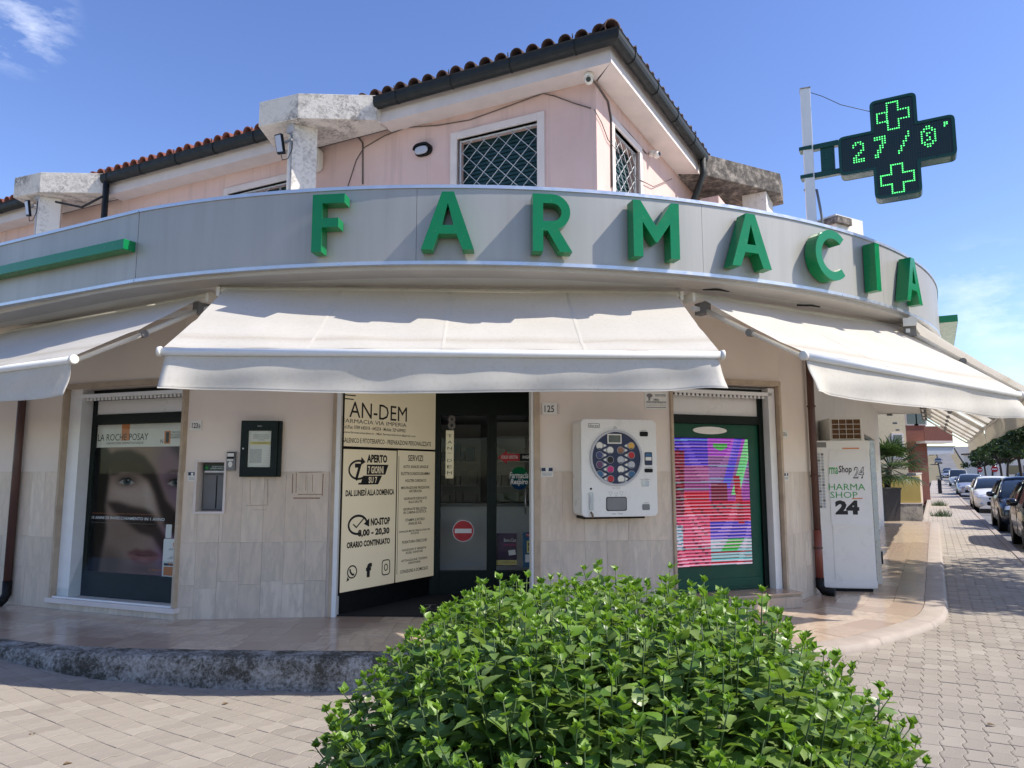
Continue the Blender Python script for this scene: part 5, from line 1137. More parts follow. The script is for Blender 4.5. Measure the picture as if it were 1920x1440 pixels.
T_, x0, x1, z0, z1 = dpl('door_figure', 'large grey figure 8 printed high on the left door glass', 'lettering', (840, 778, 854, 806), None); text('8', DF, .004, x0, x1, z0, z1, 'ink_grey', T_, bold=.03)
# shelves of the shop behind the doors
def shelf_unit(label, x0, x1, y, rows, seed):
    rnd = random.Random(seed); T_ = thing('shelf_unit', label, 'shelf', ((x0 + x1) / 2, y, 0), 'shelves inside the pharmacy')
    MB().box(x0, x1, y + .36, y + .4, 0, 2.2).build('back', 'plaster_white', T_)
    for k in range(rows + 1): MB().box(x0, x1, y, y + .36, .15 + k * .36, .17 + k * .36).build('shelf', 'plaster_white', T_)
    for k in range(rows):
        x = x0 + .03
        mb = MB()
        while x < x1 - .1:
            w, h = rnd.uniform(.05, .14), rnd.uniform(.12, .28); mb.box(x, x + w, y + rnd.uniform(.02, .08), y + .3, .171 + k * .36, .171 + k * .36 + h); x += w + rnd.uniform(.004, .03)
        stuff(mb.build('packets', rnd.choice(['shelf_box', 'paper', 'grey_plastic', 'sea_blue', 'shelf_box']), T_))

shelf_unit('white shelf unit with packets behind the left door glass', -1.6, -.5, 11.2, 5, 1); shelf_unit('white shelf unit with packets behind the right door glass', -.3, 1.2, 10.6, 5, 2)
x0, x1 = -1.0, .9
T_ = thing('shop_counter', 'pale shop counter seen dimly through the doors', 'counter', (0, 9.9, 0)); MB().box(x0, x1, 9.75, 10.2, 0, 1.0).build('body', 'plaster_white', T_); MB().box(x0 - .03, x1 + .03, 9.7, 10.25, 1.0, 1.04).build('top', 'grey_plastic', T_)

# ------------------------------------------------------------------ green door with the screen
DG = FR.sub(0, .16, 0)
T_ = thing('green_door', 'green shop door filled by a large glitching video screen', 'door', DG.w((rx0 + rx1) / 2, 0, .166))
b0, b1 = rx0 + .028, rx1 - .028; sx1 = DG.hit(1404, 940)[0]; zt1 = DG.hit(1340, 779)[1]; zt0 = DG.hit(1340, 795)[1]; dx1 = DG.hit(1424, 900)[0]
MB(DG).box(b0, dx1, 0, .05, .166, zt0).build('leaf', 'door_green', T_, bevel=.004)
MB(DG).box(dx1 + .001, b1 - .1, -.03, .05, .166, rz1 - .03).build('side_frame', 'dark_green', T_, bevel=.004); MB(DG).box(b0, dx1, -.03, .05, zt0 + .001, zt1).build('transom', 'dark_green', T_, bevel=.004)
MB(DG).box(b0, dx1 - .0, .0, .03, zt1 + .001, rz1 - .12).build('transom_panel', 'machine_white', T_); MB(DG).box(b0, dx1, -.03, .05, rz1 - .119, rz1 - .03).build('head', 'dark_green', T_)
MB(DG).box(b1 - .099, b1 - .012, -.13, .02, .166, rz1 - .02).build('shutter_guide', 'white_metal', T_)
mb = MB(DG); mb.box(b0, b1 - .05, -.13, -.09, rz1 - .11, rz1 - .07); k = b0 + .03
while k < b1 - .1: mb.box(k, k + .03, -.095, -.08, rz1 - .14, rz1 - .11); k += .055
mb.build('rolled_shutter', 'white_metal', T_)
MB(DG).box(b0 + .02, dx1 - .02, -.012, -.0005, .2, .29).build('kick_board', 'door_green', T_, bevel=.003)
ov = win(DG, 1299, 798, 1363, 816, -.01); MB(DG).disc(((ov[0] + ov[1]) / 2, -.012, (ov[2] + ov[3]) / 2), (ov[3] - ov[2]) / 2 * .85, 'y', .011, 40, rx=(ov[1] - ov[0]) / 2).build('oval_sticker', 'machine_white', T_)
zz0, zz1 = DG.hit(1340, 1060)[1], DG.hit(1340, 822)[1]
rs = np.random.RandomState(4)
ROWC = rs.rand(260)
def glitch(u, v):
    yy = 1 - v; r = np.floor(yy * 74).astype(int); ph = (yy * 74) % 1
    base = np.zeros((len(u), 3)); L = u < .5
    def put(m, c): base[m] = tolin(c)
    put(np.ones_like(L), (180, 30, 90))
    put(L & (yy < .22), (70, 50, 190)); put(L & (yy >= .22) & (yy < .42), (150, 70, 130)); put(L & (yy >= .42) & (yy < .6), (196, 16, 44)); put(L & (yy >= .6), (214, 70, 110))
    R2 = ~L; put(R2 & (yy < .14), (160, 60, 190)); put(R2 & (yy >= .14) & (yy < .34), (140, 90, 150)); put(R2 & (yy >= .34) & (yy < .5), (150, 60, 160)); put(R2 & (yy >= .5) & (yy < .66), (196, 24, 60)); put(R2 & (yy >= .66) & (yy < .80), (70, 60, 196)); put(R2 & (yy >= .80), (150, 190, 200))
    d = u + .45 * yy; m = R2 & (np.abs(d - 1.02) < .05) & (yy < .45); put(m, (110, 210, 130)); m = R2 & (np.abs(d - .88) < .05) & (yy < .4); put(m, (90, 70, 210))
    m = R2 & (yy > .8) & (np.abs(u - .75 + (yy - .86)) < .1) & (yy < .9); put(m, (60, 180, 70)); m = R2 & (yy > .88) & (r % 3 == 0); put(m, (190, 20, 40)); m = R2 & (yy > .88) & (r % 3 == 1); put(m, (90, 190, 200))
    bx_ = (u > .04) & (u < .22 - .05 * yy) & (yy > .10) & (yy < .62); put(bx_, (126, 14, 36)); bx_ = (u > .52) & (u < .72) & (yy > .36) & (yy < .5); put(bx_, (112, 16, 44)); bx_ = (u > .80 + .12 * (yy - .3)) & (u < .88 + .12 * (yy - .3)) & (yy > .3) & (yy < .68); put(bx_, (170, 14, 34))
    bx_ = (u > .08) & (u < .17) & (yy > .68) & (yy < .86); put(bx_, (150, 190, 210)); m = (u > .56) & (u < .74) & (yy > .04) & (yy < .1 - .15 * np.abs(u - .65) * 2); put(m, (60, 170, 70))
    blk = ((np.floor(u * 26) * 7 + r * 13) % 11 < 3) & (((u > .05) & (u < .2)) | ((u > .28) & (u < .46) & (yy > .55)) | ((u > .52) & (u < .7) & (yy > .5) & (yy < .62)))
    base[blk] *= .35
    per = 39; rr = np.floor(yy * per).astype(int); fz_ = (yy * per + .25 * np.sin(u * 3)) % 1; fine = rs.rand(len(u)); q = ROWC[(rr * 7) % 260]; q2 = ROWC[(rr * 11 + (u > .5) * 29) % 260]
    base = base * (.82 + .36 * fine)[:, None]
    dark = (fz_ < .30); base = base * np.where(dark, .30, 1.0)[:, None]
    pale = (fz_ > .62); amt = np.where(pale, np.where(yy > .52, .35 + .55 * q, .10 + .38 * q2), 0) * (.8 + .2 * fine)
    pc = np.where((q2 > .8)[:, None], tolin((150, 215, 225))[None], tolin((244, 200, 226))[None]); base = base * (1 - amt[:, None]) + pc * amt[:, None]
    return base
picture(DG, -.021, b0 + .002, sx1, zz0, zz1, 120, 236, glitch, 'video_screen', 'screen', T_); MB(DG).box(b0 + .001, sx1 + .004, -.020, -.0006, zz0 - .004, zz1 + .004).build('screen_case', 'black', T_)

# ------------------------------------------------------------------ wall vending machine
MF = Fr(*FK.w(.30, -.0, 0).to_tuple()[:2], 14)
x0 = MF.hit(1090, 880, -.30)[0]; x1 = MF.hit(1232, 880, -.30)[0]; z1 = MF.hit(1160, 786, -.30)[1]; z0 = MF.hit(1160, 969, -.30)[1]
T_ = thing('vending_machine', 'white rounded wall vending machine with round dark blue selection dial', 'vending machine', MF.w((x0 + x1) / 2, 0, z0))
MB(MF).prism([rrect(x0, x1, z0 + .008, z1 - .008, .045)], -.262, -.03).build('body', 'machine_white', T_, bevel=.004); MB(MF).prism([rrect(x0 + .004, x1 - .004, z0 + .01, z1 - .01, .045)], -.27, -.2621).build('seam', 'black', T_)
MB(MF).prism([rrect(x0, x1, z0, z1, .05)], -.30, -.2701).build('front_cover', 'machine_white', T_, bevel=.007); MB(MF).box(x0 + .04, x1 - .12, -.24, -.02, z0 - .022, z0 + .0079).build('mounting_base', 'black', T_)
Wm, Hm = x1 - x0, z1 - z0
def mp_(u, v): return x0 + Wm * u, z1 - Hm * v            # u right, v down on the front
cx, cz = mp_(.455, .40); rz = Hm * .288; rx_ = Wm * .345
ring = lambda k: [(cx + rx_ * k * math.cos(R_(a * 7.5)), cz + rz * k * math.sin(R_(a * 7.5))) for a in range(48)]
MB(MF).prism([ring(1.0), ring(.92)], -.318, -.3002).build('dial_ring', 'grey_light', T_, bevel=.003); MB(MF).prism([ring(.919)], -.306, -.3002).build('dial', 'ink_blue', T_)
a, b = mp_(.34, .155); c, d = mp_(.525, .255); MB(MF).prism([rrect(a, c, d, b, .004)], -.313, -.3062).build('display_frame', 'paper', T_); MB(MF).box(a + .012, c - .012, -.3142, -.3131, d + .012, b - .012).build('display', 'lcd', T_)
pass; pass
bcol = ['paper', 'btn_amber', 'paper', 'btn_tan', 'btn_blue', 'ink_red', 'ink', 'grey_light', 'btn_plum', 'grey_light', 'magenta', 'paper', 'sea_blue', 'sea_blue', 'ink_red', 'paper']
pass; pass; pass; pass
spots = []
for r in range(4):
    spots += [(.235, .275 + r * .098, 1), (.655, .275 + r * .098, -1), (.375, .322 + r * .098, -1), (.512, .322 + r * .098, 1)]
for k, (u, v, s) in enumerate(spots):
    X, Z = mp_(u, v); r = Wm * .047
    if (u, s) in ((.235, 1), (.655, -1)): tipx = X + s * r * 2.0
    else: tipx = X + (-r * 2.0 if u < .45 else r * 2.0)
    sgn = 1 if tipx > X else -1
    pts = [(X + r * math.cos(R_(a)) * sgn, Z + r * math.sin(R_(a))) for a in range(40, 321, 20)] + [(tipx, Z - .004), (tipx, Z + .004)]
    o = MB(MF).prism([pts], -.3085, -.3062).build('selection_button', 'btn_plate', T_); child_ = MB(MF).disc((X, -.3098, Z), r * .86, 'y', .0012, 18).build('product_picture', bcol[k % 16], None); child_.parent = o
    child_ = MB(MF).disc((X + sgn * r * 1.45, -.3105, Z), r * .3, 'y', .0019, 14).build('push_dot', 'paper', None); child_.parent = o
    child_ = MB(MF).box(X - r * .4, X + r * .4, -.3107, -.3099, Z - r * .85, Z - r * .65).build('price_bar', 'ink', None); child_.parent = o
for u in (.315, .575): X, Z = mp_(u, .645); MB(MF).disc((X, -.309, Z), .011, 'y', .003, 14).build('round_button', 'paper', T_)
a, b = mp_(.095, .047); c, d = mp_(.245, .092); MB(MF).prism([rrect(a, c, d, b, .01), rrect(a + .004, c - .004, d + .004, b - .004, .007)], -.3012, -.3001).build('brand_frame', 'ink', T_); text('durex', MF, -.3003, a + .012, c - .012, d + .008, b - .008, 'ink', T_)
def slot(u0, u1, v0, v1, mat, nm, r=.012, y=-.3045): a, b = mp_(u0, v0); c, d = mp_(u1, v1); return MB(MF).prism([rrect(a, c, d, b, r)], y, -.3001).build(nm, mat, T_)
slot(.775, .885, .125, .175, 'black', 'banknote_slot'); slot(.835, .935, .34, .475, 'ink_blue', 'card_reader'); slot(.845, .925, .352, .385, 'sea_blue', 'card_logo', .004, -.3055); slot(.845, .925, .39, .425, 'paper', 'card_label', .004, -.3055); slot(.83, .94, .51, .55, 'black', 'coin_return'); slot(.79, .885, .635, .695, 'steel', 'coin_slot'); slot(.79, .888, .875, .935, 'grey_plastic', 'change_tray'); slot(.315, .585, .798, .94, 'black', 'tray_rim', .02, -.3025); slot(.325, .575, .805, .932, 'grey_plastic', 'dispensing_flap', .02, -.3052)
slot(.095, .145, .755, .93, 'steel', 'lock_bar', .004, -.312); slot(.105, .135, .78, .86, 'grey_light', 'lock_plate', .006, -.315); X, Z = mp_(.12, .715); MB(MF).disc((X, -.303, Z), .011, 'y', .003, 12).build('key_hole', 'black', T_)
a, b = mp_(.11, .945); MB(MF).tube([(a, -.315, b), (a + .012, -.33, b - .03), (a + .014, -.326, b - .06)], [.008, .012, .01], 8).build('padlock', 'padlock', T_); pass
for k, u in enumerate((.375, .445, .515)):
    X, Z = mp_(u, .765 + (.012 if k == 1 else 0)); MB(MF).prism([[(X - .022, Z + .018), (X + .022, Z + .018), (X, Z - .02)], [(X - .019, Z + .016), (X, Z - .016), (X + .019, Z + .016)]], -.3008, -.3001).build('arrow_mark', 'ink_grey', T_)
for u0, u1, v0, v1, tx in ((.80, .87, .108, .118, 'BANCONOTE'), (.84, .93, .494, .503, 'SOLO MONETE'), (.77, .90, .617, .626, 'NON DA RESTO'), (.82, .88, .858, .866, 'RESTO'), (.395, .50, .705, .713, 'PRELEVA QUI'), (.385, .44, .965, .975, 'CONTROLLA'), (.475, .53, .965, .975, 'RITIRA')): a, b = mp_(u0, v0); c, d = mp_(u1, v1); text(tx, MF, -.3002, a, c, d, b, 'ink', T_)
a, b = mp_(.42, .07); c, d = mp_(.475, .098); MB(MF).prism([[(a, d), (c, d), ((a + c) / 2, b)], [(a + .01, d + .004), ((a + c) / 2, b - .006), (c - .01, d + .004)]], -.3007, -.3001).build('top_mark', 'ink_grey', T_)

# ------------------------------------------------------------------ 24-hour machine at the corner and the cooler on top of it
KF = Fr(3.80, 9.12, -7); kx0 = 0; kx1 = KF.hit(1640, 1000)[0]; kz1 = KF.hit(1580, 826)[1]
T_ = thing('pharmacy_vending_cabinet', 'tall white twenty-four hour vending cabinet with green lettering by the downpipe', 'vending machine', KF.w(kx1 / 2, .5, 0))
MB(KF).box(kx0, kx1, 0, 1.9, .04, kz1).build('cabinet', 'machine_white', T_, bevel=.01); MB(KF).box(kx0 + .15, kx1 - .04, .04, 1.8, 0, .0395).build('plinth', 'black', T_)
MB(KF).box(kx0 + .002, kx1 - .001, -.006, -.0003, .06, .13).build('lower_panel', 'machine_white', T_); sp = .16
MB(KF).box(kx0 + sp, kx1 - .02, -.005, -.0003, .14, kz1 - .12).build('side_panel', 'machine_white', T_); MB(KF).box(kx0 + .002, kx1 - .001, -.007, -.0003, kz1 - .115, kz1 - .004).build('top_panel', 'machine_white', T_)
tx0, tx1, tz0, tz1 = win(KF, 1553, 866, 1636, 984, -.005); MB(KF).box(tx0, kx1 - .03, -.0075, -.0051, tz0, tz1).build('sticker_sheet', 'ink_white', T_)
def KT(b_, px, mat, bold=0, sh=0): textpx(b_, KF, -.0077, px, mat, T_, bold=bold, shear=sh)
KT('rma', (1554, 876, 1571, 889), 'ink_green', .015, .15); KT('Shop', (1572, 873, 1597, 890), 'ink', .02, .15); KT('24', (1599, 875, 1620, 897), 'ink', .03, .2); textpx('24', KF, -.0092, (1600.5, 877, 1618.5, 895), 'ink_white', T_, bold=-.012, shear=.2)
KT('HARMA', (1554, 907, 1622, 919), 'ink_green'); KT('SHOP', (1557, 922, 1608, 934), 'ink_green'); KT('24', (1566, 938, 1611, 965), 'ink', .06)
a, b = KF.hit(1596, 935, -.008); MB(KF).prism([[(a, b - .008), (a + .13, b - .002), (a + .14, b + .01), (a + .02, b + .006)]], -.0085, -.0077).build('tape', 'ink_orange', T_)
hz0, hz1 = KF.hit(1545, 950, 0)[1], KF.hit(1540, 852, 0)[1]
for r in range(18):
    for q in range(2): MB(KF).lathe((kx0 + .035 + q * .042, -.001, hz0 + (hz1 - hz0) * r / 17), [(.015, 0), (.017, -.003), (.013, -.003), (.012, .001)], 'y', 12).build('vent_hole', 'grey_light' if (r * 7 + q) % 5 else 'ink_grey', T_)
MB(KF).box(kx0 + .012, kx0 + .13, -.009, -.0071, kz1 - .085, kz1 - .02).build('data_plate', 'ink_grey', T_); MB(KF).box(kx0 + .32, kx0 + .52, -.009, -.0071, kz1 - .105, kz1 - .09).build('slot_plate', 'ink_orange', T_)
MB(KF).box(kx1 + .0005, kx1 + .05, .02, 1.88, .62, kz1 - .05).build('glass_front', 'glass', T_); MB(KF).box(kx1 + .0005, kx1 + .06, .0, .05, .1, kz1).build('front_trim', 'steel', T_); MB(KF).box(kx1 + .0005, kx1 + .09, .1, .9, .18, .55).build('pickup_door', 'steel', T_, bevel=.01); MB(KF).tube([(kx1 + .1, .2, .3), (kx1 + .14, .2, .32), (kx1 + .14, .2, .46), (kx1 + .1, .2, .48)], .012, 8).build('handle', 'black', T_)
AF = KF.sub(.10, .12, kz1); ax1 = AF.hit(1617, 800)[0]; az1 = AF.hit(1580, 783)[1]; ax0 = AF.hit(1556, 800)[0]
T_ = thing('evaporative_cooler', 'beige louvred air cooler box on top of the tall white cabinet', 'air cooler', AF.w((ax0 + ax1) / 2, .3, 0))
MB(AF).box(ax0, ax1, 0.012, .62, .01, az1).build('casing', 'white_plastic', T_, bevel=.01); MB(AF).box(ax0 + .02, ax1 - .02, .004, .0118, .03, az1 - .02).build('pad', 'cooler_pad', T_)
for k in range(5): xx = ax0 + .02 + (ax1 - ax0 - .046) * k / 4; MB(AF).box(xx, xx + .004, -.004, .0035, .02, az1 - .012).build('grid_bar', 'white_plastic', T_)
for k in range(5): zz = .022 + (az1 - .046) * k / 4; MB(AF).box(ax0 + .012, ax1 - .012, -.003, .0034, zz, zz + .006).build('grid_bar', 'white_plastic', T_)
MB(AF).box(ax0 - .01, ax1 + .02, .0, .63, -.0, .0098).build('base', 'white_plastic', T_)

# old glue marks on the marble where plates used to hang
for pts, w_ in (([(549, 888), (548, 925)], .010), ([(556, 886), (555, 924)], .006), ([(606, 888), (604, 930)], .010), ([(558, 927), (606, 927)], .008), ([(560, 886), (604, 885)], .006), ([(550, 934), (600, 934)], .014), ([(574, 892), (573, 920)], .004), ([(586, 890), (586, 922)], .005), ([(469, 900), (469, 946)], .004), ([(502, 898), (502, 948)], .004), ([(462, 948), (500, 947)], .004), ([(475, 956), (500, 956)], .003)):
    bar_px(FC, -.0140, pts, w_, 'glue', B, 'glue_mark', .0006)
# ------------------------------------------------------------------ fittings on the upper floor
x, z = UL.hit(796, 283); T_ = thing('bulkhead_lamp', 'oval black bulkhead lamp on the pink wall beside the barred window', 'lamp', UL.w(x, 0, z - .08))
def oval(rx, rz, cx, cz, n=28): return [(cx + rx * math.copysign(abs(math.cos(2 * math.pi * k / n)) ** .7, math.cos(2 * math.pi * k / n)), cz + rz * math.copysign(abs(math.sin(2 * math.pi * k / n)) ** .8, math.sin(2 * math.pi * k / n))) for k in range(n)]
MB(UL).prism([oval(.135, .085, x, z)], -.05, -.001).build('base', 'black', T_, bevel=.01); MB(UL).prism([oval(.105, .058, x - .01, z - .012)], -.085, -.0501).build('diffuser', 'grey_light', T_, bevel=.02)
MB(UL).prism([oval(.135, .085, x, z)[:15] + oval(.115, .06, x, z - .005)[:15][::-1]], -.10, -.0502).build('hood', 'black', T_, bevel=.006)
def dome_cam(label, p, down, look):
    T_ = thing('dome_camera', label, 'camera', tuple(p)); look = Vector(look).normalized()
    MB().lathe(tuple(p), [(.05, 0), (.058, -.01), (.058, -.05), (.05, -.058)] if down else [(.05, .05), (.055, .04), (.055, 0), (.05, -.01)], 'z', 18).build('mount', 'white_plastic', T_)
    c = Vector(p) + Vector((0, 0, -.085 if down else -.02)) + (Vector((0, 0, 0)) if down else look * .06)
    MB().lathe(tuple(c), [(.004, -.052), (.03, -.044), (.048, -.02), (.052, 0), (.048, .025), (.03, .045), (.004, .05)], 'z', 18).build('ball', 'white_plastic', T_)
    a = c + look * .032; MB().tube([tuple(a), tuple(a + look * .022)], .03, 14).build('lens', 'black_gloss', T_)
p = eave_xyz(.32, -.12, 0); p = at(1104, 134, p.y); p.z = ZE - .002; dome_cam('white dome camera under the roof corner', p, True, (-.25, -1, -.25))
x, z = UR.hit(1216, 292); dome_cam('white dome camera on the side wall right of the narrow barred window', UR.w(x, -.06, z), False, (.8, -.55, .1))
# alarm siren by the post
x, z = UL.hit(597, 305); T_ = thing('alarm_siren', 'cream alarm siren with orange lens on the wall behind the post', 'siren', UL.w(x, 0, z - .2)); MB(UL).prism([rrect(x - .11, x + .11, z - .17, z + .2, .09)], -.12, -.001).build('casing', 'white_plastic', T_, bevel=.03); MB(UL).prism([rrect(x - .07, x + .07, z - .16, z - .06, .04)], -.135, -.1201).build('lens', 'ink_orange', T_, bevel=.01)
def floodlight(label, post, dx, z, tiltdeg=0):
    f = Fr(post.x, post.y, 28); q = f.w(-.15, -.15, z); f2 = Fr(q.x, q.y, -38); T_ = thing('floodlight', label, 'floodlight', tuple(q)); s = .055
    sl_ = lambda xx, zz, y: (xx, y, zz)
    MB(f2).hexa([(-.19 + dx, -.13, z - .14), (-.03 + dx, -.13, z - .17), (-.03 + dx, -.09, z - .17), (-.19 + dx, -.09, z - .14), (-.23 + dx, -.16, z + .14), (-.07 + dx, -.16, z + .12), (-.07 + dx, -.12, z + .12), (-.23 + dx, -.12, z + .14)]).build('housing', 'black', T_, bevel=.006)
    MB(f2).hexa([(-.178 + dx, -.1345, z - .115), (-.048 + dx, -.1345, z - .14), (-.048 + dx, -.131, z - .14), (-.178 + dx, -.131, z - .115), (-.208 + dx, -.162, z + .115), (-.082 + dx, -.162, z + .10), (-.082 + dx, -.157, z + .10), (-.208 + dx, -.157, z + .115)]).build('lens', 'grey_light', T_)
    MB(f2).box(-.05 + dx, .10, -.11, -.085, z - .015, z + .015).build('bracket', 'grey_plastic', T_); MB(f2).box(-.1, .02, -.05, .07, z + .16, z + .30).build('junction_box', 'grey_light', T_, bevel=.006)
    MB(f2).tube([(-.02, -.02, z + .16), (-.03, -.03, z - .1), (-.02, -.02, z - .9)], .014, 6).build('conduit', 'grey_light', T_); MB(f2).tube([(-.13 + dx, -.1, z - .16), (-.10 + dx, -.1, z - .24), (.0 + dx, -.08, z - .24), (.05 + dx, -.05, z - .1), (0, -.03, z + .12)], .006, 5).build('cable', 'cable_black', T_)
floodlight('slim floodlight on the near weathered post beside the letter F', POST1, 0, at(513, 282, POST1.y).z); floodlight('slim floodlight on the far left post above the green bar', POST2, 0, at(47, 398, POST2.y).z)
def cable(label, pts, r=.007, mat='cable'): tag(MB().tube([tuple(q) for q in pts], r, 6).build('cable', mat), label, 'cable', 'cables on the upper walls')
def ulp(px, py, n=-.012): a = UL.hit(px, py, n); return UL.w(a[0], n, a[1])
def urp(px, py, n=-.012): a = UR.hit(px, py, n); return UR.w(a[0], n, a[1])
cable('long thin cable drooping across the pink wall above the barred window', [ulp(652, 350), ulp(668, 300), ulp(682, 277), ulp(720, 255), ulp(762, 239), ulp(820, 235), ulp(880, 225), ulp(950, 200), ulp(1018, 175), ulp(1040, 180), ulp(1075, 193), ulp(1108, 203)])
cable('conduit dropping down the pink wall from the near post', [ulp(590, 254), ulp(640, 256), ulp(672, 258), ulp(680, 268), ulp(680, 345)], .012)
cable('curved cable running down from the corner camera beside the narrow window', [eave_xyz(.3, -.15, 0) + Vector((0, 0, ZE - .06)), urp(1124, 165), urp(1140, 190), urp(1146, 225), urp(1147, 350)], .014)
cable('thin cable slanting over the narrow barred window on the side wall', [urp(1114, 205, -.02), urp(1128, 230, -.02), urp(1140, 262, -.02), urp(1170, 300, -.03), urp(1195, 335, -.03), urp(1225, 350, -.03), urp(1260, 335, -.03)], .006)
cable('conduit along the top of the narrow window to the side camera', [urp(1152, 222), urp(1180, 250), urp(1212, 288)], .009)
cable('black cable looped under the far left concrete block', [eave_xyz(9.9, .45, 0) + Vector((0, 0, ZE - .15)), eave_xyz(9.4, .3, 0) + Vector((0, 0, ZE - .28)), eave_xyz(9.0, .2, 0) + Vector((0, 0, ZE - .12))], .02, 'cable_black')
for px in (658, 1345, 1520):
    p = on_z(px, 540 if px < 1400 else 570, ZC - .02); cable({658: 'short black cable on the soffit under the letter F', 1345: 'short black cable on the soffit under the second letter A', 1520: 'short bent cable on the soffit above the right awning'}[px], [p + Vector((-.12, .05, .0)), p + Vector((0, 0, -.015)), p + Vector((.14, .12, 0))], .01, 'cable_black')

# ------------------------------------------------------------------ beyond the platform: planter, palm, walls, houses
pp = on_z(1667, 976); pf = Fr(pp.x, pp.y, 5); T_ = thing('planter', 'tall dark tapered planter holding the fan palm', 'planter', tuple(pp))
MB(pf).hexa([(-.22, -.22, 0), (.22, -.22, 0), (.22, .22, 0), (-.22, .22, 0), (-.27, -.27, .98), (.27, -.27, .98), (.27, .27, .98), (-.27, .27, .98)]).build('pot', 'pot_dark', T_, bevel=.01); MB(pf).box(-.285, .285, -.285, .285, .93, .985).build('rim', 'pot_dark', T_, bevel=.01)
T_ = thing('fan_palm', 'dark green fan palm spreading over the planter and yellow wall', 'palm', (pp.x, pp.y, .95))
MB().tube([(pp.x, pp.y, .9), (pp.x + .05, pp.y, 1.3), (pp.x + .12, pp.y, 1.6)], [.09, .1, .07], 8).build('trunk', 'trunk', T_)
c0 = Vector((pp.x + .15, pp.y, 1.55)); rnd = random.Random(5)
for k in range(44):
    az, el = rnd.uniform(0, 6.28), rnd.uniform(-.5, 1.35); d = Vector((math.cos(az) * math.cos(el), math.sin(az) * math.cos(el), math.sin(el))); L_ = rnd.uniform(.45, .8); e = c0 + d * L_ + Vector((0, 0, -.05 * (el < .3)))
    mb = MB(); side = d.cross(Vector((0, 0, 1))).normalized(); up = side.cross(d).normalized()
    mb.tube([tuple(c0), tuple(e)], .008, 4)
    for q in range(17):
        a = R_(-105 + 210 * q / 16); dd = (d * math.cos(a) + side * math.sin(a)).normalized(); ll = rnd.uniform(.5, .72) * (1 - .25 * abs(a) / 2); w_ = dd.cross(up).normalized() * .02
        m_ = e + dd * ll * .55 + up * .02; t_ = e + dd * ll + Vector((0, 0, -.09 - .05 * rnd.random())); i = [mb.V(*(e - w_ * .4)), mb.V(*(m_ - w_)), mb.V(*t_), mb.V(*(m_ + w_)), mb.V(*(e + w_ * .4))]; mb.F(*i)
    mb.build('frond', 'palm_leaf', T_, fix=False)
yf = Fr(*at(1655, 940, 23.2).to_tuple()[:2], 3); yx1 = yf.hit(1727, 930)[0]; T_ = thing('garden_wall', 'yellow garden wall on a stained grey base beyond the planter', 'wall', yf.w(yx1 / 2, 0, -.05))
zmid = yf.hit(1700, 943)[1]; ztop_ = yf.hit(1700, 893)[1]
MB(yf).box(0, yx1, 0, .25, zmid, ztop_).build('wall', 'yellow_wall', T_, bevel=.01); MB(yf).box(-.02, yx1 + .02, -.03, .27, -.1, zmid - .03).build('base', 'concrete_grey', T_, bevel=.01); MB(yf).box(-.02, yx1 + .03, -.05, .28, zmid - .0295, zmid - .0005).build('ledge', 'plaster_trim', T_)
p2 = yf.w(yx1 + .02, .28, 0); sf = Fr(p2.x, p2.y, 60); T_ = thing('street_wall', 'low brownish garden wall running along the far pavement', 'wall', sf.w(3, 0, -.05)); MB(sf).box(.1, 14, 0, .2, -.1, 1.35).build('wall', 'travertine', T_); MB(sf).box(.1, 14, -.03, .23, 1.35, 1.42).build('coping', 'concrete_grey', T_)
def house(name, label, px0, px1, d, ztop, mat, deg, windows, roofm=None, dep=8):
    a, b = at(px0, 850, d), at(px1, 850, d); f = Fr(a.x, a.y, deg); L_ = (Vector((b.x - a.x, b.y - a.y, 0))).dot(f.x); T_ = thing(name, label, 'house', f.w(L_ / 2, 0, -.1))
    MB(f).box(0, L_, 0, dep, -.3, ztop).build('wall', mat, T_); MB(f).box(-.3, L_ + .3, -.3, dep + .3, ztop, ztop + .25).build('roof', roofm or 'roof_tile_old', T_)
    for (u, z0, w, h) in windows:
        x = L_ * u; o = MB(f).box(x - w / 2, x + w / 2, -.05, -.002, z0, z0 + h).build('window', 'plaster_trim', T_); c = MB(f).box(x - w / 2 + .08, x + w / 2 - .08, -.07, -.0505, z0 + .08, z0 + h - .08).build('pane', 'car_glass', None); c.parent = o
    return T_, f, L_
house('cream_house', 'cream house wall glimpsed between soffit and palm', 1640, 1701, 31, 7.5, 'cream_wall', 0, [(.72, 2.0, .5, 1.1), (.3, 4.2, 1.0, 1.4), (.7, 4.2, 1.0, 1.4)])
T_, f, L_ = house('brick_house', 'brick red house behind the palm with a balcony', 1699, 1739, 40, 6.3, 'brick_red', 0, [(.35, 4.0, .7, 1.3), (.75, 4.0, .7, 1.3)])
MB(f).box(L_ - .6, L_ + .9, -.9, .2, 3.0, 3.12).build('balcony', 'plaster_trim', T_); MB(f).box(L_ - .6, L_ + .9, -.9, -.85, 3.12, 3.9).build('parapet', 'brick_red', T_)
house('long_house', 'long pale house on the far rise at the end of the road', 1736, 1792, 235, 9.5, 'grey_light', 4, [(.2, 5.5, 2, 1.6), (.45, 5.5, 2, 1.6), (.7, 5.5, 2, 1.6)], dep=14)
house('grey_house', 'low grey building behind the median trees at the right edge', 1866, 1960, 120, 4.5, 'plaster', -10, [(.3, 1, 2, 1.6), (.6, 1, 2, 1.6)], dep=12)
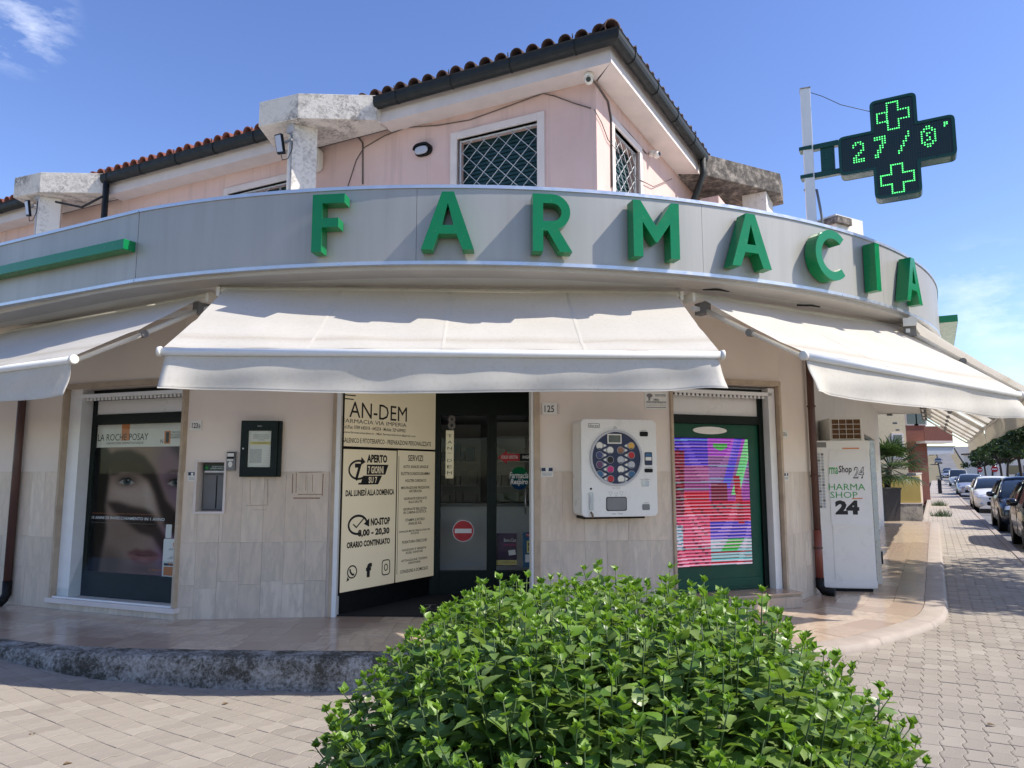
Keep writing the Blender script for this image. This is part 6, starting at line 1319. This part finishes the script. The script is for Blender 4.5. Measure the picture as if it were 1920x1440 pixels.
# parked cars
def loft(fr, secs, cap=True):
    mb = MB(fr); rows = [[mb.V(*p) for p in s] for s in secs]
    for a, b in zip(rows, rows[1:]):
        for k in range(len(a) - 1): mb.F(a[k], a[k + 1], b[k + 1], b[k], smooth=True)
    if cap: mb.F(*reversed(rows[0])); mb.F(*rows[-1])
    return mb
def car(name, label, t, w, pm_, L_=4.1, Wd=1.78, H=1.46, van=False, detail=True, group='cars parked along the side street', z=None, cat='car', rev=False):
    p = U * t + PW * w; zz = road_z(t) if z is None else z; f = Fr(p.x, p.y, -30, zz); h = Wd / 2
    if rev: q = p + U * L_; f = Fr(q.x, q.y, 150, zz)
    T_ = thing(name, label, cat, f.w(0, L_ / 2, 0), group)
    st = [(0, .60, .34, .60), (.012, .74, .27, .66), (.04, .88, .22, .72), (.10, .965, .2, .80), (.18, 1, .2, .88), (.27, 1, .2, .95), (.40, 1, .2, .985), (.75, 1, .2, 1.0), (.90, .98, .22, 1.0), (.97, .93, .26, .95), (1, .84, .34, .86)]
    if van: st = [(0, .7, .34, .7), (.015, .84, .28, .9), (.05, .93, .24, 1.0), (.12, .98, .22, 1.06), (.2, 1, .2, 1.1), (.75, 1, .2, 1.1), (.95, .98, .22, 1.1), (1, .92, .3, 1.05)]
    secs = []
    for y, k, zb, zt in st:
        w_ = h * k; half = [(w_ * .86, zb), (w_ * .97, zb + .07), (w_, zb + (zt - zb) * .45), (w_ * .985, zb + (zt - zb) * .72), (w_ * .93, zt - .05), (w_ * .80, zt), (w_ * .4, zt + .025), (0, zt + .03)]
        secs.append([(x, y * L_, q) for x, q in half] + [(-x, y * L_, q) for x, q in half[-2::-1]])
    loft(f, secs).build('body', pm_, T_)
    cb = [(.245, .93), (.30, 1.12), (.36, 1.28), (.42, H - .07), (.50, H - .01), (.60, H), (.72, H - .02), (.82, H - .08), (.89, H - .25), (.955, .97)] if not van else [(.10, 1.05), (.16, 1.3), (.22, H - .2), (.28, H - .03), (.4, H), (.8, H), (.95, H - .04), (.985, H - .3), (.995, 1.05)]
    def csec(y, zt, zb=.93, k=1.0, dz=0):
        if van: zb = 1.03
        s = max(0, min(1, (zt - zb) / (H - zb))); wr = h * (.90 - .22 * s) * k if not van else h * (.96 - .1 * s) * k; wb = h * .92 * k if not van else h * .97 * k
        hf = [(wb, zb - .02), (wb + (wr - wb) * .5, zb + (zt - zb) * .5), (wr + .02, zt - .07 * s), (wr - .06, zt - .015 * s), (wr * .5, zt + .012), (0, zt + .018)]
        return [(x, y * L_, q + dz) for x, q in hf] + [(-x, y * L_, q + dz) for x, q in hf[-2::-1]]
    loft(f, [csec(y, q) for y, q in cb]).build('windows', 'car_glass', T_)
    ri = [k for k, (y, q) in enumerate(cb) if q > H - .12]; rs_ = []
    for k in ri: s_ = csec(*cb[k], dz=.006); rs_.append(s_[2:-2])
    loft(f, rs_, cap=False).build('roof', pm_, T_, solid=.012)
    for s in (-1, 1):
        def cpt(k, i): q = csec(*cb[k])[i]; return (q[0] * s * 1.005, q[1], q[2])
        MB(f).tube([cpt(0, 0)] + [cpt(k, 2) for k in range(1, ri[0] + 1)], .028, 6).build('front_pillar', pm_, T_); MB(f).tube([cpt(k, 2) for k in range(ri[-1], len(cb))], .045, 6).build('rear_pillar', pm_, T_)
        mk = len(cb) // 2; MB(f).tube([cpt(mk, 0), cpt(mk, 1), cpt(mk, 2)], .025, 6).build('door_pillar', 'black', T_)
        MB(f).lathe((s * (h + .10), L_ * (.30 if not van else .2), 1.0 if not van else 1.2), [(.005, -.11), (.05, -.10), (.075, -.04), (.078, .04), (.05, .09), (.005, .1)], 'x', 12).build('mirror', pm_ if detail else 'black', T_)
        hx = h * .66; MB(f).hexa([(s * hx - .19, .02, .60), (s * hx + .14, .11, .62), (s * hx + .14, .3, .62), (s * hx - .19, .3, .60), (s * hx - .16, .05, .70), (s * hx + .17, .20, .76), (s * hx + .17, .4, .76), (s * hx - .16, .4, .70)]).build('headlight', 'headlamp', T_, bevel=.02)
        if detail: MB(f).lathe((s * h * .70, .02, .36), [(.0, -.0), (.05, -.004), (.055, .1)], 'y', 12).build('fog_lamp', 'headlamp', T_); MB(f).box(s * h - .004 * s - .004, s * h - .004 * s + .004, L_ * .46, L_ * .47, .3, .93).build('door_gap', 'black', T_); MB(f).box(s * (h + .005) - .012, s * (h + .005) + .012, L_ * .42, L_ * .45, .80, .83).build('door_handle', pm_, T_)
        for y in (.19, .80):
            cx_, cy_ = s * (h - .115), y * L_; MB(f).lathe((s * (h - .035), cy_, .32), [(.30, -.1 * s), (.34, -.09 * s), (.34, .03 * s), (.30, .032 * s)], 'x', 22).build('wheel_arch', 'black', T_)
            o = MB(f).lathe((s * (h - .02), cy_, .305), [(.24, 0), (.295, -.02 * s), (.305, -.06 * s), (.305, -.15 * s), (.295, -.18 * s), (.24, -.19 * s)], 'x', 24).build('wheel', 'tyre', T_)
            c = MB(f).lathe((s * (h - .015), cy_, .305), [(.03, 0), (.205, -.012 * s), (.2, -.15 * s), (.03, -.16 * s)], 'x', 10).build('rim', 'steel', None); c.parent = o
    MB(f).prism([rrect(-h * .5, h * .5, .30, .46, .05)], -.012, .12).build('grille', 'black', T_); MB(f).box(-.26, .26, -.03, -.0125, .40, .51).build('number_plate', 'ink_white', T_)
    if detail: MB(f).prism([rrect(-h * .42, h * .42, .53, .62, .03)], -.006, .1).build('upper_grille', 'black_gloss', T_); MB(f).disc((0, -.03, .60), .045, 'y', .02, 16).build('badge', 'steel', T_); MB(f).tube([(-.05, L_ * .235, .985), (.45, L_ * .25, .99)], .01, 5).build('wiper', 'black', T_)
    return T_, f
car('car', 'black car cut off by the right edge, its side mirror showing', 17.0, 2.36, 'paint_black', 4.2, 1.8, 1.5)
T_, f = car('car', 'black car with a blue reflecting windscreen at the kerb', 23.6, 2.36, 'paint_navy', 4.2, 1.8, 1.47)
car('car', 'white saloon parked behind the black car', 34.6, 2.2, 'paint_white', 4.4, 1.79, 1.42); car('car', 'silver hatchback with wide dark grille behind the white car', 56, 2.12, 'paint_silver', 4.0, 1.75, 1.47)
car('van', 'white van with dark nose parked beyond the silver hatchback', 100, 2.45, 'paint_white', 4.6, 1.85, 1.9, van=True, detail=False, cat='van'); car('car', 'pale small car far up the left kerb', 164, 2.3, 'paint_silver', 4, 1.75, 1.5, detail=False); car('car', 'dark small car just behind the pale far one', 172, 2.4, 'paint_blue', 4, 1.75, 1.55, detail=False); car('car', 'tiny grey car climbing the hill road', 222, 1.2, 'paint_grey', 4, 1.75, 1.5, detail=False)
car('car', 'dark blue car across the median at the right edge', 62, 9.2, 'paint_blue', 4.2, 1.8, 1.6, detail=False, group='cars across the median'); car('car', 'black car across the median beside the tree trunks', 78, 9.4, 'paint_black', 4.2, 1.8, 1.5, detail=False, group='cars across the median'); car('car', 'pale car across the median behind the trees', 92, 9.6, 'paint_silver', 4.2, 1.8, 1.5, detail=False, group='cars across the median'); car('car', 'bright blue car across the median, farthest of them', 108, 9.6, 'paint_blue', 4.2, 1.8, 1.5, detail=False, group='cars across the median')
# parked scooter before the van
p = U * 92 + PW * 2.0; f = Fr(p.x, p.y, -30, road_z(92)); T_ = thing('scooter', 'small dark scooter parked in front of the van', 'scooter', tuple(p))
for y in (0, 1.25): MB(f).lathe((-.06, y, .26), [(.2, 0), (.26, .02), (.26, .1), (.2, .12)], 'x', 16).build('wheel', 'tyre', T_)
loft(f, [[(-.1, -.05, .4), (0, -.12, .5), (.1, -.05, .4)], [(-.2, .1, .45), (0, 0, 1.0), (.2, .1, .45)], [(-.15, .2, .3), (0, .3, .9), (.15, .2, .3)], [(-.18, .6, .3), (0, .6, .38), (.18, .6, .3)], [(-.18, 1.0, .4), (0, 1.0, .8), (.18, 1.0, .4)], [(-.1, 1.5, .6), (0, 1.5, .75), (.1, 1.5, .6)]]).build('body', 'paint_black', T_); MB(f).tube([(-.32, .12, 1.05), (0, .08, .98), (.32, .12, 1.05)], .02, 6).build('handlebar', 'black', T_); MB(f).box(-.14, .14, .7, 1.35, .78, .86).build('seat', 'black', T_, bevel=.03)
# trees on the median
def tree(label, t, w, hgt, rad, seed, n=2600, lean=0.0, leaf=.11):
    rnd = random.Random(seed); p = U * t + PW * w; z0 = road_z(t) + .1; T_ = thing('street_tree', label, 'tree', (p.x, p.y, z0), 'trees on the median')
    tr = [Vector((p.x + lean * k * k * .05, p.y, z0 + hgt * .5 * k / 4)) for k in range(5)]; MB().tube([tuple(q) for q in tr], [.14, .12, .11, .1, .09], 7).build('trunk', 'trunk', T_)
    top = tr[-1]; cl = []
    for k in range(11):
        a = rnd.uniform(0, 6.28); r = rad * rnd.uniform(.2, 1.05); c = top + Vector((math.cos(a) * r, math.sin(a) * r, hgt * rnd.uniform(.02, .38))); cl.append((c, rad * rnd.uniform(.22, .45)))
        MB().tube([tuple(top - Vector((0, 0, .3))), tuple(top.lerp(c, .5) + Vector((0, 0, -.1))), tuple(c)], [.07, .05, .02], 5).build('limb', 'trunk', T_)
    mb = MB()
    for k in range(n):
        c, r = rnd.choice(cl); d = Vector((rnd.gauss(0, 1), rnd.gauss(0, 1), rnd.gauss(0, 1))).normalized(); q = c + Vector((d.x, d.y, d.z * .72)) * r * rnd.random() ** .5
        a = Vector((rnd.gauss(0, 1), rnd.gauss(0, 1), rnd.gauss(0, .7))).normalized(); b = a.cross(Vector((rnd.gauss(0, 1), rnd.gauss(0, 1), 1))).normalized(); s = leaf * rnd.uniform(.6, 1.4)
        i = [mb.V(*(q - a * s)), mb.V(*(q + b * s * .45)), mb.V(*(q + a * s)), mb.V(*(q - b * s * .45))]; mb.F(*i)
    stuff(mb.build('crown', 'tree_leaf', T_, fix=False))
tree('tree standing beyond the right edge that shades the near pavement', 13.9, 4.9, 7.9, 2.8, 41, 9500, leaf=.11); tree('tree beyond the right edge shading the pavement by the cars', 25.5, 5.5, 5.8, 1.7, 42, 3400, leaf=.09)
for k, (t, w, h_, r, lab) in enumerate(((53, 5.9, 6.0, 2.3, 'broad dark tree nearest the right edge on the median'), (61, 5.7, 5.6, 2.1, 'dark tree second from the right edge on the median'), (69, 5.9, 5.6, 2.0, 'leaning dark tree third from the right edge on the median'), (78, 5.6, 5.4, 2.0, 'dark tree behind the red no-entry sign'), (88, 5.9, 5.2, 1.9, 'dark tree fifth along the median'), (99, 5.7, 5.0, 1.9, 'dark tree sixth along the median'), (112, 5.8, 5.0, 1.9, 'small dark tree seventh along the median'), (128, 5.6, 4.8, 1.8, 'smallest far tree at the median end'))): tree(lab, t, w, h_, r, 60 + k, 2200, lean=(.3 if k % 2 else -.2), leaf=.16)
for k, (t, w, lab) in enumerate(((50, 4.95, 'red no-entry sign nearest the parked cars'), (86, 5.2, 'red no-entry sign farther along the median'), (112, 5.2, 'small far no-entry sign near the crossing'))):
    p = U * t + PW * w; f = Fr(p.x, p.y, -30, road_z(t)); T_ = thing('road_sign', lab, 'sign', tuple(p), 'no-entry signs on the median'); MB(f).tube([(0, 0.03, 0), (0, .03, 2.2)], .03, 8).build('post', 'steel', T_); MB(f).disc((0, 0, 1.9), .3, 'y', .01, 24).build('disc', 'ink_red', T_); MB(f).box(-.22, .22, -.008, -.001, 1.85, 1.95).build('bar', 'ink_white', T_)
for k, (t, w, lab) in enumerate(((29, .12, 'dry weeds at the foot of the street wall, nearest clump'), (38, .1, 'dry weeds at the foot of the street wall, farther clump'))):
    p = U * t + PW * w; mb = MB(); rnd = random.Random(k)
    for q in range(160):
        a = rnd.uniform(0, 6.28); r = rnd.uniform(0, .35); b = p + Vector((math.cos(a) * r, math.sin(a) * r, -.05)); e = b + Vector((rnd.gauss(0, .1), rnd.gauss(0, .1), rnd.uniform(.08, .3))); i = [mb.V(*(b - Vector((.01, 0, 0)))), mb.V(*(b + Vector((.01, 0, 0)))), mb.V(*e)]; mb.F(*i)
    tag(mb.build('weeds', 'palm_leaf', fix=False), lab, 'weeds', None, 'stuff')
p = U * 60 + PW * .3; tag(MB(Fr(p.x, p.y, 60)).box(-.12, .12, -.12, .12, -.05, .85).lathe((0, 0, .85), [(.12, 0), (.08, .08), (.0, .1)]).build('bollard', 'pot_dark'), 'short dark bollard at the edge of the far pavement', 'bollard')
# ------------------------------------------------------------------ shrub in the foreground
HALF = [(0, .03), (.08, .20), (.15, .24), (.19, .33), (.27, .34), (.31, .41), (.39, .35), (.44, .38), (.54, .28), (.58, .30), (.70, .18), (.74, .19), (.86, .08), (1, 0)]
def leaf_geo(fold=.35, droop=.35, curl=0.0):
    v, f = [], []
    for y, w in HALF: zc = -droop * y * y * .5; v.append((0, y, zc)); v.append((w, y - .03 * (w > .2), zc + w * fold)); v.append((-w, y - .03 * (w > .2), zc + w * fold))
    for k in range(len(HALF) - 1):
        a, b = 3 * k, 3 * k + 3; f += [(a, a + 1, b + 1, b), (a, b, b + 2, a + 2)]
    return np.array(v), f
LG = [leaf_geo(.30, .45), leaf_geo(.55, .25), leaf_geo(.15, .7)]
shrub = thing('foreground_shrub', 'leafy green hibiscus-like shrub filling the foreground', 'shrub', (.27, 2.75, -.2))
rnd = random.Random(21)
SCX, SCY, SRX, SRY, STOP = .325, 2.62, .95, .95, 1.02
def dome(x, y):
    r = ((abs(x - SCX) / SRX) ** 2.3 + (abs(y - SCY) / SRY) ** 2.3) ** (1 / 2.3)
    return r, STOP - .06 * r - .42 * max(0, r - .45) ** 2 / .3
leaves = []; stems = MB()
def basis(d, up):
    y = d.normalized(); x = y.cross(up).normalized(); z = x.cross(y); return Matrix((x, y, z)).transposed()
def shoot(b, d, L_, vigor=1.0):
    pts = []; ph = rnd.uniform(0, 6.28); n = int(L_ / .0175)
    bend = Vector((rnd.gauss(0, .05), rnd.gauss(0, .05), 0))
    P = lambda s: b + d * L_ * s + bend * s * s * L_
    stems.tube([tuple(P(s)) for s in (0, .35, .7, 1)], [.0036, .0032, .0026, .0017], 5)
    for k in range(n):
        s = (k + .5) / n; ph += 2.4 + rnd.gauss(0, .2); sz = (.084 - .052 * s ** 3.0) * rnd.uniform(.6, 1.15) * vigor
        el = -.1 + 1.0 * s ** 2.2 + rnd.gauss(0, .32)
        rd = Vector((math.cos(ph) * math.cos(el), math.sin(ph) * math.cos(el), math.sin(el)))
        pet = P(s) + rd * .02 * (1 - s * .6); leaves.append((pet, rd, sz, s > .86, rnd.randrange(3)))
    for k in range(4):
        a = ph + k * 1.57; el = rnd.uniform(.8, 1.25); rd = Vector((math.cos(a) * math.cos(el), math.sin(a) * math.cos(el), math.sin(el))); leaves.append((P(1), rd, rnd.uniform(.022, .034), True, 1))
pts = []
tries = 0
while len(pts) < 540 and tries < 30000:
    tries += 1
    x, y = SCX + rnd.uniform(-1, 1) * SRX * 1.02, SCY + rnd.uniform(-1, 1) * SRY * 1.02; r, z = dome(x, y)
    if r > 1.0 or any((x - a) ** 2 + (y - b) ** 2 < .053 ** 2 for a, b in pts): continue
    pts.append((x, y)); top = z + rnd.gauss(0, .024) + (.055 if rnd.random() < .05 else 0)
    out = Vector(((x - SCX) / SRX, (y - SCY) / SRY, 0)); d = (Vector((0, 0, 1)) + out * .55 * r * r + Vector((rnd.gauss(0, .07), rnd.gauss(0, .07), 0))).normalized(); L_ = rnd.uniform(.26, .36)
    shoot(Vector((x, y, top)) - d * L_, d, L_)
for k in range(330):                                      # flanks
    a = rnd.uniform(0, 6.28); r = rnd.uniform(.90, 1.0); x, y = SCX + math.cos(a) * SRX * r, SCY + math.sin(a) * SRY * r
    if y > SCY + .45: continue
    _, zt = dome(x, y); z = rnd.uniform(.05, zt - .02); d = (Vector((math.cos(a), math.sin(a), 0)) * .75 + Vector((0, 0, 1))).normalized(); L_ = rnd.uniform(.2, .3); shoot(Vector((x, y, z)) - d * L_ * .7, d, L_)
for px, py, dd, h_ in ((640, 1345, 2.35, .16), (1700, 1390, 2.25, .12), (1715, 1400, 2.3, .1), (915, 1098, 3.0, .13), (1640, 1290, 2.6, .10), (1105, 1068, 3.1, .12), (870, 1130, 2.9, .1)):
    p = at(px, py, dd); d = Vector((rnd.gauss(0, .1), 0, 1)).normalized(); shoot(p - d * .32, d, .32)
for k in range(2600):                                     # inner leaves
    x, y = SCX + rnd.uniform(-1, 1) * SRX * .93, SCY + rnd.uniform(-1, 1) * SRY * .93; r, z = dome(x, y)
    if r > .95: continue
    z -= rnd.uniform(.16, .6); a = rnd.uniform(0, 6.28); el = rnd.uniform(-.6, .5); leaves.append((Vector((x, y, z)), Vector((math.cos(a) * math.cos(el), math.sin(a) * math.cos(el), math.sin(el))), rnd.uniform(.05, .075), False, rnd.randrange(3)))
stuff(stems.build('stems', 'stem', shrub, fix=False))
mb = MB()
for k in range(16):
    a = k * 2.4; q = Vector((SCX + math.cos(a) * .5, SCY + math.sin(a) * .45, .5)); mb.tube([(SCX + math.cos(a) * .12, SCY + math.sin(a) * .12, -.25), tuple((q + Vector((SCX, SCY, -.1))) / 2), tuple(q)], [.02, .014, .008], 6)
mb.build('branches', 'trunk', shrub, fix=False)
camv = Vector((0, 0, EYE)); sc_ = []
for i, (p, d, s, yg, kind) in enumerate(leaves):
    px, py, w = project(p); r, z = dome(p.x, p.y)
    vis = (p.z > z - .10) and 0 < px < 1920 and py < 1450 and not yg
    sc_.append((s / w if vis else 0, i))
sc_.sort(reverse=True); chosen = {i for v, i in sc_[:300]}
lm = []
for k, (v, f) in enumerate(LG):
    me = bpy.data.meshes.new('leaf'); me.from_pydata([tuple(q) for q in v], [], f); me.polygons.foreach_set('use_smooth', [True] * len(f)); me.materials.append(M['leaf']); lm.append(me)
bulk = {False: ([], []), True: ([], [])}; bcol_ = {False: [], True: []}; cnt = {False: 0, True: 0}
for i, (p, d, s, yg, kind) in enumerate(leaves):
    up = Vector((rnd.gauss(0, .25), rnd.gauss(0, .25), 1)); 
    if abs(d.normalized().dot(up.normalized())) > .97: up = Vector((1, 0, .2))
    B3 = basis(d, up); 
    if i in chosen:
        o = bpy.data.objects.new('leaf', lm[kind]); COL.objects.link(o); o.parent = shrub; o.matrix_parent_inverse = Matrix.Translation(-shrub.location); o.matrix_basis = Matrix.Translation(p) @ B3.to_4x4() @ Matrix.Scale(s, 4)
    else:
        v, f = LG[kind]; A = np.array(B3); q = (v * s) @ A.T + np.array(p); n0 = cnt[yg]; bulk[yg][0].append(q); bulk[yg][1].extend([tuple(k + n0 for k in ff) for ff in f]); cnt[yg] += len(v); k_ = rnd.random(); bcol_[yg] += [(k_, k_, k_, 1)] * len(v)
for yg, nm, mt in ((False, 'foliage', 'leaf'), (True, 'young_foliage', 'leaf_young')):
    mb = MB(); mb.v = [tuple(r) for r in np.concatenate(bulk[yg][0])]; mb.q = bulk[yg][1]; mb.c = bcol_[yg]; mb.sm = [True] * len(mb.q); stuff(mb.build(nm, mt, shrub, fix=False))

# dry leaves lying on the sunlit paving
plain('dry_leaf', lin(112, 92, 66), .8, var=.3, scale=30)
for px, py, lab in ((118, 1435, 'small brown dry leaf on the paving at the lower left corner'), (418, 1322, 'small brown dry leaf just outside the kerb shadow'), (60, 1380, 'small brown dry leaf on the paving near the left edge'), (1850, 1360, 'small brown dry leaf on the paving at the lower right')):
    p = on_z(px, py, -.15); p = on_z(px, py, zs(p.x, p.y)); a = rnd.uniform(0, 6.28); mb = MB(Fr(p.x, p.y, math.degrees(a), p.z + .001)); v, f = LG[1]
    for q in v: mb.V(q[0] * .045, q[1] * .05, .004 + abs(q[0]) * .02)
    for ff in f: mb.F(*ff)
    tag(mb.build('fallen_leaf', 'dry_leaf', fix=False), lab, 'leaf', 'dry leaves on the paving')
